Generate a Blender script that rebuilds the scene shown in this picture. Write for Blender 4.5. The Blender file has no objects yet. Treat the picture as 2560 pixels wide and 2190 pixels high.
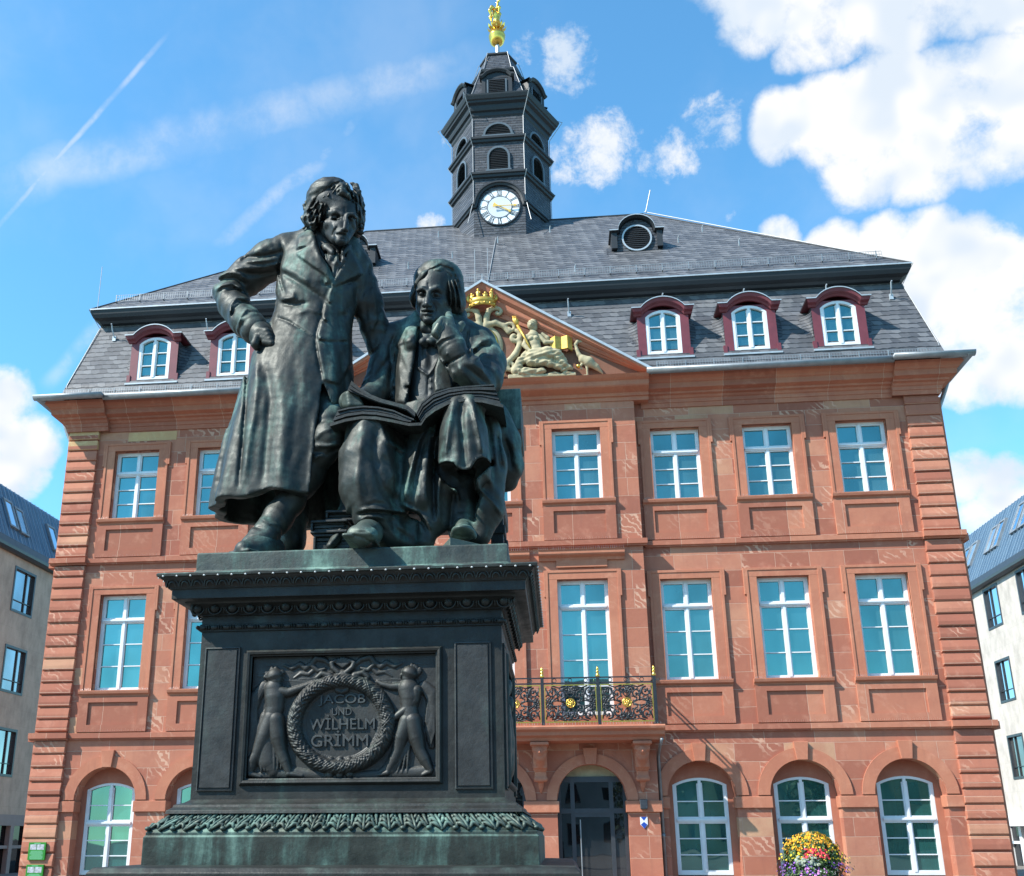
import bpy, bmesh, math, random
import numpy as np
from mathutils import Vector, Matrix
random.seed(7); RNG = np.random.RandomState(11)
scene = bpy.context.scene
COL = scene.collection
R = math.radians

# ---------------------------------------------------------------- camera
CAM = np.array([2.02, -31.4, 1.6]); FPX = 2566.0
PIT, YAW, ROL, PPX, PPY = 0.3110, -0.1052, -0.0035, 1118.0, 1266.0
def cam_axes():
    cy, sy = math.cos(YAW), math.sin(YAW); cp, sp = math.cos(PIT), math.sin(PIT)
    cr, sr = math.cos(ROL), math.sin(ROL)
    f = np.array([sy*cp, cy*cp, sp]); r = np.array([cy, -sy, 0.0]); u = np.cross(r, f)
    return cr*r + sr*u, -sr*r + cr*u, f
CA, CB, CD = cam_axes()
cam = bpy.data.cameras.new('camera'); camo = bpy.data.objects.new('camera', cam); COL.objects.link(camo)
cam.sensor_width = 36.0; cam.sensor_fit = 'HORIZONTAL'; cam.lens = FPX*36.0/2560.0
cam.shift_x = (1280.0-PPX)/2560.0; cam.shift_y = (PPY-1095.0)/2560.0
cam.clip_start = 0.1; cam.clip_end = 6000
camo.matrix_world = Matrix(((CA[0], CB[0], -CD[0], CAM[0]), (CA[1], CB[1], -CD[1], CAM[1]), (CA[2], CB[2], -CD[2], CAM[2]), (0, 0, 0, 1)))
scene.camera = camo
def ray(x, y):                      # viewing ray of a point of the survey picture (2072 wide)
    k = 2560.0/2072.0
    return CD + CA*(x*k-PPX)/FPX - CB*(y*k-PPY)/FPX
def at(x, y, Y):                    # the point of that ray at depth Y: how the survey becomes metres
    v = ray(x, y); return CAM + v*((Y-CAM[1])/v[1])

# ---------------------------------------------------------------- sun, sky, exposure
SUN_EL, SUN_AZ = R(44), R(60)       # 60 deg to the left of the facade's normal
sd = Vector((-math.sin(SUN_AZ)*math.cos(SUN_EL), -math.cos(SUN_AZ)*math.cos(SUN_EL), math.sin(SUN_EL)))
sl = bpy.data.lights.new('sun', 'SUN'); sl.energy = 5.0; sl.angle = R(0.5); sl.color = (1.0, 0.95, 0.87)
so = bpy.data.objects.new('sun', sl); COL.objects.link(so); so.location = (-30, -40, 60)
so.rotation_euler = (-sd).to_track_quat('-Z', 'Y').to_euler()
scene.view_settings.view_transform = 'Standard'; scene.view_settings.look = 'None'
scene.view_settings.exposure = 0.82; scene.view_settings.gamma = 1.0
scene.cycles.max_bounces = 6; scene.cycles.use_denoising = True

W = bpy.data.worlds.new('World'); scene.world = W; W.use_nodes = True
class NT:
    def __init__(s, tree): s.t = tree; s.t.nodes.clear()
    def n(s, typ, **kw):
        nd = s.t.nodes.new(typ)
        ins = kw.pop('ins', {})
        for k, v in kw.items(): setattr(nd, k, v)
        for k, v in ins.items(): s.put(nd.inputs[k], v)
        return nd
    def put(s, sock, v):
        if isinstance(v, bpy.types.NodeSocket): s.t.links.new(v, sock)
        elif hasattr(v, 'outputs'): s.t.links.new(v.outputs[0], sock)
        else:
            if sock.type == 'RGBA' and len(v) == 3: v = (*v, 1)
            sock.default_value = v
    def math(s, op, a, b=0.0, c=0.0, clamp=False):
        nd = s.n('ShaderNodeMath', operation=op, use_clamp=clamp)
        for i, v in enumerate((a, b, c)): s.put(nd.inputs[i], v)
        return nd.outputs[0]
    def vmath(s, op, a, b=(0, 0, 0), out=0):
        nd = s.n('ShaderNodeVectorMath', operation=op); s.put(nd.inputs[0], a); s.put(nd.inputs[1], b)
        return nd.outputs[out]
    def mix(s, fac, a, b, mode='MIX'):
        nd = s.n('ShaderNodeMix', data_type='RGBA', blend_type=mode)
        s.put(nd.inputs[0], fac); s.put(nd.inputs[6], a); s.put(nd.inputs[7], b); return nd.outputs[2]
    def ramp(s, v, stops):
        nd = s.n('ShaderNodeValToRGB'); s.put(nd.inputs[0], v)
        e = nd.color_ramp.elements
        while len(e) < len(stops): e.new(0.5)
        for q, (p, c) in zip(e, stops):
            q.position = p; q.color = (*c, 1) if isinstance(c, tuple) else (c, c, c, 1)
        return nd.outputs[0]
    def sstep(s, v, a, b, lo=0.0, hi=1.0):
        nd = s.n('ShaderNodeMapRange', interpolation_type='SMOOTHSTEP', clamp=True)
        for i, q in enumerate((v, a, b, lo, hi)): s.put(nd.inputs[i], q)
        return nd.outputs[0]
    def noise(s, vec, scale, detail=4.0, rough=0.55, dist=0.0, out=0):
        nd = s.n('ShaderNodeTexNoise', ins={'Vector': vec, 'Scale': scale, 'Detail': detail, 'Roughness': rough, 'Distortion': dist})
        return nd.outputs[out]

def sky():
    w = NT(W.node_tree)
    d = w.n('ShaderNodeTexCoord').outputs['Generated']
    s = w.n('ShaderNodeTexSky', sky_type='NISHITA', sun_disc=False, sun_elevation=SUN_EL,
            sun_rotation=math.atan2(sd.x, sd.y), air_density=1.0, dust_density=0.25, ozone_density=2.6)
    base = w.vmath('MULTIPLY', s.outputs[0], SKYV)
    # cumulus: soft discs of directions broken up by noise
    def blobs(lst):
        tot = None
        for x, y, r, k in lst:
            c = ray(x, y); c = c/np.linalg.norm(c); a = r/2077.0*0.93
            dt = w.vmath('DOT_PRODUCT', d, tuple(c), 1)
            m = w.sstep(dt, math.cos(a*1.45), math.cos(a*0.25), 0.0, k)
            tot = m if tot is None else w.math('MAXIMUM', tot, m)
        return tot
    wob = w.vmath('ADD', d, w.vmath('SCALE', w.vmath('SUBTRACT', w.noise(d, 14, 3, out=1), (.5, .5, .5)), (0, 0, 0)))
    def scaled(v, k):
        nd = w.n('ShaderNodeVectorMath', operation='SCALE'); w.put(nd.inputs[0], v); nd.inputs[3].default_value = k; return nd.outputs[0]
    warp = w.vmath('ADD', d, scaled(w.vmath('SUBTRACT', w.noise(d, 9, 2, out=1), (.5, .5, .5)), 0.035))
    big = w.noise(warp, 11.0, 9.0, 0.62)
    dens = w.math('ADD', blobs(CUMULUS), w.math('MULTIPLY', w.math('SUBTRACT', big, 0.5), 1.9))
    cl = w.sstep(dens, 0.40, 0.92)
    wis = w.math('ADD', blobs(WISPS), w.math('MULTIPLY', w.math('SUBTRACT', w.noise(warp, 24.0, 8.0, 0.68), 0.5), 2.4))
    wl = w.sstep(wis, 0.42, 1.1, 0.0, 0.85)
    allc = w.math('MAXIMUM', cl, wl)
    # trails: bands along great circles
    for (x0, y0, x1, y1, wd, k, sc) in TRAILS:
        a = ray(x0, y0); b = ray(x1, y1); a /= np.linalg.norm(a); b /= np.linalg.norm(b)
        n = np.cross(a, b); n /= np.linalg.norm(n); mid = (a+b)/np.linalg.norm(a+b); half = math.acos(float(np.dot(a, b)))/2
        off = w.math('ABSOLUTE', w.math('ADD', w.vmath('DOT_PRODUCT', d, tuple(n), 1), w.math('MULTIPLY', w.math('SUBTRACT', w.noise(d, 18, 4), .5), wd*0.9/2077)))
        band = w.sstep(off, wd/2077.0, wd*0.1/2077.0)
        ends = w.sstep(w.vmath('DOT_PRODUCT', d, tuple(mid), 1), math.cos(half*1.15), math.cos(half*0.6))
        m = w.math('MULTIPLY', w.math('MULTIPLY', band, ends), w.sstep(w.noise(warp, sc, 6, .65), 0.36, 0.62, 0.25*k, k))
        allc = w.math('MAXIMUM', allc, m)
    # thin veil low on the left
    veil = w.math('MULTIPLY', w.sstep(w.noise(scaled(warp, 1.0), 4.0, 6, .6), .42, .75, 0, .13), 1.0)
    allc = w.math('MAXIMUM', allc, veil)
    sh = w.vmath('ADD', warp, tuple(np.array((-.55, -.1, .83))*.022))
    relief = w.math('SUBTRACT', w.noise(warp, 8.0, 3.0, .5), w.noise(sh, 8.0, 3.0, .5))
    shade = w.sstep(w.math('ADD', w.math('MULTIPLY', relief, 1.7), w.math('MULTIPLY', w.noise(warp, 5.0, 3.0, .5), .9)), .26, .52)
    ccol = w.mix(shade, (0.74, 0.83, 0.94), (1.0, 1.0, 1.0))
    cloud = w.n('ShaderNodeVectorMath', operation='SCALE'); w.put(cloud.inputs[0], ccol); cloud.inputs[3].default_value = CLOUDV
    col = w.mix(allc, base, cloud.outputs[0])
    bg = w.n('ShaderNodeBackground', ins={'Color': col, 'Strength': 0.1})
    out = w.n('ShaderNodeOutputWorld'); w.t.links.new(bg.outputs[0], out.inputs[0])
SKYV = (.96, 1.74, 1.86); CLOUDV = 6.0
CUMULUS = [(1545, 10, 85, .9), (1680, 20, 105, 1), (1830, 0, 105, 1), (1960, -20, 95, 1), (2080, -40, 110, 1), (1500, -60, 90, .9), (1600, 110, 40, .62),
           (1590, 255, 70, .9), (1690, 245, 95, 1), (1800, 215, 110, 1), (1920, 200, 110, 1), (2050, 170, 110, 1), (1750, 335, 85, .95), (1870, 320, 95, .95), (2010, 290, 100, .9), (1720, 400, 40, .6), (1990, 120, 55, .8),
           (1575, 478, 45, .8), (1690, 500, 60, .85), (1800, 505, 75, .95), (1890, 500, 85, 1), (1970, 520, 95, 1), (2060, 590, 110, 1), (1960, 640, 110, .95), (1900, 580, 90, .95), (2060, 720, 95, .85), (1960, 760, 80, .75), (2050, 990, 70, .85), (1950, 960, 60, .75), (1990, 1060, 60, .7),
           (-20, 830, 85, .95), (40, 900, 75, 1), (-10, 960, 85, 1), (60, 960, 45, .8)]
WISPS = [(1215, 300, 75, .85), (1150, 335, 55, .75), (1260, 285, 45, .8), (1365, 315, 60, .8), (1440, 255, 60, .72), (1420, 285, 40, .65), (1320, 330, 40, .65), (1180, 280, 50, .7), (1150, 125, 70, .8), (1060, 110, 40, .6), (870, 455, 35, .75), (905, 290, 30, .55), (1480, 410, 40, .5)]
TRAILS = [(-60, 390, 980, 120, 60, .42, 9), (-60, 520, 330, 80, 7, .42, 20), (430, 500, 660, 320, 26, .34, 22), (90, 780, 210, 650, 20, .26, 22), (640, 330, 760, 200, 16, .26, 22)]
sky()

# ---------------------------------------------------------------- objects: builders, names, labels
def tag(o, label=None, cat=None, group=None, kind=None):
    if label: o['label'] = label
    if cat: o['category'] = cat
    if group: o['group'] = group
    if kind: o['kind'] = kind
    return o
def thing(name, label, cat, loc=(0, 0, 0), group=None):
    o = bpy.data.objects.new(name, None); COL.objects.link(o); o.location = loc; o.empty_display_size = 0.2
    return tag(o, label, cat, group)
def link_mesh(name, me, mat, parent=None, smooth=False):
    o = bpy.data.objects.new(name, me); COL.objects.link(o)
    for m in (mat if isinstance(mat, (list, tuple)) else [mat]): me.materials.append(m)
    if smooth: me.polygons.foreach_set('use_smooth', [True]*len(me.polygons))
    if parent is not None:
        o.parent = parent
        # parts are modelled in world metres; take the parent's placement out again
        p = parent; off = Vector((0, 0, 0))
        while p is not None: off += p.location; p = p.parent
        me.transform(Matrix.Translation(-off))
    return o
def copy_tree(o, parent=None):
    c = o.copy(); COL.objects.link(c)
    if parent is not None: c.parent = parent
    for ch in list(o.children): copy_tree(ch, c)
    return c

class MB:
    def __init__(s): s.v = []; s.f = []; s.mi = []; s.m = 0
    def add(s, vs, fs):
        b = len(s.v); s.v += [tuple(map(float, q)) for q in vs]
        for f in fs: s.f.append([b+i for i in f]); s.mi.append(s.m)
    def box(s, x0, x1, y0, y1, z0, z1):
        s.add([(x0, y0, z0), (x1, y0, z0), (x1, y1, z0), (x0, y1, z0), (x0, y0, z1), (x1, y0, z1), (x1, y1, z1), (x0, y1, z1)],
              [(0, 3, 2, 1), (4, 5, 6, 7), (0, 1, 5, 4), (1, 2, 6, 5), (2, 3, 7, 6), (3, 0, 4, 7)])
    def prism(s, poly, y0, y1, axis='y'):
        n = len(poly)
        def P(a, b, t): return (a, t, b) if axis == 'y' else ((t, a, b) if axis == 'x' else (a, b, t))
        s.add([P(a, b, y0) for a, b in poly]+[P(a, b, y1) for a, b in poly],
              [tuple(range(n)), tuple(range(2*n-1, n-1, -1))]+[(i, n+i, n+(i+1) % n, (i+1) % n) for i in range(n)])
    def loft(s, rings, closed=True, cap=False):
        b = len(s.v); n = len(rings[0])
        for r in rings: s.v += [tuple(map(float, q)) for q in r]
        for k in range(len(rings)-1):
            for i in range(n if closed else n-1):
                j = (i+1) % n
                s.f.append([b+k*n+i, b+k*n+j, b+(k+1)*n+j, b+(k+1)*n+i]); s.mi.append(s.m)
        if cap:
            s.f.append([b+i for i in range(n)][::-1]); s.mi.append(s.m)
            s.f.append([b+(len(rings)-1)*n+i for i in range(n)]); s.mi.append(s.m)
    def lathe(s, prof, c, seg=24, axis='z', a0=0.0, a1=2*math.pi):
        full = abs(a1-a0-2*math.pi) < 1e-6; rings = []
        for r, h in prof:
            ring = []
            for i in range(seg if full else seg+1):
                a = a0+(a1-a0)*i/seg; p, q = r*math.cos(a), r*math.sin(a)
                ring.append((c[0]+p, c[1]+q, c[2]+h) if axis == 'z' else ((c[0]+p, c[1]+h, c[2]+q) if axis == 'y' else (c[0]+h, c[1]+p, c[2]+q)))
            rings.append(ring)
        s.loft(rings, closed=full)
    def tube(s, pts, r, seg=8, cap=True):
        pts = [Vector(p) for p in pts]; n = len(pts); rings = []
        rr = r if isinstance(r, (list, tuple)) else [r]*n
        up = Vector((0, 0, 1)); prev = None
        for i, p in enumerate(pts):
            t = (pts[min(i+1, n-1)]-pts[max(i-1, 0)]).normalized()
            a = t.cross(up) if prev is None else prev-t*prev.dot(t)
            if a.length < 1e-4: a = t.cross(Vector((1, 0, 0)))
            a.normalize(); prev = a; b = t.cross(a)
            rings.append([p+(a*math.cos(q)+b*math.sin(q))*rr[i] for q in [2*math.pi*k/seg for k in range(seg)]])
        s.loft(rings, cap=cap)
    def ball(s, c, r, seg=12, rings=8):
        r = (r, r, r) if isinstance(r, (int, float)) else r
        R_ = []
        for k in range(rings+1):
            t = math.pi*k/rings; rr = max(math.sin(t), 1e-3)
            R_.append([(c[0]+r[0]*rr*math.cos(a), c[1]+r[1]*rr*math.sin(a), c[2]-r[2]*math.cos(t)) for a in [2*math.pi*i/seg for i in range(seg)]])
        s.loft(R_)
    def build(s, name, mat, parent=None, smooth=False, bevel=0.0, fix=True):
        me = bpy.data.meshes.new(name); me.from_pydata(s.v, [], s.f)
        if any(s.mi): me.polygons.foreach_set('material_index', s.mi)
        if fix:
            bm = bmesh.new(); bm.from_mesh(me); bmesh.ops.remove_doubles(bm, verts=bm.verts, dist=1e-5) if smooth else None
            bmesh.ops.recalc_face_normals(bm, faces=bm.faces); bm.to_mesh(me); bm.free()
        o = link_mesh(name, me, mat, parent, smooth)
        if bevel:
            m = o.modifiers.new('bevel', 'BEVEL'); m.width = bevel; m.segments = 2; m.limit_method = 'ANGLE'; m.angle_limit = R(40)
        return o
def arcpts(cx, cz, r, a0, a1, n):
    return [(cx+r*math.cos(a0+(a1-a0)*i/n), cz+r*math.sin(a0+(a1-a0)*i/n)) for i in range(n+1)]
# ---------------------------------------------------------------- materials
def mat(name, fn):
    m = bpy.data.materials.new(name); m.use_nodes = True
    w = NT(m.node_tree); fn(w); return m
def finish(w, **ins):
    b = w.n('ShaderNodeBsdfPrincipled')
    for k, v in ins.items(): w.put(b.inputs[k], v)
    o = w.n('ShaderNodeOutputMaterial'); w.t.links.new(b.outputs[0], o.inputs[0]); return b
def bump(w, h, dist=0.01, strength=0.6, normal=None):
    nd = w.n('ShaderNodeBump', ins={'Strength': strength, 'Distance': dist, 'Height': h})
    if normal is not None: w.put(nd.inputs['Normal'], normal)
    return nd.outputs[0]
def pos(w): return w.n('ShaderNodeNewGeometry').outputs['Position']
def obj(w): return w.n('ShaderNodeTexCoord').outputs['Object']
def xz(w, sx=1.0, sz=1.0, ox=0.0, oz=0.0, yk=0.93):
    s = w.n('ShaderNodeSeparateXYZ'); w.put(s.inputs[0], pos(w))
    c = w.n('ShaderNodeCombineXYZ')
    w.put(c.inputs[0], w.math('MULTIPLY_ADD', w.math('ADD', s.outputs[0], w.math('MULTIPLY', s.outputs[1], yk)), sx, ox)); w.put(c.inputs[1], w.math('MULTIPLY_ADD', s.outputs[2], sz, oz))
    return c.outputs[0]
def simple(name, col, rough=0.6, metal=0.0, var=0.12, scale=6.0, bmp=0.0, **kw):
    def fn(w):
        p = pos(w); n = w.noise(p, scale, 6, .6)
        dark = tuple(c*(1-var*2) for c in col); lite = tuple(min(1, c*(1+var)) for c in col)
        c = w.ramp(n, [(0.25, dark), (0.75, lite)])
        ins = {'Base Color': c, 'Roughness': rough, 'Metallic': metal}
        if bmp: ins['Normal'] = bump(w, w.noise(p, scale*6, 5, .6), bmp)
        ins.update(kw); finish(w, **ins)
    return mat(name, fn)
def sandstone(name, blocks=True, bw=1.42, bh=0.52, tint=(1, 1, 1), cream=0.5, oz=0.0, yk=0.93):
    def fn(w):
        p = pos(w); v = xz(w, oz=oz, yk=yk)
        if blocks:
            vj = w.vmath('ADD', v, w.n('ShaderNodeVectorMath', operation='SCALE', ins={0: w.vmath('SUBTRACT', w.noise(p, .6, 2, out=1), (.5, .5, .5)), 3: 0.05}).outputs[0])
            br = w.n('ShaderNodeTexBrick', offset=0.37, offset_frequency=2, squash=0.72, squash_frequency=3,
                     ins={'Vector': vj, 'Color1': (0, 0, 0), 'Color2': (1, 1, 1), 'Mortar': (.5, .5, .5), 'Scale': 1.0, 'Mortar Size': 0.008, 'Mortar Smooth': 0.2, 'Bias': 0.0, 'Brick Width': bw, 'Row Height': bh})
            rnd = br.outputs[0]; mort = br.outputs[1]
        else:
            rnd = w.noise(p, 0.35, 1); mort = None
        s = w.n('ShaderNodeSeparateColor'); w.put(s.inputs[0], rnd); rv = s.outputs[0]
        col = w.ramp(rv, [(0.0, (0.265, 0.094, 0.060)), (0.28, (0.365, 0.134, 0.082)), (0.62, (0.42, 0.164, 0.100)), (0.88, (0.465, 0.208, 0.128)), (1.0, (0.50, 0.31, 0.185))])
        col = w.mix(w.sstep(w.noise(p, 0.8, 5, .6), .35, .7, 0, .55), col, (0.315, 0.106, 0.070))
        col = w.mix(w.sstep(w.noise(p, 2.3, 6, .65), .5, .75, 0, .45), col, (0.52, 0.245, 0.165))
        # liesegang veins: cream bands that curve inside some blocks
        off = w.n('ShaderNodeCombineXYZ'); w.put(off.inputs[0], w.math('MULTIPLY', rv, 37.0)); w.put(off.inputs[1], w.math('MULTIPLY', rv, 91.0))
        q = w.vmath('ADD', p, off.outputs[0])
        wv = w.n('ShaderNodeTexWave', wave_type='BANDS', bands_direction='DIAGONAL', ins={'Vector': q, 'Scale': 2.3, 'Distortion': 10.0, 'Detail': 3.0, 'Detail Scale': 0.9, 'Detail Roughness': 0.6})
        vein = w.math('MULTIPLY', w.sstep(wv.outputs[1], .66, .90), w.sstep(w.noise(q, 0.7, 2), .55, .66, 0, min(.9, cream*1.5)))
        col = w.mix(vein, col, (0.60, 0.37, 0.26))
        col = w.mix(w.sstep(w.noise(w.vmath('MULTIPLY', p, (7, 7, 1.0)), 1.0, 5, .6), .5, .8, 0, .26), col, (0.19, 0.085, 0.066))
        fine = w.noise(p, 45, 4, .7)
        col = w.mix(w.sstep(fine, .3, .7, 0, .18), col, (0.32, 0.12, 0.09))
        if tint != (1, 1, 1): col = w.mix(1.0, col, tint, 'MULTIPLY')
        h = w.math('MULTIPLY', fine, 0.3)
        if mort is not None:
            col = w.mix(w.math('MULTIPLY', mort, .6), col, (0.52, 0.36, 0.27))
            h = w.math('ADD', h, w.math('MULTIPLY', w.math('SUBTRACT', 1.0, mort), 1.0))
        h = w.math('ADD', h, w.math('MULTIPLY', w.noise(p, 6, 5, .6), .8))
        finish(w, **{'Base Color': col, 'Roughness': 0.88, 'Specular IOR Level': 0.25, 'Normal': bump(w, h, 0.012, .7)})
    return mat(name, fn)
def slate(name, bw, bh, tip=.17, dark=.75):
    def fn(w):
        p = pos(w); v = xz(w)
        vj = w.vmath('ADD', v, w.n('ShaderNodeVectorMath', operation='SCALE', ins={0: w.vmath('SUBTRACT', w.noise(p, 2.2, 3, out=1), (.5, .5, .5)), 3: bh*0.45}).outputs[0])
        br = w.n('ShaderNodeTexBrick', offset=0.5, ins={'Vector': vj, 'Color1': (0, 0, 0), 'Color2': (1, 1, 1), 'Mortar': (.5, .5, .5), 'Scale': 1.0, 'Mortar Size': bh*0.02, 'Mortar Smooth': 0.3, 'Brick Width': bw, 'Row Height': bh})
        s = w.n('ShaderNodeSeparateXYZ'); w.put(s.inputs[0], vj)
        rz = w.math('DIVIDE', s.outputs[1], bh); row = w.math('FRACT', rz); ri = w.math('FLOOR', rz)
        u = w.math('FRACT', w.math('ADD', w.math('DIVIDE', s.outputs[0], bw), w.math('MULTIPLY', w.math('MODULO', ri, 2.0), .5)))
        c2 = w.math('MULTIPLY_ADD', u, 2.0, -1.0); hh = w.math('MULTIPLY_ADD', w.math('MULTIPLY', c2, c2), -tip, tip+.06)      # shadow under each slate's rounded lower edge, painted into the colour
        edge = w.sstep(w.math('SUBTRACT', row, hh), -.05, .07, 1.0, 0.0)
        c = w.ramp(br.outputs[0], [(0.0, (0.058, 0.060, 0.067)), (0.5, (0.085, 0.087, 0.095)), (1.0, (0.135, 0.136, 0.143))] if bh > .15 else [(0.0, (0.030, 0.034, 0.042)), (0.5, (0.045, 0.050, 0.060)), (1.0, (0.07, 0.076, 0.088))])
        c = w.mix(w.sstep(w.noise(p, 1.1, 5, .6), .4, .75, 0, .35 if bh > .15 else .1), c, (0.15, 0.147, 0.146))
        c = w.mix(w.sstep(w.noise(w.vmath('MULTIPLY', p, (3, 3, .8)), 1.0, 5, .6), .55, .8, 0, .3), c, (0.055, 0.06, 0.066))
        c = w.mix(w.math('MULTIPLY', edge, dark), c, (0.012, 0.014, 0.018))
        h = w.math('ADD', w.math('MULTIPLY', w.math('SUBTRACT', 1.0, row), .8), w.math('ADD', w.math('MULTIPLY', w.math('SUBTRACT', 1.0, edge), .8), w.math('MULTIPLY', br.outputs[0], .5)))
        finish(w, **{'Base Color': c, 'Roughness': w.ramp(w.noise(p, 9, 3), [(.3, .45), (.7, .65)]), 'Specular IOR Level': 0.35, 'Normal': bump(w, h, 0.03, .8)})
    return mat(name, fn)
M = {}
M['stone'] = sandstone('sandstone_ashlar', True)
M['stone_risalit'] = sandstone('sandstone_ashlar_centre', True, 1.15, 0.60, oz=0.21)
M['stone_trim'] = sandstone('sandstone_trim', True, 2.3, 30.0, (1.03, 1.04, 1.02), 0.12, 3.0, 0.0)
M['stone_frame'] = sandstone('sandstone_frame', False, tint=(1.08, 1.10, 1.05), cream=.10)
M['stone_quoin'] = sandstone('sandstone_quoin', True, 40.0, 0.374, (1.02, 1.02, 1.02), .35)
M['stone_niche'] = sandstone('sandstone_niche', False, tint=(.95, .95, .95), cream=.1)
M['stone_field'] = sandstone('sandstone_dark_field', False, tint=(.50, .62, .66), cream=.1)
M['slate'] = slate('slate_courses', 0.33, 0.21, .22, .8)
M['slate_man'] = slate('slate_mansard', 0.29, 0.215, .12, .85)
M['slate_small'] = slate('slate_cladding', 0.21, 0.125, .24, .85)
M['dark_trim'] = simple('dark_painted_trim', (0.012, 0.016, 0.021), .6, 0, .1, 4)
M['zinc'] = simple('zinc_sheet', (0.26, 0.28, 0.295), .5, .4, .15, 3)
M['wire'] = simple('conductor_wire', (0.30, 0.31, 0.32), .5, .3, .1)
M['lead'] = simple('bright_flashing', (0.40, 0.44, 0.47), .45, .25, .12, 3)
M['white'] = simple('white_window_paint', (0.68, 0.69, 0.70), .42, 0, .06, 2)
M['redpaint'] = simple('oxblood_paint', (0.155, 0.030, 0.040), .5, 0, .12, 3)
M['gold'] = simple('gilding', (0.80, 0.50, 0.10), .26, .9, .1, 8)
M['goldflat'] = simple('gilded_stone', (0.58, 0.36, 0.07), .4, .55, .18, 8, 0.004)
M['iron'] = simple('black_wrought_iron', (0.03, 0.033, 0.037), .42, .3, .2, 20)
M['cream'] = simple('cream_sandstone', (0.37, 0.32, 0.20), .85, 0, .16, 5, 0.006)
M['black'] = simple('black_opening', (0.008, 0.009, 0.011), .5, 0, .1, 4)
M['lime'] = None
def limestone(name, col):
    def fn(w):
        p = pos(w)
        br = w.n('ShaderNodeTexBrick', offset=0.0, ins={'Vector': xz(w), 'Color1': (0.3, 0.3, 0.3), 'Color2': (.7, .7, .7), 'Mortar': (.5, .5, .5), 'Scale': 1.0, 'Mortar Size': 0.006, 'Brick Width': 1.5, 'Row Height': 0.75})
        c = w.ramp(w.noise(w.vmath('MULTIPLY', p, (1, 1, .6)), 1.6, 8, .68), [(.3, tuple(q*.72 for q in col)), (.55, col), (.8, tuple(q*1.18 for q in col))])
        c = w.mix(w.sstep(w.noise(p, 9, 5, .7), .55, .75, 0, .35), c, tuple(q*.6 for q in col))
        c = w.mix(w.math('MULTIPLY', br.outputs[1], .35), c, tuple(q*.5 for q in col))
        finish(w, **{'Base Color': c, 'Roughness': .85, 'Specular IOR Level': .25, 'Normal': bump(w, w.noise(p, 14, 5, .7), .008)})
    return mat(name, fn)
M['lime_warm'] = limestone('brown_limestone', (0.50, 0.405, 0.31))
M['lime_pale'] = limestone('pale_limestone', (0.50, 0.46, 0.41))
def seam(name):
    def fn(w):
        p = pos(w); s = w.n('ShaderNodeSeparateXYZ'); w.put(s.inputs[0], p)
        r = w.math('FRACT', w.math('DIVIDE', s.outputs[1], .42))
        c = w.mix(w.sstep(w.noise(w.vmath('MULTIPLY', p, (.4, 3, .4)), 1.0, 4), .3, .7), (0.11, 0.175, 0.24), (0.16, 0.235, 0.30))
        finish(w, **{'Base Color': c, 'Roughness': .42, 'Metallic': .5})
    return mat(name, fn)
M['bluemetal'] = seam('blue_standing_seam_metal')
M['frame_dark'] = simple('anthracite_frame', (0.045, 0.052, 0.06), .4, .2, .1, 4)
def glass(name, tint, base, mixf, wob=0.0012):
    def fn(w):
        p = pos(w)
        h = w.noise(w.vmath('MULTIPLY', p, (1, 1, .7)), .9, 1, .4)
        nrm = bump(w, h, wob*6, 1.0)
        g = w.n('ShaderNodeBsdfGlossy', ins={'Color': tint, 'Roughness': 0.015, 'Normal': nrm})
        c = w.ramp(w.noise(w.vmath('MULTIPLY', p, (1, 1, .5)), .8, 4), [(.3, tuple(q*.7 for q in base)), (.7, base)])
        # curtains behind the pane: soft vertical folds
        wv = w.n('ShaderNodeTexWave', wave_type='BANDS', bands_direction='X', ins={'Vector': p, 'Scale': 2.2, 'Distortion': 2.0, 'Detail': 2.0})
        c = w.mix(w.math('MULTIPLY', wv.outputs[1], .25), c, tuple(q*.55 for q in base))
        c = w.mix(w.sstep(w.noise(w.vmath('MULTIPLY', p, (.42, .4, .3)), 1.0, 2), .45, .75, 0, .65), c, tuple(min(1, q*2.0+.04) for q in base))
        d = w.n('ShaderNodeBsdfDiffuse', ins={'Color': c})
        fr = w.n('ShaderNodeFresnel', ins={'IOR': 1.5, 'Normal': nrm})
        fac = w.math('MAXIMUM', w.math('MULTIPLY', mixf, w.sstep(w.noise(w.vmath('MULTIPLY', p, (.5, .5, .35)), 1.0, 3), .3, .7, .72, 1.15)), fr.outputs[0], clamp=True)
        mx = w.n('ShaderNodeMixShader', ins={0: fac}); w.t.links.new(d.outputs[0], mx.inputs[1]); w.t.links.new(g.outputs[0], mx.inputs[2])
        o = w.n('ShaderNodeOutputMaterial'); w.t.links.new(mx.outputs[0], o.inputs[0])
    return mat(name, fn)
M['glass'] = glass('sky_reflecting_glass', (0.19, 0.40, 0.38), (0.032, 0.088, 0.105), .58)
M['glass_low'] = glass('green_curtained_glass', (0.30, 0.50, 0.46), (0.022, 0.105, 0.10), .40)
M['glass_dark'] = glass('dark_entrance_glass', (0.7, 0.75, 0.8), (0.006, 0.007, 0.008), .09)
M['glass_side'] = glass('grey_office_glass', (0.75, 0.8, 0.85), (0.07, 0.07, 0.065), .4)
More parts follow.
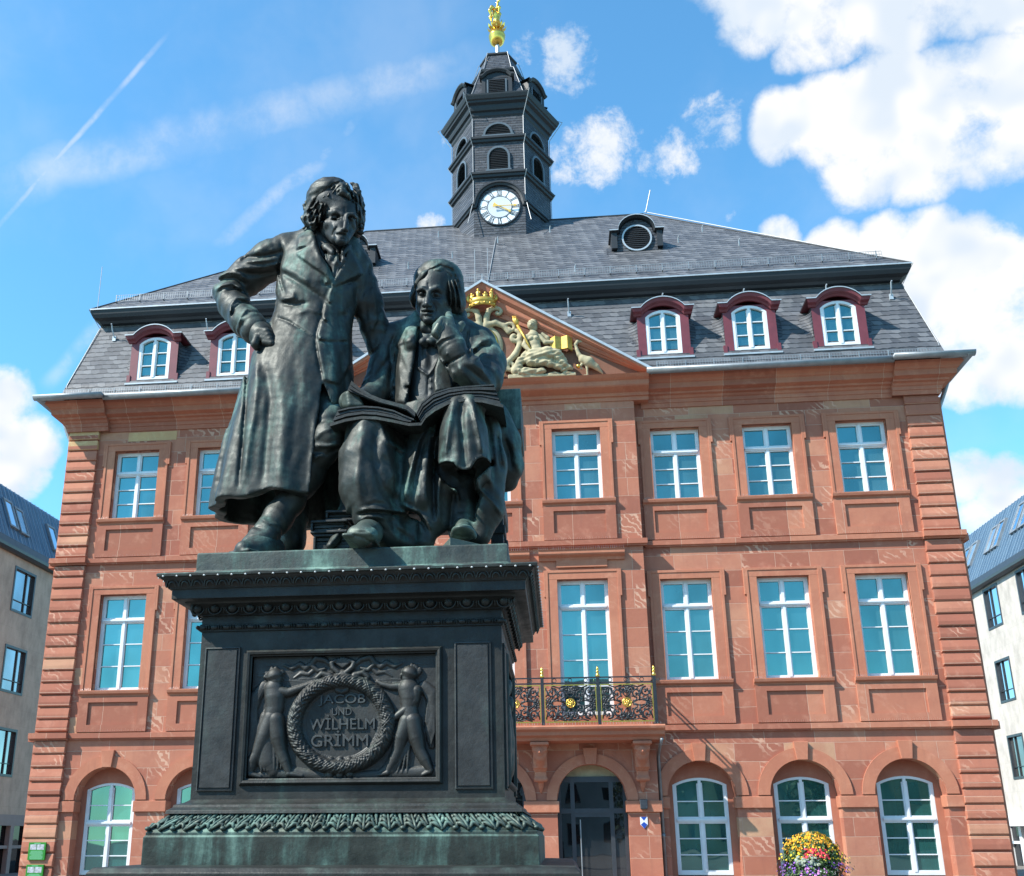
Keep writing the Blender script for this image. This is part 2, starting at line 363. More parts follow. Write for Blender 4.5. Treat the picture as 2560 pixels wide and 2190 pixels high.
def bronze(name, green=0.5, dark=(0.040, 0.045, 0.041), off=0.0):
    def fn(w):
        p = pos(w); g = w.n('ShaderNodeNewGeometry'); s = w.n('ShaderNodeSeparateXYZ'); w.put(s.inputs[0], g.outputs['Normal'])
        streak = w.noise(w.vmath('MULTIPLY', p, (4.6, 4.6, .75)), 1.0, 7, .64, .5)
        blot = w.noise(p, 3.2, 7, .62)
        fine = w.noise(p, 38, 5, .7)
        m = w.math('ADD', w.math('ADD', w.math('MULTIPLY', streak, .62), w.math('MULTIPLY', blot, .38)), w.math('MULTIPLY', s.outputs[2], .07))
        m = w.math('ADD', m, w.math('MULTIPLY', w.math('SUBTRACT', fine, .5), .12))
        pat = w.sstep(m, .52-.04*green-off, .66-off, 0, green)
        lt = w.sstep(m, .57-off, .72-off, 0, green*.85)
        base = w.ramp(w.noise(p, 5.5, 6, .65), [(.3, tuple(q*.55 for q in dark)), (.6, dark), (.8, tuple(q*1.35 for q in dark))])
        col = w.mix(pat, base, (0.052, 0.115, 0.098))
        col = w.mix(lt, col, (0.19, 0.30, 0.245))
        rough = w.math('ADD', w.math('MULTIPLY', pat, .22), w.ramp(w.noise(p, 12, 4), [(.3, .46), (.7, .64)]))
        met = w.math('SUBTRACT', .55, w.math('MULTIPLY', pat, .5))
        h = w.math('ADD', w.math('MULTIPLY', fine, .5), w.noise(p, 14, 4, .6))
        finish(w, **{'Base Color': col, 'Roughness': rough, 'Metallic': met, 'Specular IOR Level': .5, 'Normal': bump(w, h, 0.006, .55)})
    return mat(name, fn)
M['bronze'] = bronze('weathered_bronze', .68)
M['bronze_green'] = bronze('verdigris_bronze', .95)
M['bronze_dark'] = bronze('black_bronze', .14, (0.034, 0.036, 0.034))
M['bronze_hair'] = bronze('dark_bronze_hair', .45)
M['bronze_plinth'] = bronze('stained_bronze', .75, (0.036, 0.044, 0.038), .035)
M['bronze_leaf'] = bronze('greened_leaf_bronze', .95, (0.075, 0.095, 0.080))
M['bronze_panel'] = bronze('smooth_black_bronze', .10, (0.046, 0.049, 0.049))
M['bronze_relief'] = bronze('relief_bronze', .08, (0.048, 0.050, 0.048))
M['bronze_letter'] = bronze('letter_bronze', .06, (0.075, 0.082, 0.082))
M['bronze_slab'] = bronze('slab_bronze', .9, (0.062, 0.074, 0.068), .04)
M['bronze_dark2'] = bronze('shaded_bronze', .30, (0.034, 0.039, 0.039))
M['stone_cream'] = sandstone('cream_sandstone_block', False, tint=(1.35, 2.2, 1.75), cream=.2)
# ---------------------------------------------------------------- sculpting: signed distance grids meshed by surface nets
class Clay:
    def __init__(s, lo, hi, res):
        s.lo = np.array(lo, np.float32); s.h = float(res)
        s.n = np.ceil((np.array(hi)-s.lo)/res).astype(int)+1
        s.d = np.full(tuple(s.n), 0.5, np.float32)
        s.ax = [(s.lo[i]+np.arange(s.n[i])*res).astype(np.float32) for i in range(3)]
    def win(s, lo, hi, pad):
        a = np.clip(np.floor((np.array(lo)-pad-s.lo)/s.h).astype(int), 0, s.n); b = np.clip(np.ceil((np.array(hi)+pad-s.lo)/s.h).astype(int)+1, 0, s.n)
        if np.any(b <= a): return None, None
        sl = tuple(slice(i, j) for i, j in zip(a, b))
        return sl, (s.ax[0][sl[0]][:, None, None], s.ax[1][sl[1]][None, :, None], s.ax[2][sl[2]][None, None, :])
    def op(s, lo, hi, fn, k=0.02, mode='add'):
        pad = 3*s.h+k*1.5
        sl, P = s.win(lo, hi, pad)
        if sl is None: return
        e = fn(*P).astype(np.float32); d = s.d[sl]
        if mode == 'add':
            if k > 0: h = np.maximum(k-np.abs(d-e), 0)/k; s.d[sl] = np.minimum(d, e)-h*h*k*.25
            else: s.d[sl] = np.minimum(d, e)
        elif mode == 'cut':
            e = -e
            if k > 0: h = np.maximum(k-np.abs(d-e), 0)/k; s.d[sl] = np.maximum(d, e)+h*h*k*.25
            else: s.d[sl] = np.maximum(d, e)
    def cone(s, a, b, ra, rb=None, k=0.02, mode='add', wr=None):
        a = np.array(a, float); b = np.array(b, float); rb = ra if rb is None else rb; ab = b-a; L2 = max(float(ab@ab), 1e-9); L = math.sqrt(L2); r = max(ra, rb)
        side = np.cross(ab/L, (0.3, 0.2, 0.93)); side /= max(np.linalg.norm(side), 1e-6); oth = np.cross(ab/L, side)
        def fn(x, y, z):
            t = np.clip(((x-a[0])*ab[0]+(y-a[1])*ab[1]+(z-a[2])*ab[2])/L2, 0, 1)
            qx, qy, qz = x-a[0]-t*ab[0], y-a[1]-t*ab[1], z-a[2]-t*ab[2]
            d = np.sqrt(qx*qx+qy*qy+qz*qz)-(ra+(rb-ra)*t)
            if wr:                      # cloth creases running round the limb
                amp, fr, ph = wr
                u = qx*side[0]+qy*side[1]+qz*side[2]; v = qx*oth[0]+qy*oth[1]+qz*oth[2]; an = np.arctan2(v, u)
                w = np.sin(t*fr+1.3*np.sin(an+ph)+.8*np.sin(2*an-ph*2+t*5)+ph)
                d = d-amp*(np.abs(w)**.7*np.sign(w))*(.45+.55*np.sin(an*1+ph*3+t*4))
            return d
        s.op(np.minimum(a, b)-r, np.maximum(a, b)+r, fn, k, mode)
    def chain(s, pts, rs, k=0.02, mode='add', wr=None):
        for i in range(len(pts)-1): s.cone(pts[i], pts[i+1], rs[i], rs[i+1], k, mode, None if wr is None else (wr[0], wr[1], wr[2]+i*1.7))
    def ell(s, c, r, k=0.02, mode='add', rot=None):
        c = np.array(c, float); r = np.array(r, float); m = float(r.max()); A = None if rot is None else np.array(rot)
        def fn(x, y, z):
            q = (x-c[0], y-c[1], z-c[2])
            if A is not None: q = tuple(A[i][0]*q[0]+A[i][1]*q[1]+A[i][2]*q[2] for i in range(3))
            k0 = np.sqrt((q[0]/r[0])**2+(q[1]/r[1])**2+(q[2]/r[2])**2); k1 = np.sqrt((q[0]/r[0]**2)**2+(q[1]/r[1]**2)**2+(q[2]/r[2]**2)**2)
            return k0*(k0-1)/np.maximum(k1, 1e-6)
        s.op(c-m, c+m, fn, k, mode)
    def box(s, c, h, rnd=0.01, k=0.0, mode='add', rot=None):
        c = np.array(c, float); h = np.array(h, float); m = float(np.linalg.norm(h)); A = None if rot is None else np.array(rot)
        def fn(x, y, z):
            q = (x-c[0], y-c[1], z-c[2])
            if A is not None: q = tuple(A[i][0]*q[0]+A[i][1]*q[1]+A[i][2]*q[2] for i in range(3))
            e = [np.abs(q[i])-h[i]+rnd for i in range(3)]
            return np.sqrt(sum(np.maximum(v, 0)**2 for v in e))+np.minimum(np.maximum(np.maximum(e[0], e[1]), e[2]), 0)-rnd
        s.op(c-m, c+m, fn, k, mode)
    def warp(s, lo, hi, fn):
        sl, P = s.win(lo, hi, 0)
        if sl is not None: s.d[sl] += fn(*P).astype(np.float32)
    def mesh(s, name, mat, parent=None, smooth=1):
        d = s.d; sg = d < 0; n = s.n; cn = n-1; strides = np.array([cn[1]*cn[2], cn[2], 1])
        acc = {}; cells = []; pts = []; quads = []
        for ax in range(3):
            a = [slice(None)]*3; b = [slice(None)]*3; a[ax] = slice(0, -1); b[ax] = slice(1, None)
            ch = sg[tuple(a)] != sg[tuple(b)]; ijk = np.argwhere(ch)
            if len(ijk) == 0: continue
            j2 = ijk.copy(); j2[:, ax] += 1
            d0 = d[tuple(ijk.T)]; d1 = d[tuple(j2.T)]; t = d0/(d0-d1)
            p = ijk.astype(np.float32); p[:, ax] += t
            o1, o2 = [(1, 2), (2, 0), (0, 1)][ax]
            ok = (ijk[:, o1] > 0) & (ijk[:, o2] > 0) & (ijk[:, o1] < cn[o1]) & (ijk[:, o2] < cn[o2])
            ijk, p, neg = ijk[ok], p[ok], d0[ok] < 0
            ids = []
            for da, db in ((1, 1), (0, 1), (0, 0), (1, 0)):
                c = ijk.copy(); c[:, o1] -= da; c[:, o2] -= db
                lin = c@strides; ids.append(lin); cells.append(lin); pts.append(p)
            q = np.stack(ids, 1); q[~neg] = q[~neg][:, ::-1]; quads.append(q)
        cells = np.concatenate(cells); pts = np.concatenate(pts); quads = np.concatenate(quads)
        u, inv = np.unique(cells, return_inverse=True); cnt = np.bincount(inv)
        v = np.stack([np.bincount(inv, pts[:, i])/cnt for i in range(3)], 1)
        f = np.searchsorted(u, quads)
        for _ in range(smooth):
            e = np.concatenate([f[:, [0, 1]], f[:, [1, 2]], f[:, [2, 3]], f[:, [3, 0]]]); w = np.bincount(e[:, 0], minlength=len(v))
            m = np.stack([np.bincount(e[:, 0], v[e[:, 1], i], minlength=len(v)) for i in range(3)], 1)/np.maximum(w, 1)[:, None]
            v = v*.5+m*.5
        v = v*s.h+s.lo
        me = bpy.data.meshes.new(name); me.vertices.add(len(v)); me.vertices.foreach_set('co', v.astype(np.float32).ravel())
        me.loops.add(f.size); me.polygons.add(len(f)); me.loops.foreach_set('vertex_index', f.astype(np.int32).ravel())
        me.polygons.foreach_set('loop_start', np.arange(0, f.size, 4, dtype=np.int32)); me.update(calc_edges=True)
        return link_mesh(name, me, mat, parent, True)
# ---------------------------------------------------------------- the ground
g = MB(); g.box(-400, 400, -400, 600, -1.0, 0.0)
M['paving'] = limestone('grey_paving', (0.22, 0.20, 0.18))
tag(g.build('square_paving', M['paving']), kind='structure')

# ---------------------------------------------------------------- the town hall
HALL = thing('town_hall', 'red sandstone town hall with slate mansard roof, pediment and clock tower', 'town hall', (0, 0, 0))
BX = [-11.88, -8.98, -6.08, -2.92, 0.0, 2.92, 6.08, 8.98, 11.88]
RIS = 4.82; RY = -0.32                       # centre block: half width and front plane
def wall_face(mb, x0, x1, z0, z1, ops, y, depth):
    """front sheet at y with openings (cx, half width, z0, spring z, arch radius or 0, rise) and their reveals"""
    xs = {x0, x1}
    for cx, hw, a, b, rise in ops:
        n = 20 if rise else 1
        for i in range(n+1): xs.add(round(cx-hw+2*hw*i/n, 5))
    xs = sorted(x for x in xs if x0-1e-6 <= x <= x1+1e-6)
    def top(o, x):
        cx, hw, a, b, rise = o
        if not rise: return b
        rad = (hw*hw+rise*rise)/(2*rise); return b-(rad-rise)+math.sqrt(max(rad*rad-(x-cx)**2, 0))
    for xa, xb in zip(xs[:-1], xs[1:]):
        xm = (xa+xb)/2; cur = [o for o in ops if abs(xm-o[0]) < o[1]]
        cur.sort(key=lambda o: o[2]); za, zb = z0, z0
        for o in cur:
            if o[2] > za+1e-6 or o[2] > zb+1e-6:
                mb.add([(xa, y, za), (xb, y, zb), (xb, y, o[2]), (xa, y, o[2])], [(0, 1, 2, 3)])
            ta, tb = top(o, xa), top(o, xb)
            mb.add([(xa, y, ta), (xb, y, tb), (xb, y+depth, tb), (xa, y+depth, ta)], [(0, 3, 2, 1)])
            if o[2] > z0: mb.add([(xa, y, o[2]), (xb, y, o[2]), (xb, y+depth, o[2]), (xa, y+depth, o[2])], [(0, 1, 2, 3)])
            za, zb = ta, tb
        mb.add([(xa, y, za), (xb, y, zb), (xb, y, z1), (xa, y, z1)], [(0, 1, 2, 3)])
    for o in ops:
        for sx in (-1, 1):
            x = o[0]+sx*o[1]; mb.add([(x, y, o[2]), (x, y+depth, o[2]), (x, y+depth, o[3]), (x, y, o[3])], [(0, 1, 2, 3)])
R2 = (11.70, 14.13); R1 = (6.02, 9.13)
AW, ASP, ARI = 0.98, 2.70, 0.98               # arcade: half width, spring, rise
wm = MB()
for sgn in (-1, 1):
    xs = sorted((sgn*RIS, sgn*14.25)); bays = [x for x in BX if xs[0] < x < xs[1]]
    ops = [(x, .775, *R2, 0) for x in bays]+[(x, .775, *R1, 0) for x in bays]+[(x, AW, -.2, ASP, ARI) for x in bays]
    wall_face(wm, xs[0], xs[1], -.2, 15.3, ops, 0.0, .42)
    wm.add([(sgn*14.25, 0, -.2), (sgn*14.25, 13, -.2), (sgn*14.25, 13, 15.8), (sgn*14.25, 0, 15.8)], [(0, 1, 2, 3)])
wm.add([(-14.25, 13, -.2), (14.25, 13, -.2), (14.25, 13, 15.8), (-14.25, 13, 15.8)], [(0, 1, 2, 3)])
wall = wm.build('wall', M['stone'], HALL)
rm = MB(); bays = BX[3:6]
ops = [(x, .775, *R2, 0) for x in bays]+[(x, .775, 5.0, R1[1], 0) for x in bays]+[(x, AW+.03, -.2, ASP-.12, ARI+.03) for x in bays]
wall_face(rm, -RIS, RIS, -.2, 15.3, ops, RY, .5)
for s in (-1, 1): rm.add([(s*RIS, RY, -.2), (s*RIS, 0, -.2), (s*RIS, 0, 15.8), (s*RIS, RY, 15.8)], [(0, 1, 2, 3)])
rm.build('centre_wall', M['stone_risalit'], HALL)

# niche backs of the arcade (the wall behind the arched windows)
for x in BX[:3]+BX[6:]:
    nb = MB(); wall_face(nb, x-AW-.02, x+AW+.02, -.2, 3.75, [(x, .785, .5, 3.02, .20)], .42, .12); nb.build('niche_wall', M['stone_niche'], HALL)

def profile_strip(mb, x0, x1, prof, ends=(True, True), ret=None):
    """horizontal moulding: prof is [(y, z)] from the wall outward and back; straight run along x"""
    n = len(prof)
    mb.loft([[(x0, y, z) for y, z in prof], [(x1, y, z) for y, z in prof]], closed=True, cap=True)
def string_course(mb, z, h, out, y, x0, x1):
    profile_strip(mb, x0, x1, [(y+.05, z), (y-out*.55, z), (y-out*.62, z+h*.18), (y-out, z+h*.25), (y-out, z+h), (y+.05, z+h*1.15)])
sc = MB()
for z, h in ((4.50, .20), (10.15, .20)):
    for sgn in (-1, 1):
        a, b = sorted((sgn*(RIS+.1), sgn*13.29)); string_course(sc, z, h, .13, 0, a, b)
        a, b = sorted((sgn*13.22, sgn*14.46)); string_course(sc, z-.01, h+.02, .26, 0, a, b)
        sc.box(*sorted((sgn*14.25, sgn*14.46)), 0.05, 13, z, z+h)
    string_course(sc, z-.005, h+.01, .15, RY, -RIS-.14, RIS+.14)
sc.build('string_course', M['stone_trim'], HALL)

# rusticated corners: one wedge-shaped block per course
def quoins(name, x0, x1, z0, z1, n):
    mb = MB(); h = (z1-z0)/n
    for k in range(n):
        a = z0+k*h; j = random.uniform(-.012, .012)
        prof = [(.03, a+.02), (-.075, a+.02), (-.135+j, a+.055), (-.135+j, a+h*.45), (-.10, a+h-.012), (.03, a+h-.012)]
        e = .02
        mb.loft([[(x0-e, y, z) for y, z in prof], [(x1+e, y, z) for y, z in prof]], cap=True)
    mb.box(x0+.02, x1-.02, -.06, .03, z0, z1)
    return mb.build(name, M['stone_quoin'], HALL, bevel=.012)
for sgn in (-1, 1):
    a, b = sorted((sgn*13.30, sgn*14.30))
    quoins('corner_quoins', a, b, 10.38, 14.92, 12); quoins('corner_quoins', a, b, 4.74, 10.12, 14); quoins('corner_quoins', a, b, -.1, 4.48, 11)

for sgn in (-1, 1):
    q = MB(); a, b = sorted((sgn*14.2, sgn*14.50))
    for z0, z1 in ((-.1, 4.48), (4.74, 10.12), (10.38, 14.9)): q.box(a, b, .22, 1.5, z0, z1)
    a, b = sorted((sgn*14.2, sgn*14.66))
    for z in (4.49, 10.14): q.box(a, b, .16, 1.6, z, z+.22)
    q.build('side_pilaster', M['stone_trim'], HALL)
q = MB()
for z in (14.165, 14.543): q.box(-14.325, -13.275, -.142, .0, z+.04, z+.355)
q.build('cream_quoins', M['stone_cream'], HALL, bevel=.012)
q = MB(); q.box(-12.25, -10.55, -.012, .02, 14.48, 14.80); q.build('cream_block', M['stone_cream'], HALL)

# arches: raised rings with keystones and imposts
def archivolt(x, y, r0, r1, zs, key=True):
    mb = MB(); n = 24
    for k in range(n):
        a, b = math.pi*k/n, math.pi*(k+1)/n
        q = [(x+r*math.cos(t), zs+r*math.sin(t)) for r, t in ((r0, a), (r1, a), (r1, b), (r0, b))]
        mb.add([(p, y, z) for p, z in q]+[(p, y+.1, z) for p, z in q], [(0, 1, 2, 3), (1, 5, 6, 2), (0, 3, 7, 4)])
    o = mb.build('arch_ring', M['stone_frame'], HALL)
    if key:
        kb = MB(); zt = zs+r0
        kb.prism([(x-.15, zt-.015), (x+.15, zt-.015), (x+.21, zs+r1+.16), (x-.21, zs+r1+.16)], y-.08, y+.06)
        k = kb.build('keystone', M['stone_frame'], o, bevel=.01)
    return o
for x in BX[:3]+BX[6:]: archivolt(x, -.055, AW, AW+.34, ASP)
for x in BX[3:6]: archivolt(x, RY-.055, AW+.03, AW+.33, ASP-.12)
def impost(*a): im = MB(); im.box(*a); im.build('impost', M['stone_frame'], HALL, bevel=.015)
px = [(-13.29, BX[0]-AW)]+[(BX[i]+AW, BX[i+1]-AW) for i in (0, 1)]+[(BX[2]+AW, -RIS-.01)]
px += [(-b, -a) for a, b in px]
for a, b in px: impost(a-.05, b+.05 if abs(abs(b)-RIS) > .1 and abs(b) < 13.2 else b, -.07, .40, ASP-.36, ASP-.04)
for a, b in ((-RIS-.05, BX[3]-AW), (BX[3]+AW, BX[4]-AW), (BX[4]+AW, BX[5]-AW), (BX[5]+AW, RIS+.05)):
    impost(a-.03, b+.03, RY-.08, RY+.45, ASP-.46, ASP-.14)

# main entablature under the eaves
WP = [(.0, 14.84), (.05, 14.84), (.07, 14.98), (.10, 14.99), (.11, 15.10), (.16, 15.13), (.20, 15.19), (.30, 15.22), (.31, 15.28), (.50, 15.33), (.52, 15.50), (.57, 15.53), (.60, 15.58), (.70, 15.66), (.74, 15.74)]
for sgn in (-1, 1):
    en = MB(); a, b = sorted((sgn*(RIS+.25), sgn*12.95)); en.loft([[(x, -o, z) for o, z in WP]+[(x, .3, 15.80), (x, .3, 14.84)] for x in (a, b)], cap=True); en.build('eaves_cornice', M['stone_trim'], HALL)
    en = MB(); cor = [(o*.92, z) for o, z in WP]
    rings = [[(sgn*12.92, -.17-o, z) for o, z in cor], [(sgn*(14.34+o), -.17-o, z) for o, z in cor], [(sgn*(14.34+o), 13.0, z) for o, z in cor]]
    en.loft(rings, closed=False)
    en.add([(sgn*12.92, -.17-o, z) for o, z in cor]+[(sgn*12.92, .2, 15.74), (sgn*12.92, .2, 14.84)], [tuple(range(len(cor)+2))])
    en.build('corner_cornice', M['stone_trim'], HALL)

# windows: white frame, glazing bars, panes, stone surround, sill and apron
def casement(hw, z0, z1, y, transom, rows, arch=0.0, bar=.032, fr=.072):
    """frame of a two-light window; arch = rise of a segmental head"""
    mb = MB(); h = z1-z0
    def top(x): 
        if not arch: return z1
        rad = (hw*hw+arch*arch)/(2*arch); return z1-rad+math.sqrt(max(rad*rad-x*x, 0))
    mb.box(-hw, -hw+fr, y-.06, y+.06, z0, top(hw) if arch else z1); mb.box(hw-fr, hw, y-.06, y+.06, z0, top(hw) if arch else z1)
    mb.box(-hw+fr, hw-fr, y-.06, y+.06, z0, z0+fr*1.15)
    if arch:
        n = 14
        for i in range(n):
            a, b = -hw+2*hw*i/n, -hw+2*hw*(i+1)/n
            mb.add([(a, y-.062, top(a)-fr*1.05), (b, y-.062, top(b)-fr*1.05), (b, y-.062, top(b)), (a, y-.062, top(a)), (a, y+.06, top(a)-fr*1.05), (b, y+.06, top(b)-fr*1.05), (b, y+.06, top(b)), (a, y+.06, top(a))],
                   [(0, 1, 2, 3), (0, 4, 5, 1), (3, 2, 6, 7)])
    else: mb.box(-hw+fr, hw-fr, y-.06, y+.06, z1-fr, z1)
    zt = transom
    mb.box(-.042, .042, y-.075, y+.05, z0+fr*1.15, z1-fr*.9)
    if zt: mb.box(-hw+fr, hw-fr, y-.09, y+.055, zt-.055, zt+.055); mb.box(-hw+fr-.01, hw-fr+.01, y-.12, y, zt-.015, zt+.03)
    # sashes: thinner inner frames
    spans = [(z0+fr*1.15, (zt-.055) if zt else z1-fr)]+([(zt+.055, z1-fr)] if zt else [])
    for (a, b) in spans:
        for s in (-1, 1):
            xa, xb = sorted((s*.042, s*(hw-fr)))
            mb.box(xa, xa+.038, y-.045, y+.03, a, b-.0 if not arch else min(b, top(max(abs(xa), abs(xb)))+.02)); mb.box(xb-.038, xb, y-.045, y+.03, a, b if not arch else min(b, top(max(abs(xa), abs(xb)))))
            mb.box(xa+.038, xb-.038, y-.045, y+.03, a, a+.045)
            if not (arch and b > z1-fr-.01): mb.box(xa+.038, xb-.038, y-.045, y+.03, b-.04, b)
    for (a, b, n) in rows:
        for i in range(1, n):
            z = a+(b-a)*i/n; mb.box(-hw+fr+.04, hw-fr-.04, y-.035, y+.02, z-bar/2, z+bar/2)
    return mb
def pane_mb(hw, z0, z1, y, arch=0.0):
    mb = MB(); n = 14 if arch else 1; pts = [(-hw, z0), (hw, z0)]
    if arch:
        rad = (hw*hw+arch*arch)/(2*arch)
        pts += [(x, z1-rad+math.sqrt(rad*rad-x*x)) for x in [hw-2*hw*i/n for i in range(n+1)]]
    else: pts += [(hw, z1), (-hw, z1)]
    mb.add([(a, y, b) for a, b in pts], [tuple(range(len(pts)))])
    return mb
def spikes(mb, x0, x1, y, z, n, h=.11):
    for i in range(n):
        x = x0+(x1-x0)*i/(n-1)+random.uniform(-.01, .01)
        for q in (-1, 1):
            dx = random.uniform(-.02, .02)
            mb.add([(x-.0028, y, z), (x+.0028, y, z), (x+dx, y+q*.035, z+h*random.uniform(.8, 1.1))], [(0, 1, 2)])
M['spike'] = simple('steel_wire', (.55, .53, .5), .4, .6, .05)
def surround(mb, hw, z0, z1, t=.34, ear=.06):
    y = -.055
    for s in (-1, 1):
        a, b = sorted((s*hw, s*(hw+t))); mb.box(a, b, y, .05, z0, z1)
        a, b = sorted((s*(hw+t-.08), s*(hw+t))); mb.box(a, b, y-.025, y, z0+.0, z1+t*.8)
        a, b = sorted((s*(hw+t), s*(hw+t+ear))); mb.box(a, b, y-.025, .05, z1-.55, z1+t*.8)
    mb.box(-hw-t, hw+t, y-.003, .05, z1, z1+t*.8)
    mb.box(-hw-t+.08, hw+t-.08, y-.025, y-.003, z1+t*.8-.08, z1+t*.8)
def sill_mb(hw, z, y=-.02):
    mb = MB(); profile_strip(mb, -hw, hw, [(.05, z-.20), (-.05, z-.20), (-.07, z-.14), (-.15, z-.10), (-.17, z-.03), (-.17, z), (.40, z+.015)]); return mb
def apron_mb(hw, z0, z1):
    mb = MB(); y = -.085; iw = hw-.32
    za, zb = z0+.22, z1-.16
    mb.box(-hw, -iw, y, .04, z0, z1); mb.box(iw, hw, y, .04, z0, z1); mb.box(-iw, iw, y, .04, z0, za); mb.box(-iw, iw, y, .04, zb, z1)
    mb.box(-iw, iw, y+.06, .03, za, zb); return mb
def make_window(z0, z1, row2):
    zt = z0+(z1-z0)*(.685 if row2 else .735)
    w = casement(.775, z0, z1, .26, zt, [(z0+.1, zt-.06, 3)]).build('window', M['white'], HALL)
    pane_mb(.75, z0+.02, z1-.02, .275).build('pane', M['glass'], w)
    s = MB(); surround(s, .775, z0, z1); s.build('surround', M['stone_frame'], w, bevel=.006)
    sill_mb(1.15, z0-.0).build('sill', M['stone_frame'], w)
    zb = 10.36 if row2 else 4.71
    apron_mb(1.13, zb+.03, z0-.205).build('apron', M['stone_trim'], w)
    k = MB(); spikes(k, -1.1, -.80, -.1, z0, 9); spikes(k, .80, 1.1, -.1, z0, 9); spikes(k, -.72, .72, .06, z0+.01, 22, .08); spikes(k, -1.1, 1.1, -.08, zb+.03, 40, .09)
    k.build('bird_spikes', M['spike'], w)
    return w
w2 = make_window(*R2, True); w1 = make_window(*R1, False)
first = {id(w2): True, id(w1): True}
def put(o, x, y):
    if first.pop(id(o), None): o.location = (x, y, 0); return o
    c = copy_tree(o, o.parent); c.location = (x, y, 0); return c
for x in BX[6:]+BX[:3]: put(w2, x, 0); put(w1, x, 0)
for x in BX[3:6]: put(w2, x, RY)
# tall windows on to the balcony
wb = casement(.775, 5.0, 9.13, .26, 8.30, [(5.1, 8.24, 4)]).build('balcony_window', M['white'], HALL)
pane_mb(.75, 5.02, 9.11, .275).build('pane', M['glass'], wb)
s = MB(); surround(s, .775, 5.0, 9.13, .36, .05); s.box(-.78, .78, -.085, -.05, 9.50, 9.88); s.build('surround', M['stone_frame'], wb, bevel=.006)
h = MB(); profile_strip(h, -1.32, 1.32, [(.05, 9.72), (-.08, 9.72), (-.12, 9.80), (-.24, 9.86), (-.27, 9.90), (-.27, 9.98), (-.30, 10.02), (.05, 10.06)])
h.build('hood_mould', M['stone_frame'], wb)
k = MB(); spikes(k, -1.3, 1.3, -.2, 10.04, 40, .12); k.build('bird_spikes', M['spike'], wb)
first[id(wb)] = True
for x in BX[3:6]: put(wb, x, RY)
# arched windows of the arcade
wa = casement(.78, .52, 3.22, .50, 2.02, [(.62, 1.96, 3), (2.08, 3.02, 2)], arch=.20).build('arched_window', M['white'], HALL)
pane_mb(.76, .54, 3.20, .515, .20).build('pane', M['glass_low'], wa)
first[id(wa)] = True
for x in BX[6:]+BX[:3]: put(wa, x, 0)
# doors in the centre arches
dm = MB(); Y = RY+.42
def bar(x0, x1, z0, z1, t=.05): dm.box(x0, x1, Y-t, Y+t, z0, z1)
for x0, x1 in ((-1.0, -.90), (-.62, -.50), (.50, .62), (.90, 1.0)): bar(x0, x1, 0, 3.24)
bar(-1.0, 1.0, 3.10, 3.26, .055); bar(-1.0, 1.0, 2.22, 2.36, .055); bar(-.50, .50, 2.12, 2.22, .045)
dr = dm.build('entrance_door', M['frame_dark'], HALL)
q = MB(); q.box(-.99, .99, Y+.01, Y+.02, 0, 3.2); q.build('pane', M['glass_dark'], dr)
q = MB(); q.tube([(-.36, Y-.11, .4), (-.36, Y-.11, 2.05)], .018); q.build('handle', M['zinc'], dr)
q = MB(); q.prism([(-1.05, 3.26), (1.05, 3.26)]+arcpts(0, ASP-.12, 1.05, R(38), R(142), 12), Y+.0, Y+.06); q.build('lunette', M['cream'], dr)
first[id(dr)] = True
for x in BX[3:6]: put(dr, x, 0)
# a dark interior behind the openings
q = MB(); q.box(-14.1, 14.1,   .75, 12.8, 0, 15.2); q.build('interior', M['black'], HALL)

# gutters and downpipes
def gutter(gt, x0, x1, y, z):
    prof = [(y+.16, z)]+[(y+.0+.15*math.cos(t), z+.0+.15*math.sin(t)) for t in [math.pi+math.pi*i/8 for i in range(9)]]+[(y+.13, z)]
    gt.loft([[(x0, a, b) for a, b in prof], [(x1, a, b) for a, b in prof]], cap=True)
for sgn in (-1, 1):
    gt = MB(); a, b = sorted((sgn*(RIS+.42), sgn*12.85)); gutter(gt, a, b, -.96, 15.80)
    a, b = sorted((sgn*12.80, sgn*15.22)); gutter(gt, a, b, -1.10, 15.82)
    x = sgn*15.07
    prof = [(x+sgn*.0+.15*math.cos(t), 15.80+.15*math.sin(t)) for t in [math.pi+math.pi*i/8 for i in range(9)]]
    gt.loft([[(a, -1.2, b) for a, b in prof], [(a, 13, b) for a, b in prof]], cap=True)
    gt.box(*sorted((sgn*14.3, sgn*15.05)), -.9, 13, 15.745, 15.79)
    gt.build('gutter', M['zinc'], HALL, smooth=True)
for sgn in (-1, 1):
    dp = MB(); dp.tube([(sgn*15.0, .55, 15.7), (sgn*14.85, .6, 15.3), (sgn*14.5, .62, 14.5), (sgn*14.36, .62, 14.1), (sgn*14.36, .62, 0)], .07); dp.build('downpipe', M['zinc'], HALL, smooth=True)

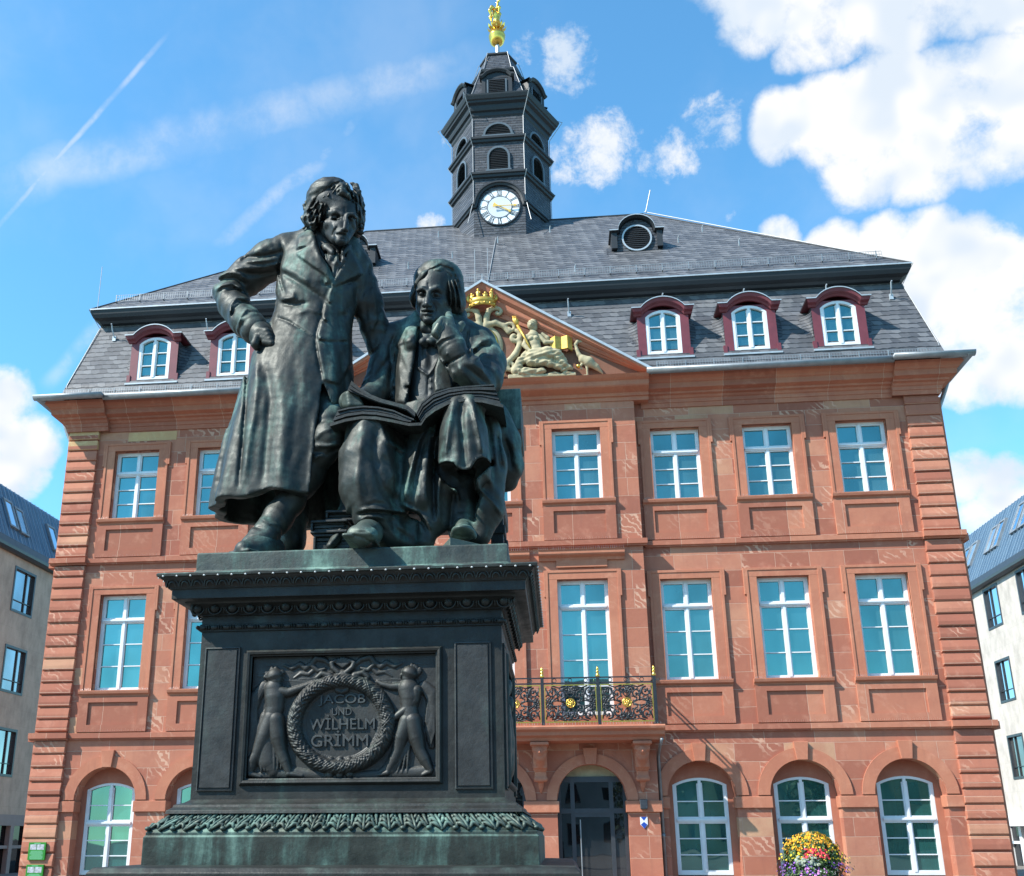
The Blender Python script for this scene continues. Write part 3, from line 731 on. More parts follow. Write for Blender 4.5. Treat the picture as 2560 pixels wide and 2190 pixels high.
# mansard roof
r1 = MB()
E0, E1 = (14.95, -.95, 15.78), (14.08, .90, 19.45)
def hip(mb, lo, hi, yb=14):
    mb.loft([[(-lo[0], lo[1], lo[2]), (lo[0], lo[1], lo[2]), (lo[0], yb-lo[1], lo[2]), (-lo[0], yb-lo[1], lo[2])], [(-hi[0], hi[1], hi[2]), (hi[0], hi[1], hi[2]), (hi[0], yb-hi[1], hi[2]), (-hi[0], yb-hi[1], hi[2])]])
MR = [(15.02, -1.0, 15.78), (14.62, -.58, 15.95), (14.50, -.42, 16.5), (14.14, .84, 19.30), (14.12, .90, 19.5)]
r1.loft([[(-a, b, c), (a, b, c), (a, 13-b, c), (-a, 13-b, c)] for a, b, c in MR[1:]])
for sg_ in (-1, 1):            # flared eaves, left open where the pediment stands
    r1.add([(sg_*15.02, -1.0, 15.78), (sg_*5.25, -1.0, 15.78), (sg_*5.25, -.58, 15.95), (sg_*14.62, -.58, 15.95), (sg_*15.02, 14.0, 15.78), (sg_*14.62, 13.58, 15.95)], [(0, 1, 2, 3), (0, 3, 5, 4)])
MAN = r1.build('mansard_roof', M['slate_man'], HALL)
r2 = MB()
ZR = 26.8
V = [(-14.35, .42, 19.90), (14.35, .42, 19.90), (14.35, 12.58, 19.90), (-14.35, 12.58, 19.90), (-5.6, 7.1, ZR), (6.4, 7.1, ZR)]
r2.add(V, [(0, 1, 5, 4), (1, 2, 5), (2, 3, 4, 5), (3, 0, 4)])
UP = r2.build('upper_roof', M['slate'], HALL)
t = MB()
prof = [(.95, 19.42), (.72, 19.44), (.66, 19.52), (.50, 19.58), (.44, 19.70), (.40, 19.86), (.44, 19.89), (1.2, 19.92)]
t.loft([[(sx*(14.77-p[0]), p[0] if i < 2 else 13-p[0], p[1]) for i, sx in enumerate((-1, 1, 1, -1))] for p in prof])
t.build('roof_break_moulding', M['dark_trim'], HALL)
t = MB(); t.box(-14.38, 14.38, .372, .398, 19.855, 19.905); t.build('break_flashing', M['lead'], HALL)
t = MB(); t.tube([V[4], V[5]], .05); t.tube([V[1], V[5]], .04); t.tube([V[0], V[4]], .04); t.build('ridge_capping', M['dark_trim'], HALL)
def wire(pts, r, n=5): t = MB(); t.tube(pts, r, n); t.build('lightning_conductor', M['wire'], HALL)
for sgn in (-1, 1): wire([(sgn*14.5, -.46, 16.0), (sgn*14.46, -.44, 16.5), (sgn*14.12, .80, 19.3), (sgn*14.40, .36, 19.86), (sgn*14.3, .45, 19.98)], .014, 5)
wire([(14.3, .5, 20.0), (6.45, 7.1, 26.92)], .02, 5)
wire([(.1, .5, 20.02), (.2, 5.2, 24.9)], .016, 5)
wire([(6.5, 7.0, 26.85), (6.75, 7.0, 27.9)], .022, 5)
wire([(-14.15, .5, 19.9), (-14.15, .5, 21.7)], .012, 5)
wire([(-.35, .7, 20.1), (-.35, .7, 21.6)], .016, 5)
wire([(.1, .8, 20.1), (.1, .8, 21.7)], .016, 5)

# snow guards: low lattices along both roof edges
def lattice(mb, x0, x1, y, z, h, slope):
    n = int((x1-x0)/.085)
    for zz in (0, h*.5, h): mb.box(x0, x1, y+slope*zz, y+slope*zz+.010, z+zz, z+zz+.014)
    for i in range(n+1):
        x = x0+(x1-x0)*i/n; mb.add([(x-.005, y, z), (x+.005, y, z), (x+.005, y+slope*h, z+h), (x-.005, y+slope*h, z+h)], [(0, 1, 2, 3)])
    for i in range(int((x1-x0)/.9)+1):
        x = x0+.9*i; mb.box(x-.015, x+.015, y-.02, y+.25, z-.05, z-.02); mb.box(x-.015, x+.015, y-.02, y-.005, z-.05, z+h)
sg = MB(); lattice(sg, -13.6, 13.6, .78, 20.38, .26, .12); sg.build('upper_snow_guard', M['zinc'], HALL)
for sgn in (-1, 1): sg = MB(); a, b = sorted((sgn*5.6, sgn*14.4)); lattice(sg, a, b, -.72, 15.98, .20, .10); sg.build('eaves_snow_guard', M['zinc'], HALL)
for x, s in ((3.2, .12), (-3.0, .3), (7.2, .45), (5.1, .55), (-6.6, .4), (9.3, .35), (-9.5, .3), (.3, .62), (2.4, .75), (-2.2, .78), (-1.4, .42), (6.0, .85), (.4, .82), (8.3, .6)):
    y = .5+6.4*s; z = 19.98+6.75*s
    rh = MB(); rh.tube([(x, y, z), (x, y-.05, z+.16), (x+.02, y-.09, z+.24), (x+.03, y-.14, z+.20)], .022, 6); rh.build('roof_hook', M['lead'], HALL)
for x in (-13.4, -9.9, 2.9, 6.1, 8.8, 11.5, 13.6):
    rh = MB(); rh.tube([(x, .52, 18.75), (x-.02, .36, 18.95), (x-.03, .28, 19.12), (x-.02, .22, 19.16)], .024, 6); rh.box(x-.06, x+.06, .50, .56, 18.62, 18.82); rh.build('roof_hook', M['lead'], HALL)
r1 = None

# dormers of the mansard
def make_dormer():
    yf = -.38
    d = MB(); hw, zi0, ziS, rise = .565, 16.57, 17.96, .24
    OW = .84
    wall_face(d, -OW, OW, 16.46, 18.21, [(0, hw, zi0, ziS, rise)], yf, .20)
    for s in (-1, 1): a, b = sorted((s*(OW-.05), s*(OW+.07))); d.box(a, b, yf-.03, yf+.1, 16.46, 16.78)
    # hood: a segmental moulding that turns horizontal at its ends
    def hoodline(o, n=16):
        pts = [(-.98-o*.3, 18.12+o), (-.80, 18.12+o)]
        rad = (0.70**2+.36**2)/(2*.36)
        pts += [(x, 18.12+o+.36-rad+math.sqrt(rad*rad-x*x)) for x in [-.70+1.40*i/n for i in range(n+1)]]
        return pts+[(.80, 18.12+o), (.98+o*.3, 18.12+o)]
    up, lo = hoodline(.07), hoodline(-.13)
    rings = []
    for (line, y) in ((lo, yf+.02), (lo, yf-.05), (hoodline(-.07), yf-.09), (hoodline(-.03), yf-.20), (up, yf-.24), (up, yf+1.2)):
        rings.append([(x, y, z) for x, z in line])
    d.loft(rings, closed=False)
    o = d.build('dormer', M['redpaint'], HALL)
    for s in (-1, 1):
        c = MB(); x = s*.80
        c.add([(x, yf+.1, 16.4), (x, yf+1.6, 16.4), (x, yf+1.6, 18.1), (x, yf+.1, 18.1)], [(0, 1, 2, 3)])
        # swept slates where the cheek meets the roof
        rings = []
        for k in range(9):
            z = 16.42+k*.19; yb = -.46+(z-16.4)*.43
            rings.append([(s*(.81+.30*(1-t)**2), (yf+.12)*t+(yb+.02)*(1-t)+.06*t, z) for t in (1, .8, .6, .4, .2, 0)])
        c.loft(rings, closed=False); c.build('cheek', M['slate_small'], o)
    f = MB(); ln = hoodline(.075)
    f.loft([[(x*1.02, yf-.27, z) for x, z in ln], [(x*1.02, yf-.27, z+.035) for x, z in ln], [(x*1.02, yf+1.3, z+.035) for x, z in ln]], closed=False); f.build('flashing', M['lead'], o)
    w = casement(hw, zi0, ziS+rise, yf+.07, 0, [(zi0+.1, ziS+.12, 3)], arch=rise, fr=.09, bar=.03).build('window', M['white'], o)
    pane_mb(hw-.02, zi0+.02, ziS+rise-.02, yf+.095, rise).build('pane', M['glass'], o)
    s = MB(); s.box(-.93, .93, yf-.10, yf+.02, 16.40, 16.455); s.build('sill', M['lead'], o)
    return o
dm0 = make_dormer(); first[id(dm0)] = True
for x in (5.93, 8.72, 11.55, -5.93, -8.62, -11.45): put(dm0, x, 0)
# round louvred dormers on the upper slope
def make_lucarne():
    y = 3.30-.35; zc = 23.05; zb = 22.2
    d = MB(); n = 28
    hood = [(-.98, 23.28), (-.66, 23.28)]+[(.66*math.cos(t), 23.28+.62*math.sin(t)) for t in [math.pi*(1-i/14) for i in range(1, 14)]]+[(.66, 23.28), (.98, 23.28)]
    rings = []
    for sc_, yy in ((.97, y+.02), (.99, y-.10), (1.03, y-.2), (1.03, y+1.6)): rings.append([(x*sc_, yy, 23.28+(z-23.28)*sc_+(0.0 if sc_ < 1 else .03)) for x, z in hood])
    d.loft(rings, closed=False)
    for s in (-1, 1): a, b = sorted((s*.74, s*.95)); d.box(a, b, y-.12, y+1.2, 22.62, 23.28)
    o = d.build('round_dormer', M['dark_trim'], HALL)
    f = MB(); f.loft([[(x*1.04, y-.23, z+.05) for x, z in hood], [(x*1.04, y-.23, z+.09) for x, z in hood], [(x*1.04, y+1.6, z+.09) for x, z in hood]], closed=False); f.build('flashing', M['lead'], o)
    c = MB(); c.prism([(-.76, zb-.1), (.76, zb-.1), (.76, 23.28)]+[(.62*math.cos(t), 23.28+.58*math.sin(t)) for t in [math.pi*i/10 for i in range(11)]]+[(-.76, 23.28)], y, y+1.5)
    for s in (-1, 1):
        rings = []
        for k in range(7):
            z = zb-.05+k*.13
            rings.append([(s*(.76+.38*(1-t)**2), (y+.1)*t+((z-19.9)/1.032+.42-.02)*(1-t), z) for t in (1, .75, .5, .25, 0)])
        c.loft(rings, closed=False)
    c.build('cheek', M['slate_small'], o)
    l = MB(); l.lathe([(.50, 0), (.50, -.06), (.56, -.06), (.56, 0)], (0, y-.01, zc), 32, 'y'); l.build('louvre_ring', M['lead'], o)
    l = MB()
    for k in range(12):
        z = zc-.48+k*.085; hw = math.sqrt(max(.51**2-(z+.02-zc)**2, .01))
        l.add([(-hw, y-.05, z), (hw, y-.05, z), (hw, y-.005, z+.07), (-hw, y-.005, z+.07)], [(0, 1, 2, 3)])
    l.build('louvre', M['dark_trim'], o)
    return o
lu = make_lucarne(); first[id(lu)] = True
for x in (5.62, -5.3): put(lu, x, 0)
# ---------------------------------------------------------------- pediment
pm = MB(); PA = 19.30; PE = 5.30; ZB = 15.84
pm.prism([(-5.2, 15.35), (5.2, 15.35), (5.2, 15.78), (0, 19.0), (-5.2, 15.78)], -.64, .3)
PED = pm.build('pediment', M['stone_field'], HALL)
b = MB()
profile_strip(b, -PE, PE, [(.1, 15.02), (RY-.04, 15.02), (RY-.05, 15.14), (RY-.12, 15.16), (RY-.14, 15.26), (-.74, 15.36), (-.78, 15.40), (-.80, 15.54), (-.92, 15.60), (-1.02, 15.68), (.1, 15.74)])
b.build('pediment_base', M['stone_frame'], PED)
prof = [(-.63, -.80), (-.67, -.78), (-.70, -.62), (-.80, -.52), (-.82, -.48), (-.84, -.30), (-.95, -.22), (-1.02, -.08), (-1.04, .0), (.6, .0), (.6, -.75)]
k = (PA-ZB)/PE
for s in (-1, 1):
    c = MB(); c.loft([[(0, y, PA+z*1.18) for y, z in prof], [(s*PE, y, ZB+max(z*1.18, -.10 if z > -.6 else -.1)) for y, z in prof]], cap=True)
    c.build('raking_cornice', M['stone_frame'], PED)
f = MB()
for s in (-1, 1):
    f.loft([[(0, -1.09, PA-.05), (0, -1.09, PA+.045), (0, 1.5, PA+.045), (0, 1.5, PA-.02)], [(s*(PE+.12), -1.09, ZB-.08-.05), (s*(PE+.12), -1.09, ZB-.08+.045), (s*(PE+.12), 1.5, ZB-.03), (s*(PE+.12), 1.5, ZB-.1)]], cap=True)
f.build('flashing', M['lead'], PED)
f = MB(); f.add([(0, -1.0, PA+.01), (PE, -1.0, ZB-.04), (PE, .6, ZB-.04), (1.2, 1.6, PA-.75), (0, 1.6, PA+.01)], [(0, 1, 2, 3, 4)]); f.add([(0, -1.0, PA+.01), (-PE, -1.0, ZB-.04), (-PE, .6, ZB-.04), (-1.2, 1.6, PA-.75), (0, 1.6, PA+.01)], [(4, 3, 2, 1, 0)]); f.build('pediment_roof', M['slate_man'], PED)

# carved group in the pediment
YT = -.64
def spiral(c, r0, r1, a0, a1, y, n=22, yb=.0):
    return [(c[0]+(r0+(r1-r0)*i/n)*math.cos(a0+(a1-a0)*i/n), y-yb*math.sin(math.pi*i/n), c[1]+(r0+(r1-r0)*i/n)*math.sin(a0+(a1-a0)*i/n)) for i in range(n+1)]
cl = Clay((-1.5, YT-.55, 15.70), (1.6, YT+.08, 18.65), .022)
cl.ell((0, YT-.02, 17.05), (.66, .16, .80), .04)
cl.ell((0, YT-.20, 17.05), (.46, .10, .60), .03, 'cut')
for s in (-1, 1):
    cl.chain([(s*.10, YT-.1, 17.75), (s*.13, YT-.14, 18.05), (s*.20, YT-.14, 18.3), (s*.40, YT-.12, 18.42), (s*.58, YT-.1, 18.36)], [.10, .10, .09, .08, .07], .05)
    cl.chain(spiral((s*.50, 18.24), .17, .03, math.pi/2, math.pi/2-s*4.2, YT-.12), [.055]*23, .02)
    cl.chain([(s*.12, YT-.1, 17.8), (s*.42, YT-.14, 17.85), (s*.70, YT-.12, 17.72), (s*.86, YT-.1, 17.5)], [.10, .10, .09, .09], .05)
    cl.chain(spiral((s*.92, 17.62), .20, .04, math.pi*(.5+.3*s), math.pi*(.5+.3*s)-s*5.4, YT-.13), [.06]*23, .02)
    cl.chain(spiral((s*1.05, 17.28), .24, .05, math.pi*(.5-.1*s), math.pi*(.5-.1*s)-s*5.6, YT-.14), [.075]*23, .02)
    cl.chain([(s*1.18, YT-.1, 17.3), (s*1.22, YT-.13, 17.0), (s*1.05, YT-.12, 16.65), (s*.80, YT-.12, 16.4), (s*.72, YT-.1, 16.15)], [.08, .10, .11, .10, .09], .05)
    cl.chain(spiral((s*.86, 16.2), .17, .04, math.pi*.5, math.pi*.5-s*5.0, YT-.12), [.06]*23, .02)
    cl.chain(spiral((s*.55, 15.98), .16, .04, 0 if s < 0 else math.pi, (0 if s < 0 else math.pi)+s*5, YT-.12), [.06]*23, .02)
cl.chain([(0, YT-.1, 16.3), (0, YT-.16, 16.0), (0, YT-.1, 15.8)], [.2, .16, .1], .06)
cl.mesh('cartouche', M['cream'], PED)
o = MB(); n = 40
o.lathe([(1, 0), (1.0, -.03), (.9, -.05), (.84, -.02), (.84, 0)], (0, 0, 0), 40, 'y'); o.v = [(x*.50, y+YT-.11, 17.05+z*.64) for x, y, z in o.v]; o.build('gold_oval', M['gold'], PED, smooth=True)
def shield_mat(w):
    p = pos(w); s = w.n('ShaderNodeSeparateXYZ'); w.put(s.inputs[0], p)
    ch = w.n('ShaderNodeTexChecker', ins={'Vector': w.vmath('ADD', p, (.0, 0.0, -17.05)), 'Color1': (.40, .07, .05), 'Color2': (.55, .40, .12), 'Scale': 4.6})
    c = w.mix(w.sstep(w.noise(p, 12, 3), .55, .6), ch.outputs[0], (.5, .5, .48)); finish(w, **{'Base Color': c, 'Roughness': .6})
M['shield'] = mat('painted_coat_of_arms', shield_mat)
o = MB(); o.ball((0, YT-.085, 17.05), (.43, .05, .56), 28, 14); o.build('coat_of_arms', M['shield'], PED, smooth=True)
cr = MB()
cr.lathe([(.42, 0), (.44, .0), (.45, .10), (.43, .12), (.46, .14), (.50, .27), (.47, .28), (.44, .2), (.40, .14), (.40, 0)], (0, YT-.1, 18.52), 32)
for i in range(14):
    a = 2*math.pi*i/14; rr = .54; x, y = rr*math.cos(a), rr*math.sin(a)*.8; hh = .17 if i % 2 else .30
    cr.ball((x*.98, YT-.1+y, 18.74+hh*.5), (.075, .05, hh*.6), 8, 6); cr.ball((x*1.03, YT-.1+y, 18.77+hh), .05, 8, 6); cr.ball((x*.98+.06*math.sin(a), YT-.1+y-.06*math.cos(a), 18.78+hh*.6), .035, 6, 5); cr.ball((x*.98-.06*math.sin(a), YT-.1+y+.06*math.cos(a), 18.78+hh*.6), .035, 6, 5)
    cr.ball((.455*math.cos(a), YT-.1+.455*math.sin(a), 18.59), .045, 8, 6)
cr.v = [(x*.97, YT+(y-YT)*.72-.1, z-.14) for x, y, z in cr.v]
cr.build('crown', M['goldflat'], PED, smooth=True)
def seated_woman(s):
    c = Clay((min(s*.75, s*3.15), YT-.78, 15.72), (max(s*.75, s*3.15), YT+.06, 18.1), .016)
    P = lambda x, y, z: (s*x, YT-y, z)
    c.ell(P(1.60, .20, 17.66), (.13, .14, .17), .02); c.ell(P(1.66, .16, 17.73), (.16, .15, .15), .03); c.cone(P(1.60, .34, 17.66), P(1.585, .35, 17.60), .022, .03, .02)
    c.ell(P(1.72, .14, 17.58), (.09, .1, .12), .03)
    c.cone(P(1.62, .16, 17.52), P(1.64, .16, 17.36), .07, .08, .03)
    c.chain([P(1.66, .16, 17.26), P(1.70, .18, 16.95), P(1.72, .20, 16.6)], [.20, .18, .22], .05, wr=(.012, 9, .5))
    c.ell(P(1.58, .32, 17.12), (.09, .08, .08), .03); c.ell(P(1.75, .32, 17.12), (.09, .08, .08), .03)
    c.chain([P(1.46, .20, 17.24), P(1.36, .26, 16.92), P(1.56, .36, 16.62), P(1.78, .38, 16.55)], [.09, .085, .07, .06], .03)
    c.chain([P(1.86, .2, 17.22), P(2.05, .24, 16.98), P(2.35, .26, 16.98)], [.09, .075, .055], .03)
    c.chain([P(1.66, .22, 16.5), P(2.10, .34, 16.56), P(2.42, .34, 16.50), P(2.62, .28, 16.2), P(2.86, .22, 15.98)], [.24, .20, .16, .12, .06], .05, wr=(.02, 12, 1.0))
    c.chain([P(1.60, .20, 16.4), P(2.0, .26, 16.3), P(2.45, .24, 16.12), P(2.70, .2, 15.98)], [.25, .18, .14, .08], .05, wr=(.022, 11, 2.2))
    c.chain([P(1.42, .16, 16.62), P(1.22, .18, 16.35), P(1.05, .18, 16.05), P(1.3, .2, 15.96), P(1.9, .2, 15.98)], [.13, .14, .15, .14, .12], .05, wr=(.02, 10, .2))
    c.chain([P(1.95, .12, 17.35), P(2.12, .12, 17.2), P(2.2, .1, 16.95)], [.06, .07, .04], .04)
    c.box(P(1.9, .1, 15.82), (1.1, .16, .07), .02, .03)
    # drapery: folds that run from the lap to the feet, hair and a face
    def folds(x, y, z):
        u = s*x; m = np.clip((16.75-z)/.25, 0, 1)*np.clip((u-1.0)/.2, 0, 1)
        return m*(.020*np.sin(26*z+9*u+2*np.sin(5*u))+.010*np.sin(47*z-11*u))
    c.warp((min(s*.75, s*3.15), YT-.78, 15.86), (max(s*.75, s*3.15), YT+.06, 16.8), folds)
    def curls(x, y, z):
        u = s*x; return .012*np.sin(70*z+30*u)*np.clip((z-17.66)/.05, 0, 1)
    c.warp((min(s*1.4, s*1.9), YT-.6, 17.6), (max(s*1.4, s*1.9), YT+.06, 17.95), curls)
    for e in (-.05, .035): c.ell(P(1.575+e, .335, 17.685), (.022, .03, .015), .012, 'cut')
    c.cone(P(1.55, .335, 17.575), P(1.60, .335, 17.572), .012, .012, .01, 'cut')
    return c
seated_woman(1).mesh('carved_woman', M['cream'], PED)
tb = MB(); tb.tube([(1.64, YT-.40, 16.50), (1.40, YT-.36, 17.1), (1.15, YT-.30, 17.62)], [.03, .035, .055], 10)
for i in range(9): a = i*.7; tb.tube([(1.15, YT-.30, 17.60), (1.10+.07*math.cos(a), YT-.30+.05*math.sin(a), 17.80), (1.04+.05*math.cos(a+1), YT-.3, 17.98)], [.05, .04, .008], 6)
tb.build('torch', M['goldflat'], PED, smooth=True)
bk = MB()
for s in (-1, 1): bk.loft([[(2.56, YT-.16, 16.72), (2.56, YT-.22, 16.72), (2.56, YT-.24, 17.16), (2.56, YT-.16, 17.16)], [(2.56+s*.20, YT-.22, 16.70), (2.56+s*.20, YT-.32, 16.70), (2.56+s*.20, YT-.34, 17.16), (2.56+s*.20, YT-.22, 17.16)], [(2.56+s*.36, YT-.12, 16.66), (2.56+s*.36, YT-.20, 16.66), (2.56+s*.36, YT-.22, 17.12), (2.56+s*.36, YT-.12, 17.12)]], cap=True)
bk.build('book', M['goldflat'], PED, bevel=.01)
c = Clay((2.75, YT-.45, 15.72), (3.95, YT+.05, 17.15), .016); P = lambda x, y, z: (x, YT-y, z)
c.chain([P(3.22, .16, 16.98), P(3.10, .16, 17.0), P(3.02, .17, 16.88), P(3.06, .16, 16.70), P(3.12, .15, 16.52), P(3.24, .15, 16.36)], [.05, .06, .055, .06, .07, .10], .03)
c.cone(P(3.22, .16, 16.98), P(3.44, .14, 16.93), .035, .012, .02)
c.chain([P(3.25, .16, 16.34), P(3.42, .17, 16.24), P(3.66, .14, 16.06), P(3.85, .1, 15.84)], [.15, .17, .10, .03], .04)
c.chain([P(3.36, .16, 16.2), P(3.36, .16, 15.95), P(3.36, .16, 15.76)], [.07, .035, .03], .02); c.cone(P(3.36, .16, 15.77), P(3.25, .2, 15.76), .03, .02, .02)
c.chain([P(3.22, .16, 16.2), P(3.12, .2, 16.05), P(3.2, .2, 15.98)], [.05, .03, .025], .02)
c.mesh('carved_crane', M['cream'], PED)
q = MB(); q.ball((3.08, YT-.22, 16.08), .075, 12, 8); q.build('gold_ball', M['gold'], PED, smooth=True)
# left side of the group: a winged figure that mirrors the woman
c = seated_woman(-1)
for i in range(7): c.chain([(-2.1, YT-.12, 16.75), (-2.55-.11*i, YT-.14, 16.95-.06*i), (-2.75-.16*i, YT-.1, 16.85-.13*i)], [.07, .06, .02], .02)
c.mesh('carved_winged_figure', M['cream'], PED)

# ---------------------------------------------------------------- balcony
BZ = 4.62; BF = RY-1.12; BW2 = 4.86
m = MB()
pr_ = [(RY+.05, BZ-.02), (BF-.02, BZ-.02), (BF-.04, BZ-.06), (BF-.02, BZ-.12), (BF+.10, BZ-.18), (BF+.12, BZ-.28), (BF+.26, BZ-.34), (BF+.30, BZ-.42), (RY+.05, BZ-.44)]
m.loft([[(sx*(BW2+.16-(y-BF)*(.0)), y, z) for y, z in pr_] for sx in (-1, 1)], cap=True)
BAL = m.build('balcony', M['stone_frame'], HALL)
def console(x):
    c = Clay((x-.33, BF+.1, 2.75), (x+.33, RY+.06, 4.30), .022)
    c.box((x, RY-.42, 4.13), (.27, .46, .05), .015, .0); c.box((x, RY-.36, 4.02), (.22, .38, .10), .02, .02)
    c.chain([(x, RY-.60, 3.92), (x, RY-.55, 3.78), (x, RY-.40, 3.60)], [.17, .16, .13], .06)
    c.box((x, RY-.2, 3.75), (.20, .24, .30), .03, .04)
    c.box((x, RY-.12, 3.36), (.17, .17, .22), .02, .03); c.cone((x-.14, RY-.3, 3.45), (x+.14, RY-.3, 3.45), .07, .07, .02)
    c.cone((x-.13, RY-.26, 3.16), (x+.13, RY-.26, 3.16), .08, .08, .03); c.chain([(x, RY-.14, 3.1), (x, RY-.08, 2.95), (x, RY-.02, 2.82)], [.10, .07, .04], .03)
    # a mask on the front of the scroll
    c.ell((x, RY-.74, 3.92), (.10, .07, .13), .03); c.cone((x, RY-.82, 3.94), (x, RY-.83, 3.88), .015, .03, .015)
    for s in (-1, 1): c.ell((x+s*.04, RY-.80, 3.97), (.022, .02, .016), .01, 'cut'); c.cone((x+s*.15, RY-.66, 4.0), (x+s*.16, RY-.62, 3.78), .05, .03, .03)
    return c
cs = console(0.0).mesh('console', M['stone_frame'], BAL); first[id(cs)] = True
for x in (-4.38, -1.46, 1.46, 4.38): put(cs, x, 0)
ry = BF+.06; z0, z1 = BZ+.08, BZ+1.22
fr = MB(); xs = [-4.80, -3.20, -1.60, 0, 1.60, 3.20, 4.80]
for x in xs: fr.box(x-.045, x+.045, ry-.045, ry+.045, BZ-.0, z1+.14)
fr.box(-4.8, 4.8, ry-.022, ry+.022, z1+.10, z1+.135); fr.box(-4.8, 4.8, ry-.02, ry+.02, z1-.06, z1-.02)
for s in (-1, 1):
    fr.box(s*4.8-.02, s*4.8+.02, ry, RY, z1+.10, z1+.135); fr.box(s*4.8-.02, s*4.8+.02, ry, RY, z1-.06, z1-.02); fr.box(s*4.8-.02, s*4.8+.02, ry, RY, z0, z0+.04)
RAIL = fr.build('balcony_railing', M['iron'], HALL)
gb = MB()
for a, b in zip(xs[:-1], xs[1:]):
    gb.box(a+.06, b-.06, ry-.035, ry-.01, z0-.02, z0+.015); gb.box(a+.06, b-.06, ry-.035, ry-.01, z1-.11, z1-.085); gb.box(a+.06, a+.082, ry-.035, ry-.01, z0+.015, z1-.11); gb.box(b-.082, b-.06, ry-.035, ry-.01, z0+.015, z1-.11)
gb.build('gilt_border', M['gold'], RAIL)
def scroll_panel(x0, x1, plane='x'):
    mb = MB(); rs = random.Random(5); cx = (x0+x1)/2; hw = (x1-x0)/2-.09; zc = (z0+z1-.09)/2; hz = (z1-z0)/2-.07
    def T(pts, r): mb.tube([(cx+u, ry, zc+v) if plane == 'x' else (u, v, w) for u, v in pts], r, 5)
    def vol(cu, cv, r, a0, turns, hand, tail=None):
        n = 18; pts = [(cu+r*(1-i/n*.8)*math.cos(a0+hand*turns*2*math.pi*i/n), cv+r*(1-i/n*.8)*math.sin(a0+hand*turns*2*math.pi*i/n)) for i in range(n+1)]
        if tail: pts = tail+pts
        T(pts, [.027]*len(pts))
        mb.ball((cx+pts[-1][0], ry, zc+pts[-1][1]), .042, 6, 5)
        for i in range(2, n, 2):
            a = a0+hand*turns*2*math.pi*i/n+hand*.6; u, v = pts[i+(len(tail) if tail else 0)]
            T([(u, v), (u+.055*math.cos(a), v+.055*math.sin(a)), (u+.075*math.cos(a+.8*hand), v+.075*math.sin(a+.8*hand))], [.026, .022, .006])
    for su in (-1, 1):
        for sv in (-1, 1):
            h = su*sv
            vol(su*hw*.78, sv*hz*.60, .15, math.pi/2*(1 if sv > 0 else -1), 1.15, h, [(su*hw*.50, sv*.05), (su*hw*.52, sv*hz*.45), (su*hw*.62, sv*hz*.85)])
            vol(su*hw*.40, sv*hz*.55, .14, -math.pi/2*sv, 1.1, -h, [(su*.17, sv*.05), (su*.26, sv*.06)])
            vol(su*hw*.86, sv*hz*.16, .09, math.pi*(1 if su > 0 else 0), 1.1, h, [(su*hw*.55, sv*.16)])
            vol(su*hw*.12, sv*hz*.74, .11, 0 if su > 0 else math.pi, 1.1, h, [(su*hw*.3, sv*hz*.9)])
            T([(su*.15, 0), (su*hw*.5, sv*.09), (su*hw*.98, sv*.02)], [.022]*3); T([(0, sv*.15), (su*.1, sv*hz*.5), (0, sv*hz)], [.022]*3)
            T([(su*hw*.2, sv*hz), (su*hw*.45, sv*hz*.88), (su*hw*.7, sv*hz)], [.022]*3); T([(su*hw, sv*hz*.9), (su*hw*.92, sv*hz*.5), (su*hw, sv*.2)], [.022]*3)
    return mb
sp = scroll_panel(-.8, .8).build('scrollwork_panel', M['iron'], RAIL, smooth=True); first[id(sp)] = True
base_loc = sp.location.copy()
def put_rel(o, dx):
    c = o if first.pop(id(o), None) else copy_tree(o, o.parent); c.location = (dx, 0, 0); return c
for a, b in zip(xs[:-1], xs[1:]): put_rel(sp, (a+b)/2)
ro = MB(); zc = (z0+z1-.09)/2
ro.lathe([(.135, 0), (.14, -.02), (.115, -.035), (.10, -.02), (.10, 0)], (0, ry-.03, zc), 24, 'y'); ro.ball((0, ry-.04, zc), .04, 10, 8)
for i in range(8): a = i*math.pi/4; ro.tube([(0, ry-.035, zc), (.06*math.cos(a), ry-.05, zc+.06*math.sin(a)), (.115*math.cos(a), ry-.03, zc+.115*math.sin(a))], [.012, .026, .012], 6)
ro = ro.build('gilt_rosette', M['gold'], RAIL, smooth=True); first[id(ro)] = True
for a, b in zip(xs[:-1], xs[1:]): put_rel(ro, (a+b)/2)
fi = MB(); fi.lathe([(.0, .0), (.055, .0), (.062, .03), (.055, .07), (.035, .10), (.028, .12), (.05, .145), (.052, .16), (.022, .18), (.042, .22), (.034, .26), (.012, .30), (0, .315)], (0, ry, z1+.13), 14)
fi = fi.build('gilt_finial', M['gold'], RAIL, smooth=True); first[id(fi)] = True
for x in xs: put_rel(fi, x)
rg = MB(); n = 14; rg.tube([(.055*math.cos(2*math.pi*i/n), ry, z1+.04+.055*math.sin(2*math.pi*i/n)) for i in range(n+1)], .011, 6); rg = rg.build('ring', M['iron'], RAIL, smooth=True); first[id(rg)] = True
for a in xs[:-1]:
    for q in (.35, .80, 1.25): put_rel(rg, a+q)
k = MB(); spikes(k, -4.9, 4.9, BF+.0, BZ-.01, 120, .11); k.build('bird_spikes', M['spike'], BAL)

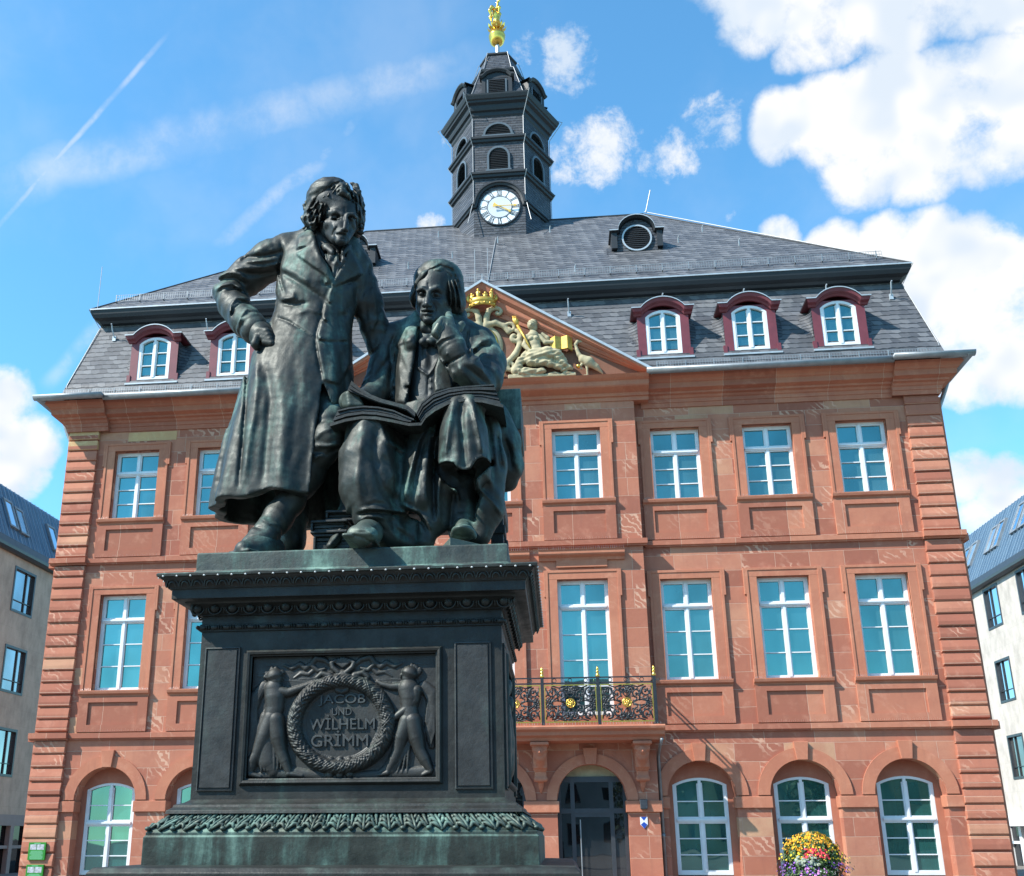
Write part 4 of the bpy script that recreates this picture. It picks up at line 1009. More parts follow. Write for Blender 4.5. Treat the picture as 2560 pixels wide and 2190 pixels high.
# ---------------------------------------------------------------- clock tower
TX, TY = .36, 7.37
TOW = thing('tower', None, None); TOW.parent = HALL
bpy.data.objects.remove(TOW)
def hexring(r, z, rot=0.0): return [(TX+r*math.cos(a), TY+r*math.sin(a), z) for a in [R(60)*i+rot for i in range(6)]]
RT = 2.14
t = MB(); t.loft([hexring(RT, 24.0), hexring(RT, 31.5)]); 
for sg in (-1, 1):
    rings = []
    for r, z in ((RT+1.0, 25.0), (RT+.62, 25.35), (RT+.32, 25.8), (RT+.10, 26.3), (RT+.01, 26.6)):
        a0, a1, a2 = (R(-60), R(0), R(60)) if sg > 0 else (R(-120), R(-180), R(-240))
        def q(a, r): return np.array((TX+r*math.cos(a), TY+r*math.sin(a), z))
        f0, f1 = q(a0, RT+.004), q(a1, r); rings.append([f0, f0*.55+f1*.45+np.array((sg*(r-RT)*.30, 0, 0)), f1, q(a2, RT+.004)])
    t.loft(rings, closed=False)
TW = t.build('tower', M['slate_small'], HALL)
def hexmould(prof, name, mat_):
    m = MB(); m.loft([hexring(r, z) for r, z in prof]); return m.build(name, mat_, TW)
for z in (28.10, 29.86): hexmould([(RT, z-.14), (RT+.10, z-.10), (RT+.12, z), (RT+.19, z+.03), (RT+.20, z+.12), (RT-.02, z+.15)], 'tower_cornice', M['dark_trim'])
hexmould([(RT, 31.05), (RT+.05, 31.12), (RT+.06, 31.28), (RT+.16, 31.32), (RT+.20, 31.42), (RT+.22, 31.55), (RT+.36, 31.62), (RT+.38, 31.70), (RT+.44, 31.74), (RT+.51, 31.88), (RT+.53, 31.95), (1.9, 32.05)], 'tower_eaves', M['dark_trim'])
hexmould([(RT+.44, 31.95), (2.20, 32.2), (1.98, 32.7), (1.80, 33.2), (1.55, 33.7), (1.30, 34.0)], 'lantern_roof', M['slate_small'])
hexmould([(1.30, 33.95), (1.42, 34.0), (1.45, 34.1), (1.36, 34.16), (1.28, 34.2)], 'roof_moulding', M['dark_trim'])
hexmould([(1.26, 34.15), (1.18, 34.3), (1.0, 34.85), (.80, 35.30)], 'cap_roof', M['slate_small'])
hexmould([(.78, 35.28), (.86, 35.34), (.86, 35.42), (.3, 35.55), (.12, 35.7)], 'cap_moulding', M['dark_trim'])
def face_frame(i, r=RT):
    """midpoint, outward normal and sideways axis of face i (0 faces the square)"""
    a = R(-90+60*i); ap = r*math.cos(R(30)); n = Vector((math.cos(a), math.sin(a), 0)); u = Vector((-math.sin(a), math.cos(a), 0))
    return Vector((TX, TY, 0))+n*ap, n, u
def on_face(mb, i, r=RT):
    o, n, u = face_frame(i, r); mb.v = [tuple(o+u*x-n*y+Vector((0, 0, z))) for x, y, z in mb.v]; return mb
def louvred(i, hw, z0, zs, rr):
    f = MB(); t_ = .09
    for k in range(16):
        a, b = math.pi*k/16, math.pi*(k+1)/16
        q = [(r*math.cos(t)*1.0, zs+r*math.sin(t)*rr/hw) for r, t in ((hw, a), (hw+t_, a), (hw+t_, b), (hw, b))]
        f.add([(x, -.08, z) for x, z in q]+[(x, .02, z) for x, z in q], [(0, 1, 2, 3), (0, 4, 7, 3), (1, 5, 6, 2)])
    if zs > z0+.05:
        for s in (-1, 1): a, b = sorted((s*hw, s*(hw+t_))); f.box(a, b, -.08, .02, z0, zs)
    f.box(-hw-t_-.05, hw+t_+.05, -.12, .02, z0-.07, z0)
    o = on_face(f, i).build('louvre_frame', M['frame_grey'], TW)
    l = MB(); n = int((zs+rr-z0)/.085)
    l.prism([(-hw, z0), (hw, z0)]+[(hw*math.cos(t), zs+rr*math.sin(t)) for t in [math.pi*q/12 for q in range(13)]], -.006, .0)
    for k in range(n):
        z = z0+.01+k*.085; w_ = hw if z+.05 <= zs else hw*math.sqrt(max(1-((z+.05-zs)/rr)**2, .01)); l.add([(-w_, -.055, z), (w_, -.055, z), (w_, -.01, z+.06), (-w_, -.01, z+.06)], [(0, 1, 2, 3)])
    on_face(l, i).build('louvre', M['dark_trim'], o)
M['frame_grey'] = simple('grey_painted_frame', (.10, .12, .135), .4, .1, .08, 4)
for i in range(6):
    louvred(i, .40, 28.34, 29.0, .42); louvred(i, .55, 30.08, 30.08, .55)
    m = MB()
    if i == 0:
        pts = [(-1.09, 26.62), (-1.0, 26.62)]+arcpts(0, 26.66, 1.0, math.pi, 0, 24)+[(1.0, 26.62), (1.09, 26.62)]
    else: pts = [(-1.13, 26.62), (1.13, 26.62)]
    rings = [[(x*(1 if i else .99), y, z+dz*(1)) for x, z in pts] for y, dz in ((.03, -.10), (-.08, -.08), (-.11, .0), (-.16, .03), (-.16, .09), (.03, .12))]
    if i == 0:
        rings = []
        for y, dz in ((.03, -.10), (-.08, -.08), (-.11, .0), (-.16, .03), (-.16, .09), (.03, .12)):
            rr = [(-1.12, y, 26.62+dz), (-1.02-dz*.6, y, 26.62+dz)]+[(x, y, z) for x, z in arcpts(0, 26.66, .99+dz, math.pi*.97, math.pi*.03, 24)]+[(1.02+dz*.6, y, 26.62+dz), (1.12, y, 26.62+dz)]
            rings.append(rr)
    m.loft(rings, closed=False); on_face(m, i).build('hood_moulding', M['dark_trim'], TW)
    # lantern dormers
    d = MB(); z0 = 32.05; ap = RT*math.cos(R(30))
    d.box(-.60, .60, -.02, .9, z0, z0+1.02); d.box(-.66, -.50, -.05, .5, z0, z0+1.0); d.box(.50, .66, -.05, .5, z0, z0+1.0)
    line = [(-.72, z0+1.0), (-.60, z0+1.0), (-.42, z0+1.20), (-.2, z0+1.29), (0, z0+1.32), (.2, z0+1.29), (.42, z0+1.20), (.60, z0+1.0), (.72, z0+1.0)]
    d.loft([[(x, .0, z-.08) for x, z in line], [(x, -.10, z-.06) for x, z in line], [(x*1.06, -.17, z+.02) for x, z in line], [(x*1.06, -.17, z+.08) for x, z in line], [(x, 1.2, z+.08) for x, z in line]], closed=False)
    d.prism([(x*.9, z-.05) for x, z in line[1:-1]], -.03, .8)
    o = on_face(d, i, RT+.06).build('lantern_dormer', M['dark_trim'], TW)
    l = MB(); l.prism([(-.36, z0+.12), (.36, z0+.12), (.36, z0+.82), (.2, z0+.92), (0, z0+.95), (-.2, z0+.92), (-.36, z0+.82)], -.036, -.031)
    for k in range(9): z = z0+.14+k*.085; l.add([(-.34, -.07, z), (.34, -.07, z), (.34, -.04, z+.06), (-.34, -.04, z+.06)], [(0, 1, 2, 3)])
    on_face(l, i, RT+.06).build('louvre', M['iron'], o)
    f = MB()
    for s in (-1, 1): a, b = sorted((s*.37, s*.43)); f.box(a, b, -.075, -.03, z0+.08, z0+.86)
    f.box(-.45, .45, -.085, -.03, z0+.05, z0+.11); on_face(f, i, RT+.06).build('louvre_frame', M['frame_grey'], o)
c = MB()
for i in range(6):
    h = [hexring(r, z)[i] for r, z in ((.9, 35.4), (1.22, 34.3), (1.45, 34.1), (1.82, 33.2), (2.24, 32.2), (2.8, 31.95), (2.38, 31.3), (2.19, 31.0), (2.17, 30.05), (2.36, 29.95), (2.17, 29.6), (2.17, 28.3), (2.36, 28.2), (2.17, 27.9), (2.17, 26.9), (2.28, 26.6), (2.6, 25.6))]
    c = MB(); c.tube(h, .016, 5); c.build('lightning_conductor', M['wire'], TW)
# clock
ZC = 26.53; M['goldpaint'] = simple('gold_paint', (.78, .50, .10), .4, .2, .05)
k = MB(); k.lathe([(.0, -.03), (.84, -.03), (.84, 0)], (0, 0, ZC), 48, 'y')
M['dial'] = simple('white_enamel_dial', (.74, .76, .78), .35, 0, .04, 3)
M['dialgrey'] = simple('pale_grey_dial', (.58, .60, .64), .35, 0, .04, 3)
CK = on_face(k, 0).build('clock_face', M['dial'], TW)
k = MB(); k.lathe([(.0, -.036), (.50, -.036), (.50, -.03)], (0, 0, ZC), 40, 'y'); on_face(k, 0).build('dial_centre', M['dialgrey'], CK)
k = MB(); k.lathe([(.83, -.0), (.83, -.05), (.885, -.05), (.885, 0.01)], (0, 0, ZC), 48, 'y'); k.lathe([(.50, -.03), (.50, -.042), (.525, -.042), (.525, -.03)], (0, 0, ZC), 40, 'y')
on_face(k, 0).build('clock_rim', M['iron'], CK)
NUM = ['XII', 'I', 'II', 'III', 'IIII', 'V', 'VI', 'VII', 'VIII', 'IX', 'X', 'XI']
k = MB()
for i, s in enumerate(NUM):
    a = math.pi/2-i*math.pi/6; wd = {'I': .055, 'V': .11, 'X': .11}; tot = sum(wd[ch] for ch in s); u = -tot/2
    def PT(x, h): rr = .545+h*.265; return (rr*math.cos(a)+x*math.sin(a), -.034, ZC+rr*math.sin(a)-x*math.cos(a))
    def stroke(xa, ha, xb, hb, w_): k.add([PT(xa-w_, ha), PT(xa+w_, ha), PT(xb+w_, hb), PT(xb-w_, hb)], [(0, 1, 2, 3)])
    for ch in s:
        m_ = u+wd[ch]/2
        if ch == 'I': stroke(m_, 0, m_, 1, .015)
        if ch == 'V': stroke(m_, 0, m_-.045, 1, .016); stroke(m_, 0, m_+.045, 1, .008)
        if ch == 'X': stroke(m_+.045, 0, m_-.045, 1, .016); stroke(m_-.045, 0, m_+.045, 1, .008)
        u += wd[ch]
    stroke(0, 0, 0, .06, tot/2+.015); stroke(0, .94, 0, 1.0, tot/2+.015)
on_face(k, 0).build('numerals', M['black'], CK)
def hand(ang, L, w_, y, name):
    k = MB(); a = R(ang); dx, dz = math.sin(a), math.cos(a)
    def q(l, t): return (l*dx+t*dz, l*dz-t*dx)
    poly = [q(-.28, -w_*1.6), q(-.10, -w_*.5), q(L*.80, -w_*.7), q(L*.82, -w_*1.8), q(L*.9, -w_*1.5), q(L, 0), q(L*.9, w_*1.5), q(L*.82, w_*1.8), q(L*.80, w_*.7), q(-.10, w_*.5), q(-.28, w_*1.6)]
    k.prism([(x, ZC+z) for x, z in poly], y-.02, y); on_face(k, 0).build(name, M['goldpaint'], CK)
hand(91, .74, .028, -.12, 'minute_hand'); hand(121, .56, .034, -.085, 'hour_hand')
# staff, gilt ball and the gilded bird
k = MB(); k.lathe([(.16, 35.5), (.14, 35.7), (.105, 35.75), (.105, 36.5)], (TX-.02, TY, 0), 8); k.build('staff', M['lead'], TW)
k = MB(); k.lathe([(.08, 36.44), (.20, 36.50), (.31, 36.62), (.365, 36.80), (.375, 36.93), (.385, 36.95), (.385, 37.0), (.37, 37.02), (.33, 37.18), (.22, 37.28), (.16, 37.32), (.2, 37.4), (.26, 37.46), (.22, 37.55), (.14, 37.7), (.11, 37.8), (.14, 37.86), (.1, 37.95)], (TX-.03, TY, 0), 28)
FIN = k.build('gilt_ball', M['gold'], TW, smooth=True)
k = MB()
for i in range(10):
    a = 2*math.pi*i/10; ca, sa = math.cos(a), math.sin(a); cx, cy = TX-.03, TY
    k.loft([[(cx+ca*r-sa*w_, cy+sa*r+ca*w_, z), (cx+ca*r+sa*w_, cy+sa*r-ca*w_, z)] for r, w_, z in ((.18, .04, 37.30), (.30, .09, 37.30), (.40, .08, 37.38), (.47, .01, 37.52))], closed=False)
    k.loft([[(cx+ca*r-sa*w_, cy+sa*r+ca*w_, z), (cx+ca*r+sa*w_, cy+sa*r-ca*w_, z)] for r, w_, z in ((.15, .03, 37.45), (.22, .06, 37.5), (.30, .05, 37.64), (.30, .01, 37.78))], closed=False)
k.build('gilt_leaves', M['gold'], FIN)
c = Clay((TX-.5, TY-.35, 37.75), (TX+.5, TY+.35, 39.3), .016); P = lambda x, y, z: (TX-.03+x, TY+y, z)
c.chain([P(.0, 0, 37.95), P(-.02, 0, 38.2), P(-.06, 0, 38.40)], [.13, .17, .15], .05)
c.chain([P(.0, 0, 38.5), P(.06, 0, 38.72), P(.05, 0, 38.9), P(.12, 0, 39.05), P(.20, 0, 39.12)], [.10, .07, .055, .06, .02], .03)
for s in (-1, 1): c.chain([P(-.05, s*.12, 38.42), P(-.20, s*.2, 38.5), P(-.30, s*.22, 38.3), P(-.24, s*.18, 38.0)], [.07, .09, .08, .03], .03); c.chain([P(.05, s*.14, 38.5), P(.15, s*.2, 38.45), P(.12, s*.18, 38.15)], [.06, .07, .03], .03)
c.chain([P(.0, -.06, 37.95), P(.05, -.08, 37.8)], [.05, .03], .02)
c.mesh('gilt_bird', M['gold'], FIN)
# ---------------------------------------------------------------- the monument: pedestal
PX0, PHW, PYF, PYB = .63, 1.035, -24.60, -22.98
MON = thing('monument_pedestal', 'black bronze pedestal with figure relief and lettering, carrying the two statues', 'pedestal', (PX0, (PYF+PYB)/2, 0))
def prect(o, z): return [(PX0-PHW-o, PYF-o, z), (PX0+PHW+o, PYF-o, z), (PX0+PHW+o, PYB+o, z), (PX0-PHW-o, PYB+o, z)]
def pmould(prof, name, mat_, bevel=0.0, cap=False, parent=None):
    m = MB(); m.loft([prect(o, z) for o, z in prof], cap=cap); return m.build(name, mat_, parent or MON, bevel=bevel)
# stepped base with framed sides
b = MB(); b.loft([prect(o, z) for o, z in ((.44, -.1), (.44, 1.30), (.46, 1.32), (.46, 1.395), (.43, 1.425), (.2, 1.435))])
for s, (x0, x1) in ((0, (PX0-PHW-.40, PX0+PHW+.40)),):
    y = PYF-.44; b.box(x0, x1, y-.02, y, 1.24, 1.295); b.box(x0, x0+.07, y-.02, y, .2, 1.24); b.box(x1-.07, x1, y-.02, y, .2, 1.24); b.box(x0+.11, x1-.11, y-.012, y, .2, 1.19)
b.build('base_step', M['bronze_dark'], MON, bevel=.006)
pmould([(.215, 1.43), (.215, 1.60), (.205, 1.612), (.205, 1.632), (.1, 1.64)], 'plinth', M['bronze_plinth'] if 'bronze_plinth' in M else M['bronze'], .004)
# acanthus moulding: a modelled band of curling leaves round three sides
def leaf_band(n_front):
    m = MB()
    def prof(v): return (.20-.02*v-.115*(.5-.5*math.cos(math.pi*v)), 1.632+.118*v)
    m.loft([prect(o, z) for o, z in [prof(i/10) for i in range(11)]])
    def run(p0, p1, nrm, n):
        p0, p1 = Vector(p0), Vector(p1); d = (p1-p0).normalized(); L = (p1-p0).length; N = Vector(nrm)
        def P(u, v, lift):          # u metres along the edge, v up the slope
            o, z = prof(min(max(v, 0), 1)); s_ = 1+2*(o-.12)/L
            return p0+d*(L/2+(u-L/2)*s_)+N*(o+lift*.8)+Vector((0, 0, z+lift*.6))
        w_ = L/n/2
        for k in range(n):
            c = (k+.5)*L/n
            m.tube([P(c, .02, .010), P(c, .35, .016), P(c, .75, .020), P(c, .97, .012)], [.012, .010, .008, .006], 6)
            for s in (-1, 1):
                for i, v in enumerate((.10, .34, .58)):
                    e = .86-.10*i
                    m.tube([P(c+s*w_*.12, v, .010), P(c+s*w_*.45, v+.20, .020), P(c+s*w_*e*.85, v+.20, .016), P(c+s*w_*e, v+.02, .008)], [.009, .014, .013, .006], 6)
                m.tube([P(c+s*w_*.10, .80, .012), P(c+s*w_*.40, .98, .018), P(c+s*w_*.62, .86, .020), P(c+s*w_*.50, .76, .014)], [.009, .012, .011, .006], 6)
            b = k*L/n
            m.tube([P(b, .30, .004), P(b, .60, .014), P(b, .84, .020)], [.006, .010, .014], 6); m.ball(P(b, .88, .022), .015, 8, 6); m.ball(P(b, .12, .010), (.020, .020, .014), 8, 6)
    e = PHW+.12
    run((PX0-e, PYF, 0), (PX0+e, PYF, 0), (0, -1, 0), n_front)
    run((PX0+PHW, PYF-.12, 0), (PX0+PHW, PYB+.12, 0), (1, 0, 0), 12); run((PX0-PHW, PYB+.12, 0), (PX0-PHW, PYF-.12, 0), (-1, 0, 0), 12)
    return m
leaf_band(15).build('acanthus_moulding', M['bronze_leaf'], MON, smooth=True)
pmould([(.12, 1.745), (.115, 1.765), (.085, 1.785), (.08, 1.80), (.03, 1.815), (.0, 1.835)], 'torus_moulding', M['bronze_dark'], .003)
# the die: a block with a recessed relief field on the front and right
RX0, RX1, RZ0, RZ1 = -.075, 1.262, 1.925, 2.815           # frame, outer
fx0, fx1, fz0, fz1 = -.035, 1.222, 1.965, 2.770            # relief field
d = MB(); y = PYF
def facegrid(mb, xs, zs, skip, P):
    for i in range(len(xs)-1):
        for j in range(len(zs)-1):
            if (i, j) in skip: continue
            mb.add([P(xs[i], zs[j]), P(xs[i+1], zs[j]), P(xs[i+1], zs[j+1]), P(xs[i], zs[j+1])], [(0, 1, 2, 3)])
xl, xr = PX0-PHW, PX0+PHW; zt, zb = 2.955, 1.80
facegrid(d, [xl, fx0, fx1, xr], [zb, fz0, fz1, zt], {(1, 1)}, lambda a, c: (a, PYF, c))
for a, c in (((fx0, fz0), (fx1, fz0)), ((fx1, fz0), (fx1, fz1)), ((fx1, fz1), (fx0, fz1)), ((fx0, fz1), (fx0, fz0))):
    d.add([(a[0], PYF, a[1]), (c[0], PYF, c[1]), (c[0], PYF+.05, c[1]), (a[0], PYF+.05, a[1])], [(0, 1, 2, 3)])
ry0, ry1 = PYF+.32, PYB-.32
facegrid(d, [PYF, ry0, ry1, PYB], [zb, fz0, fz1, zt], {(1, 1)}, lambda a, c: (xr, a, c))
for a, c in (((ry0, fz0), (ry1, fz0)), ((ry1, fz0), (ry1, fz1)), ((ry1, fz1), (ry0, fz1)), ((ry0, fz1), (ry0, fz0))):
    d.add([(xr, a[0], a[1]), (xr, c[0], c[1]), (xr-.05, c[0], c[1]), (xr-.05, a[0], a[1])], [(0, 1, 2, 3)])
d.add([(xl, PYF, zb), (xl, PYB, zb), (xl, PYB, zt), (xl, PYF, zt)], [(0, 1, 2, 3)]); d.add([(xl, PYB, zb), (xr, PYB, zb), (xr, PYB, zt), (xl, PYB, zt)], [(0, 1, 2, 3)])
DIE = d.build('die', M['bronze_dark'], MON)
def frame_moulding(x0, x1, z0, z1, w_, P):
    """stepped picture-frame: P(x, z, out)"""
    m = MB(); prof = [(0, -.03), (0, .006), (w_*.18, .010), (w_*.3, .026), (w_*.62, .030), (w_*.8, .022), (w_, .006), (w_, -.002)]
    rings = []
    for o, h in prof: rings.append([P(x0-o, z0-o, h), P(x1+o, z0-o, h), P(x1+o, z1+o, h), P(x0-o, z1+o, h)])
    m.loft(rings); return m
frame_moulding(fx0, fx1, fz0, fz1, .045, lambda x, z, h: (x, PYF-h, z)).build('relief_frame', M['bronze_dark'], DIE)
frame_moulding(ry0, ry1, fz0, fz1, .045, lambda x, z, h: (xr+h, x, z)).build('relief_frame', M['bronze_dark'], DIE)
def slab_panel(x0, x1, z0, z1, P):
    m = MB(); rings = [[P(a, c, h) for a, c in ((x0-o, z0-o), (x1+o, z0-o), (x1+o, z1+o), (x0-o, z1+o))] for o, h in ((.012, .0), (.012, .014), (.004, .016), (.002, .006), (-.006, .006), (-.010, .016))]
    m.loft(rings); b_ = len(m.v); m.v += rings[-1]; m.f.append([b_, b_+1, b_+2, b_+3]); m.mi.append(0); return m
for x0, x1 in ((-.355, -.135), (1.36, 1.58)): slab_panel(x0, x1, 1.90, 2.825, lambda x, z, h: (x, PYF-h, z)).build('pilaster_panel', M['bronze_panel'] if 'bronze_panel' in M else M['bronze_dark'], DIE)
for y0, y1 in ((PYF+.07, PYF+.24), (PYB-.24, PYB-.07)): slab_panel(y0, y1, 1.90, 2.825, lambda x, z, h: (xr+h, x, z)).build('pilaster_panel', M['bronze_dark'], DIE)
# mouldings above the die
m = MB()
def ring_of(mb, o, z, step, fn):
    for (a, c, nrm) in (((PX0-PHW-o, PYF-o), (PX0+PHW+o, PYF-o), (0, -1)), ((PX0+PHW+o, PYF-o), (PX0+PHW+o, PYB+o), (1, 0)), ((PX0-PHW-o, PYB+o), (PX0-PHW-o, PYF-o), (-1, 0))):
        L = math.hypot(c[0]-a[0], c[1]-a[1]); n = int(round(L/step))
        for i in range(n): t_ = (i+.5)/n; fn(mb, (a[0]+(c[0]-a[0])*t_, a[1]+(c[1]-a[1])*t_, z), nrm, ((c[0]-a[0])/L, (c[1]-a[1])/L), i)
def bead(mb, p, n, t, i):
    if i % 3 < 2:
        if i % 3 == 0: mb.ball((p[0]+t[0]*.016, p[1]+t[1]*.016, p[2]), (.030*abs(t[0])+.014*abs(n[0]), .030*abs(t[1])+.014*abs(n[1]), .015), 8, 6)
    else:
        for q in (-.008, .008): mb.ball((p[0]+t[0]*q, p[1]+t[1]*q, p[2]), (.006*abs(t[0])+.016*abs(n[0]), .006*abs(t[1])+.016*abs(n[1]), .017), 8, 5)
ring_of(m, .022, 2.975, .0285, bead)
m.loft([prect(o, z) for o, z in ((0, 2.945), (.012, 2.950), (.012, 2.958), (.018, 2.962), (.018, 2.988), (.012, 2.992), (.012, 2.998), (.003, 3.002))])
m.build('bead_moulding', M['bronze_dark'], MON, smooth=False)
pmould([(.003, 3.0), (.003, 3.055), (.02, 3.058), (.02, 3.068)], 'frieze', M['bronze_dark'])
m = MB(); m.loft([prect(o, z) for o, z in ((.02, 3.066), (.03, 3.075), (.055, 3.10), (.085, 3.125), (.10, 3.132), (.10, 3.142), (.165, 3.146))])
def egg(mb, p, n, t, i):
    c = (p[0]-n[0]*.038, p[1]-n[1]*.038, p[2]); mb.ball(c, (.034*abs(t[0])+.040*abs(n[0]), .034*abs(t[1])+.040*abs(n[1]), .036), 10, 8)
    k = 12; pts = [(c[0]+t[0]*.045*math.cos(a)+n[0]*.022*(1), c[1]+t[1]*.045*math.cos(a)+n[1]*.022, c[2]+.042*math.sin(a)) for a in [R(200)+R(140)*q/k for q in range(k+1)]]
    pts = [(c[0]+t[0]*.046, c[1]+t[1]*.046, c[2]+.036)]+[(c[0]+t[0]*.046*math.cos(a)+n[0]*.01, c[1]+t[1]*.046*math.cos(a)+n[1]*.01, c[2]+.044*math.sin(a)) for a in [-math.pi*q/k for q in range(k+1)]]+[(c[0]-t[0]*.046, c[1]-t[1]*.046, c[2]+.036)]
    mb.tube(pts, .007, 5)
    mb.tube([(c[0]+t[0]*.063+n[0]*.0, c[1]+t[1]*.063, c[2]+.036), (c[0]+t[0]*.063+n[0]*.008, c[1]+t[1]*.063+n[1]*.008, c[2]), (c[0]+t[0]*.063, c[1]+t[1]*.063, c[2]-.038)], [.012, .008, .003], 5)
ring_of(m, .085, 3.103, .125, egg)
m.build('egg_and_dart_moulding', M['bronze_dark'], MON, smooth=True)
pmould([(.155, 3.146), (.172, 3.148), (.172, 3.212), (.182, 3.216), (.182, 3.224)], 'corona', M['bronze_dark'], .003)
m = MB(); m.loft([prect(o, z) for o, z in ((.182, 3.222), (.186, 3.232), (.196, 3.245), (.214, 3.262), (.230, 3.278), (.236, 3.29))])
def ogee(mb, p, n, t, i):
    k = 10
    for s in (1, .55):
        pts = [(p[0]+t[0]*.040*s*math.cos(a)+n[0]*(.002+.016*math.sin(a)), p[1]+t[1]*.040*s*math.cos(a)+n[1]*(.002+.016*math.sin(a)), p[2]-.028+.052*s*math.sin(a)) for a in [math.pi*q/k for q in range(k+1)]]
        mb.tube(pts, .006, 4)
ring_of(m, .203, 3.256, .088, ogee)
m.build('leaf_cyma', M['bronze_dark'], MON)
M['stud'] = simple('pale_lead_stud', (.62, .64, .62), .5, .1, .05)
m = MB(); m.loft([prect(o, z) for o, z in [(.238, 3.288), (.256, 3.290), (.258, 3.305), (.250, 3.314), (.10, 3.345), (.04, 3.352)]]); m.m = 1
ring_of(m, .257, 3.289, .095, lambda mb, p, n, t, i: mb.ball((p[0], p[1], p[2]), (.008, .008, .006), 6, 4))
m.build('cornice_top', [M['bronze_green'], M['stud']], MON)
SLB = MB(); SLB.loft([prect(o, z) for o, z in ((.065, 3.34), (.065, 3.365), (.055, 3.37), (.055, 3.495), (.048, 3.503))], cap=True)
SLB.build('statue_base', M['bronze_slab'] if 'bronze_slab' in M else M['bronze_green'], MON, bevel=.004)

# ---- relief: modelled as a height field over the recessed field
class Relief:
    def __init__(s, w, h, res):
        s.nx, s.nz = int(w/res)+1, int(h/res)+1; s.w, s.h = w, h
        s.X, s.Z = np.meshgrid(np.linspace(0, w, s.nx), np.linspace(0, h, s.nz)); s.H = np.zeros_like(s.X)
    def put(s, d, r, k=1.0, add=False):
        e = np.sqrt(np.maximum(r*r-d*d, 0))*k
        if add: s.H += e
        else: m = .004; hh = np.maximum(m-np.abs(s.H-e), 0)/m; s.H = np.maximum(s.H, e)+hh*hh*m*.25*(e > 0)
    def seg(s, a, b, ra, rb, k=1.0, base=0.0, add=False):
        dx, dz = b[0]-a[0], b[1]-a[1]; L = dx*dx+dz*dz+1e-12
        t = np.clip(((s.X-a[0])*dx+(s.Z-a[1])*dz)/L, 0, 1); d = np.hypot(s.X-a[0]-t*dx, s.Z-a[1]-t*dz); r = ra+(rb-ra)*t
        e = np.sqrt(np.maximum(r*r-d*d, 0))*k; e = np.where(e > 0, e+base, 0)
        if add: s.H += np.where(e > 0, e, 0)
        else: s.H = np.maximum(s.H, e)
    def chain(s, pts, rs, k=1.0, base=0.0, add=False):
        for i in range(len(pts)-1): s.seg(pts[i], pts[i+1], rs[i], rs[i+1], k, base, add)
    def mesh(s, P, name, mat_, parent):
        m = MB(); nx, nz = s.nx, s.nz
        v = [P(x, z, h) for x, z, h in zip(s.X.ravel(), s.Z.ravel(), s.H.ravel())]
        idx = np.arange(nx*nz).reshape(nz, nx); f = np.stack([idx[:-1, :-1], idx[:-1, 1:], idx[1:, 1:], idx[1:, :-1]], -1).reshape(-1, 4)
        m.v = v; m.f = f.tolist(); m.mi = [0]*len(f); return m.build(name, mat_, parent, smooth=True, fix=False)
FW, FH = fx1-fx0, fz1-fz0
RL = Relief(FW, FH, .0042)
KX, KZ = FW/(1523-718.0), FH/(682-108.0)
def q(x, y): return ((x-718)*KX, (682-y)*KZ)
def rr(p): return p*(KX+KZ)/2
rng = np.random.RandomState(3)
# rough ground and breeze lines
for i in range(26):
    x0 = rng.uniform(725, 1440); y0 = rng.uniform(125, 260); L_ = rng.uniform(40, 110); RL.seg(q(x0, y0), q(x0+L_, y0+rng.uniform(-8, 8)), rr(3), rr(1.5), .5)
RL.chain([q(718, 668), q(900, 655), q(1080, 676), q(1300, 668), q(1520, 655)], [rr(14), rr(26), rr(16), rr(22), rr(26)], .45)
# wreath
cx, cy = 1116, 432; c0 = q(cx, cy)
dd = np.hypot(RL.X-c0[0], (RL.Z-c0[1])); dd = np.hypot((RL.X-c0[0])/KX, (RL.Z-c0[1])/KZ); ang = np.arctan2((RL.Z-c0[1])/KZ, (RL.X-c0[0])/KX)
RL.H = np.where(dd < 166, .004, RL.H)
RL.H = np.maximum(RL.H, np.where(np.abs(dd-163) < 5, .010, 0))
tor = np.sqrt(np.maximum(35.**2-(dd-201)**2, 0))*KX*1.25
leaf = .006*np.cos(ang*38+np.abs(dd-203)*.20)*np.cos((dd-203)*.17)+.003*np.sin(ang*91+dd*.3)
RL.H = np.maximum(RL.H, np.where(tor > 0, tor+leaf, 0))
for a in (0.02, .95, 1.9, math.pi-.02, 3.9, 4.55, 5.45, 5.9, .5, 2.6):
    for o in (-.035, .035):
        da = np.abs(((ang-a-o-(dd-203)*.006*(1 if a < 2 else -1)+math.pi) % (2*math.pi))-math.pi)*203
        RL.H = np.where((da < 4.5) & (tor > 0), tor+.006, RL.H)
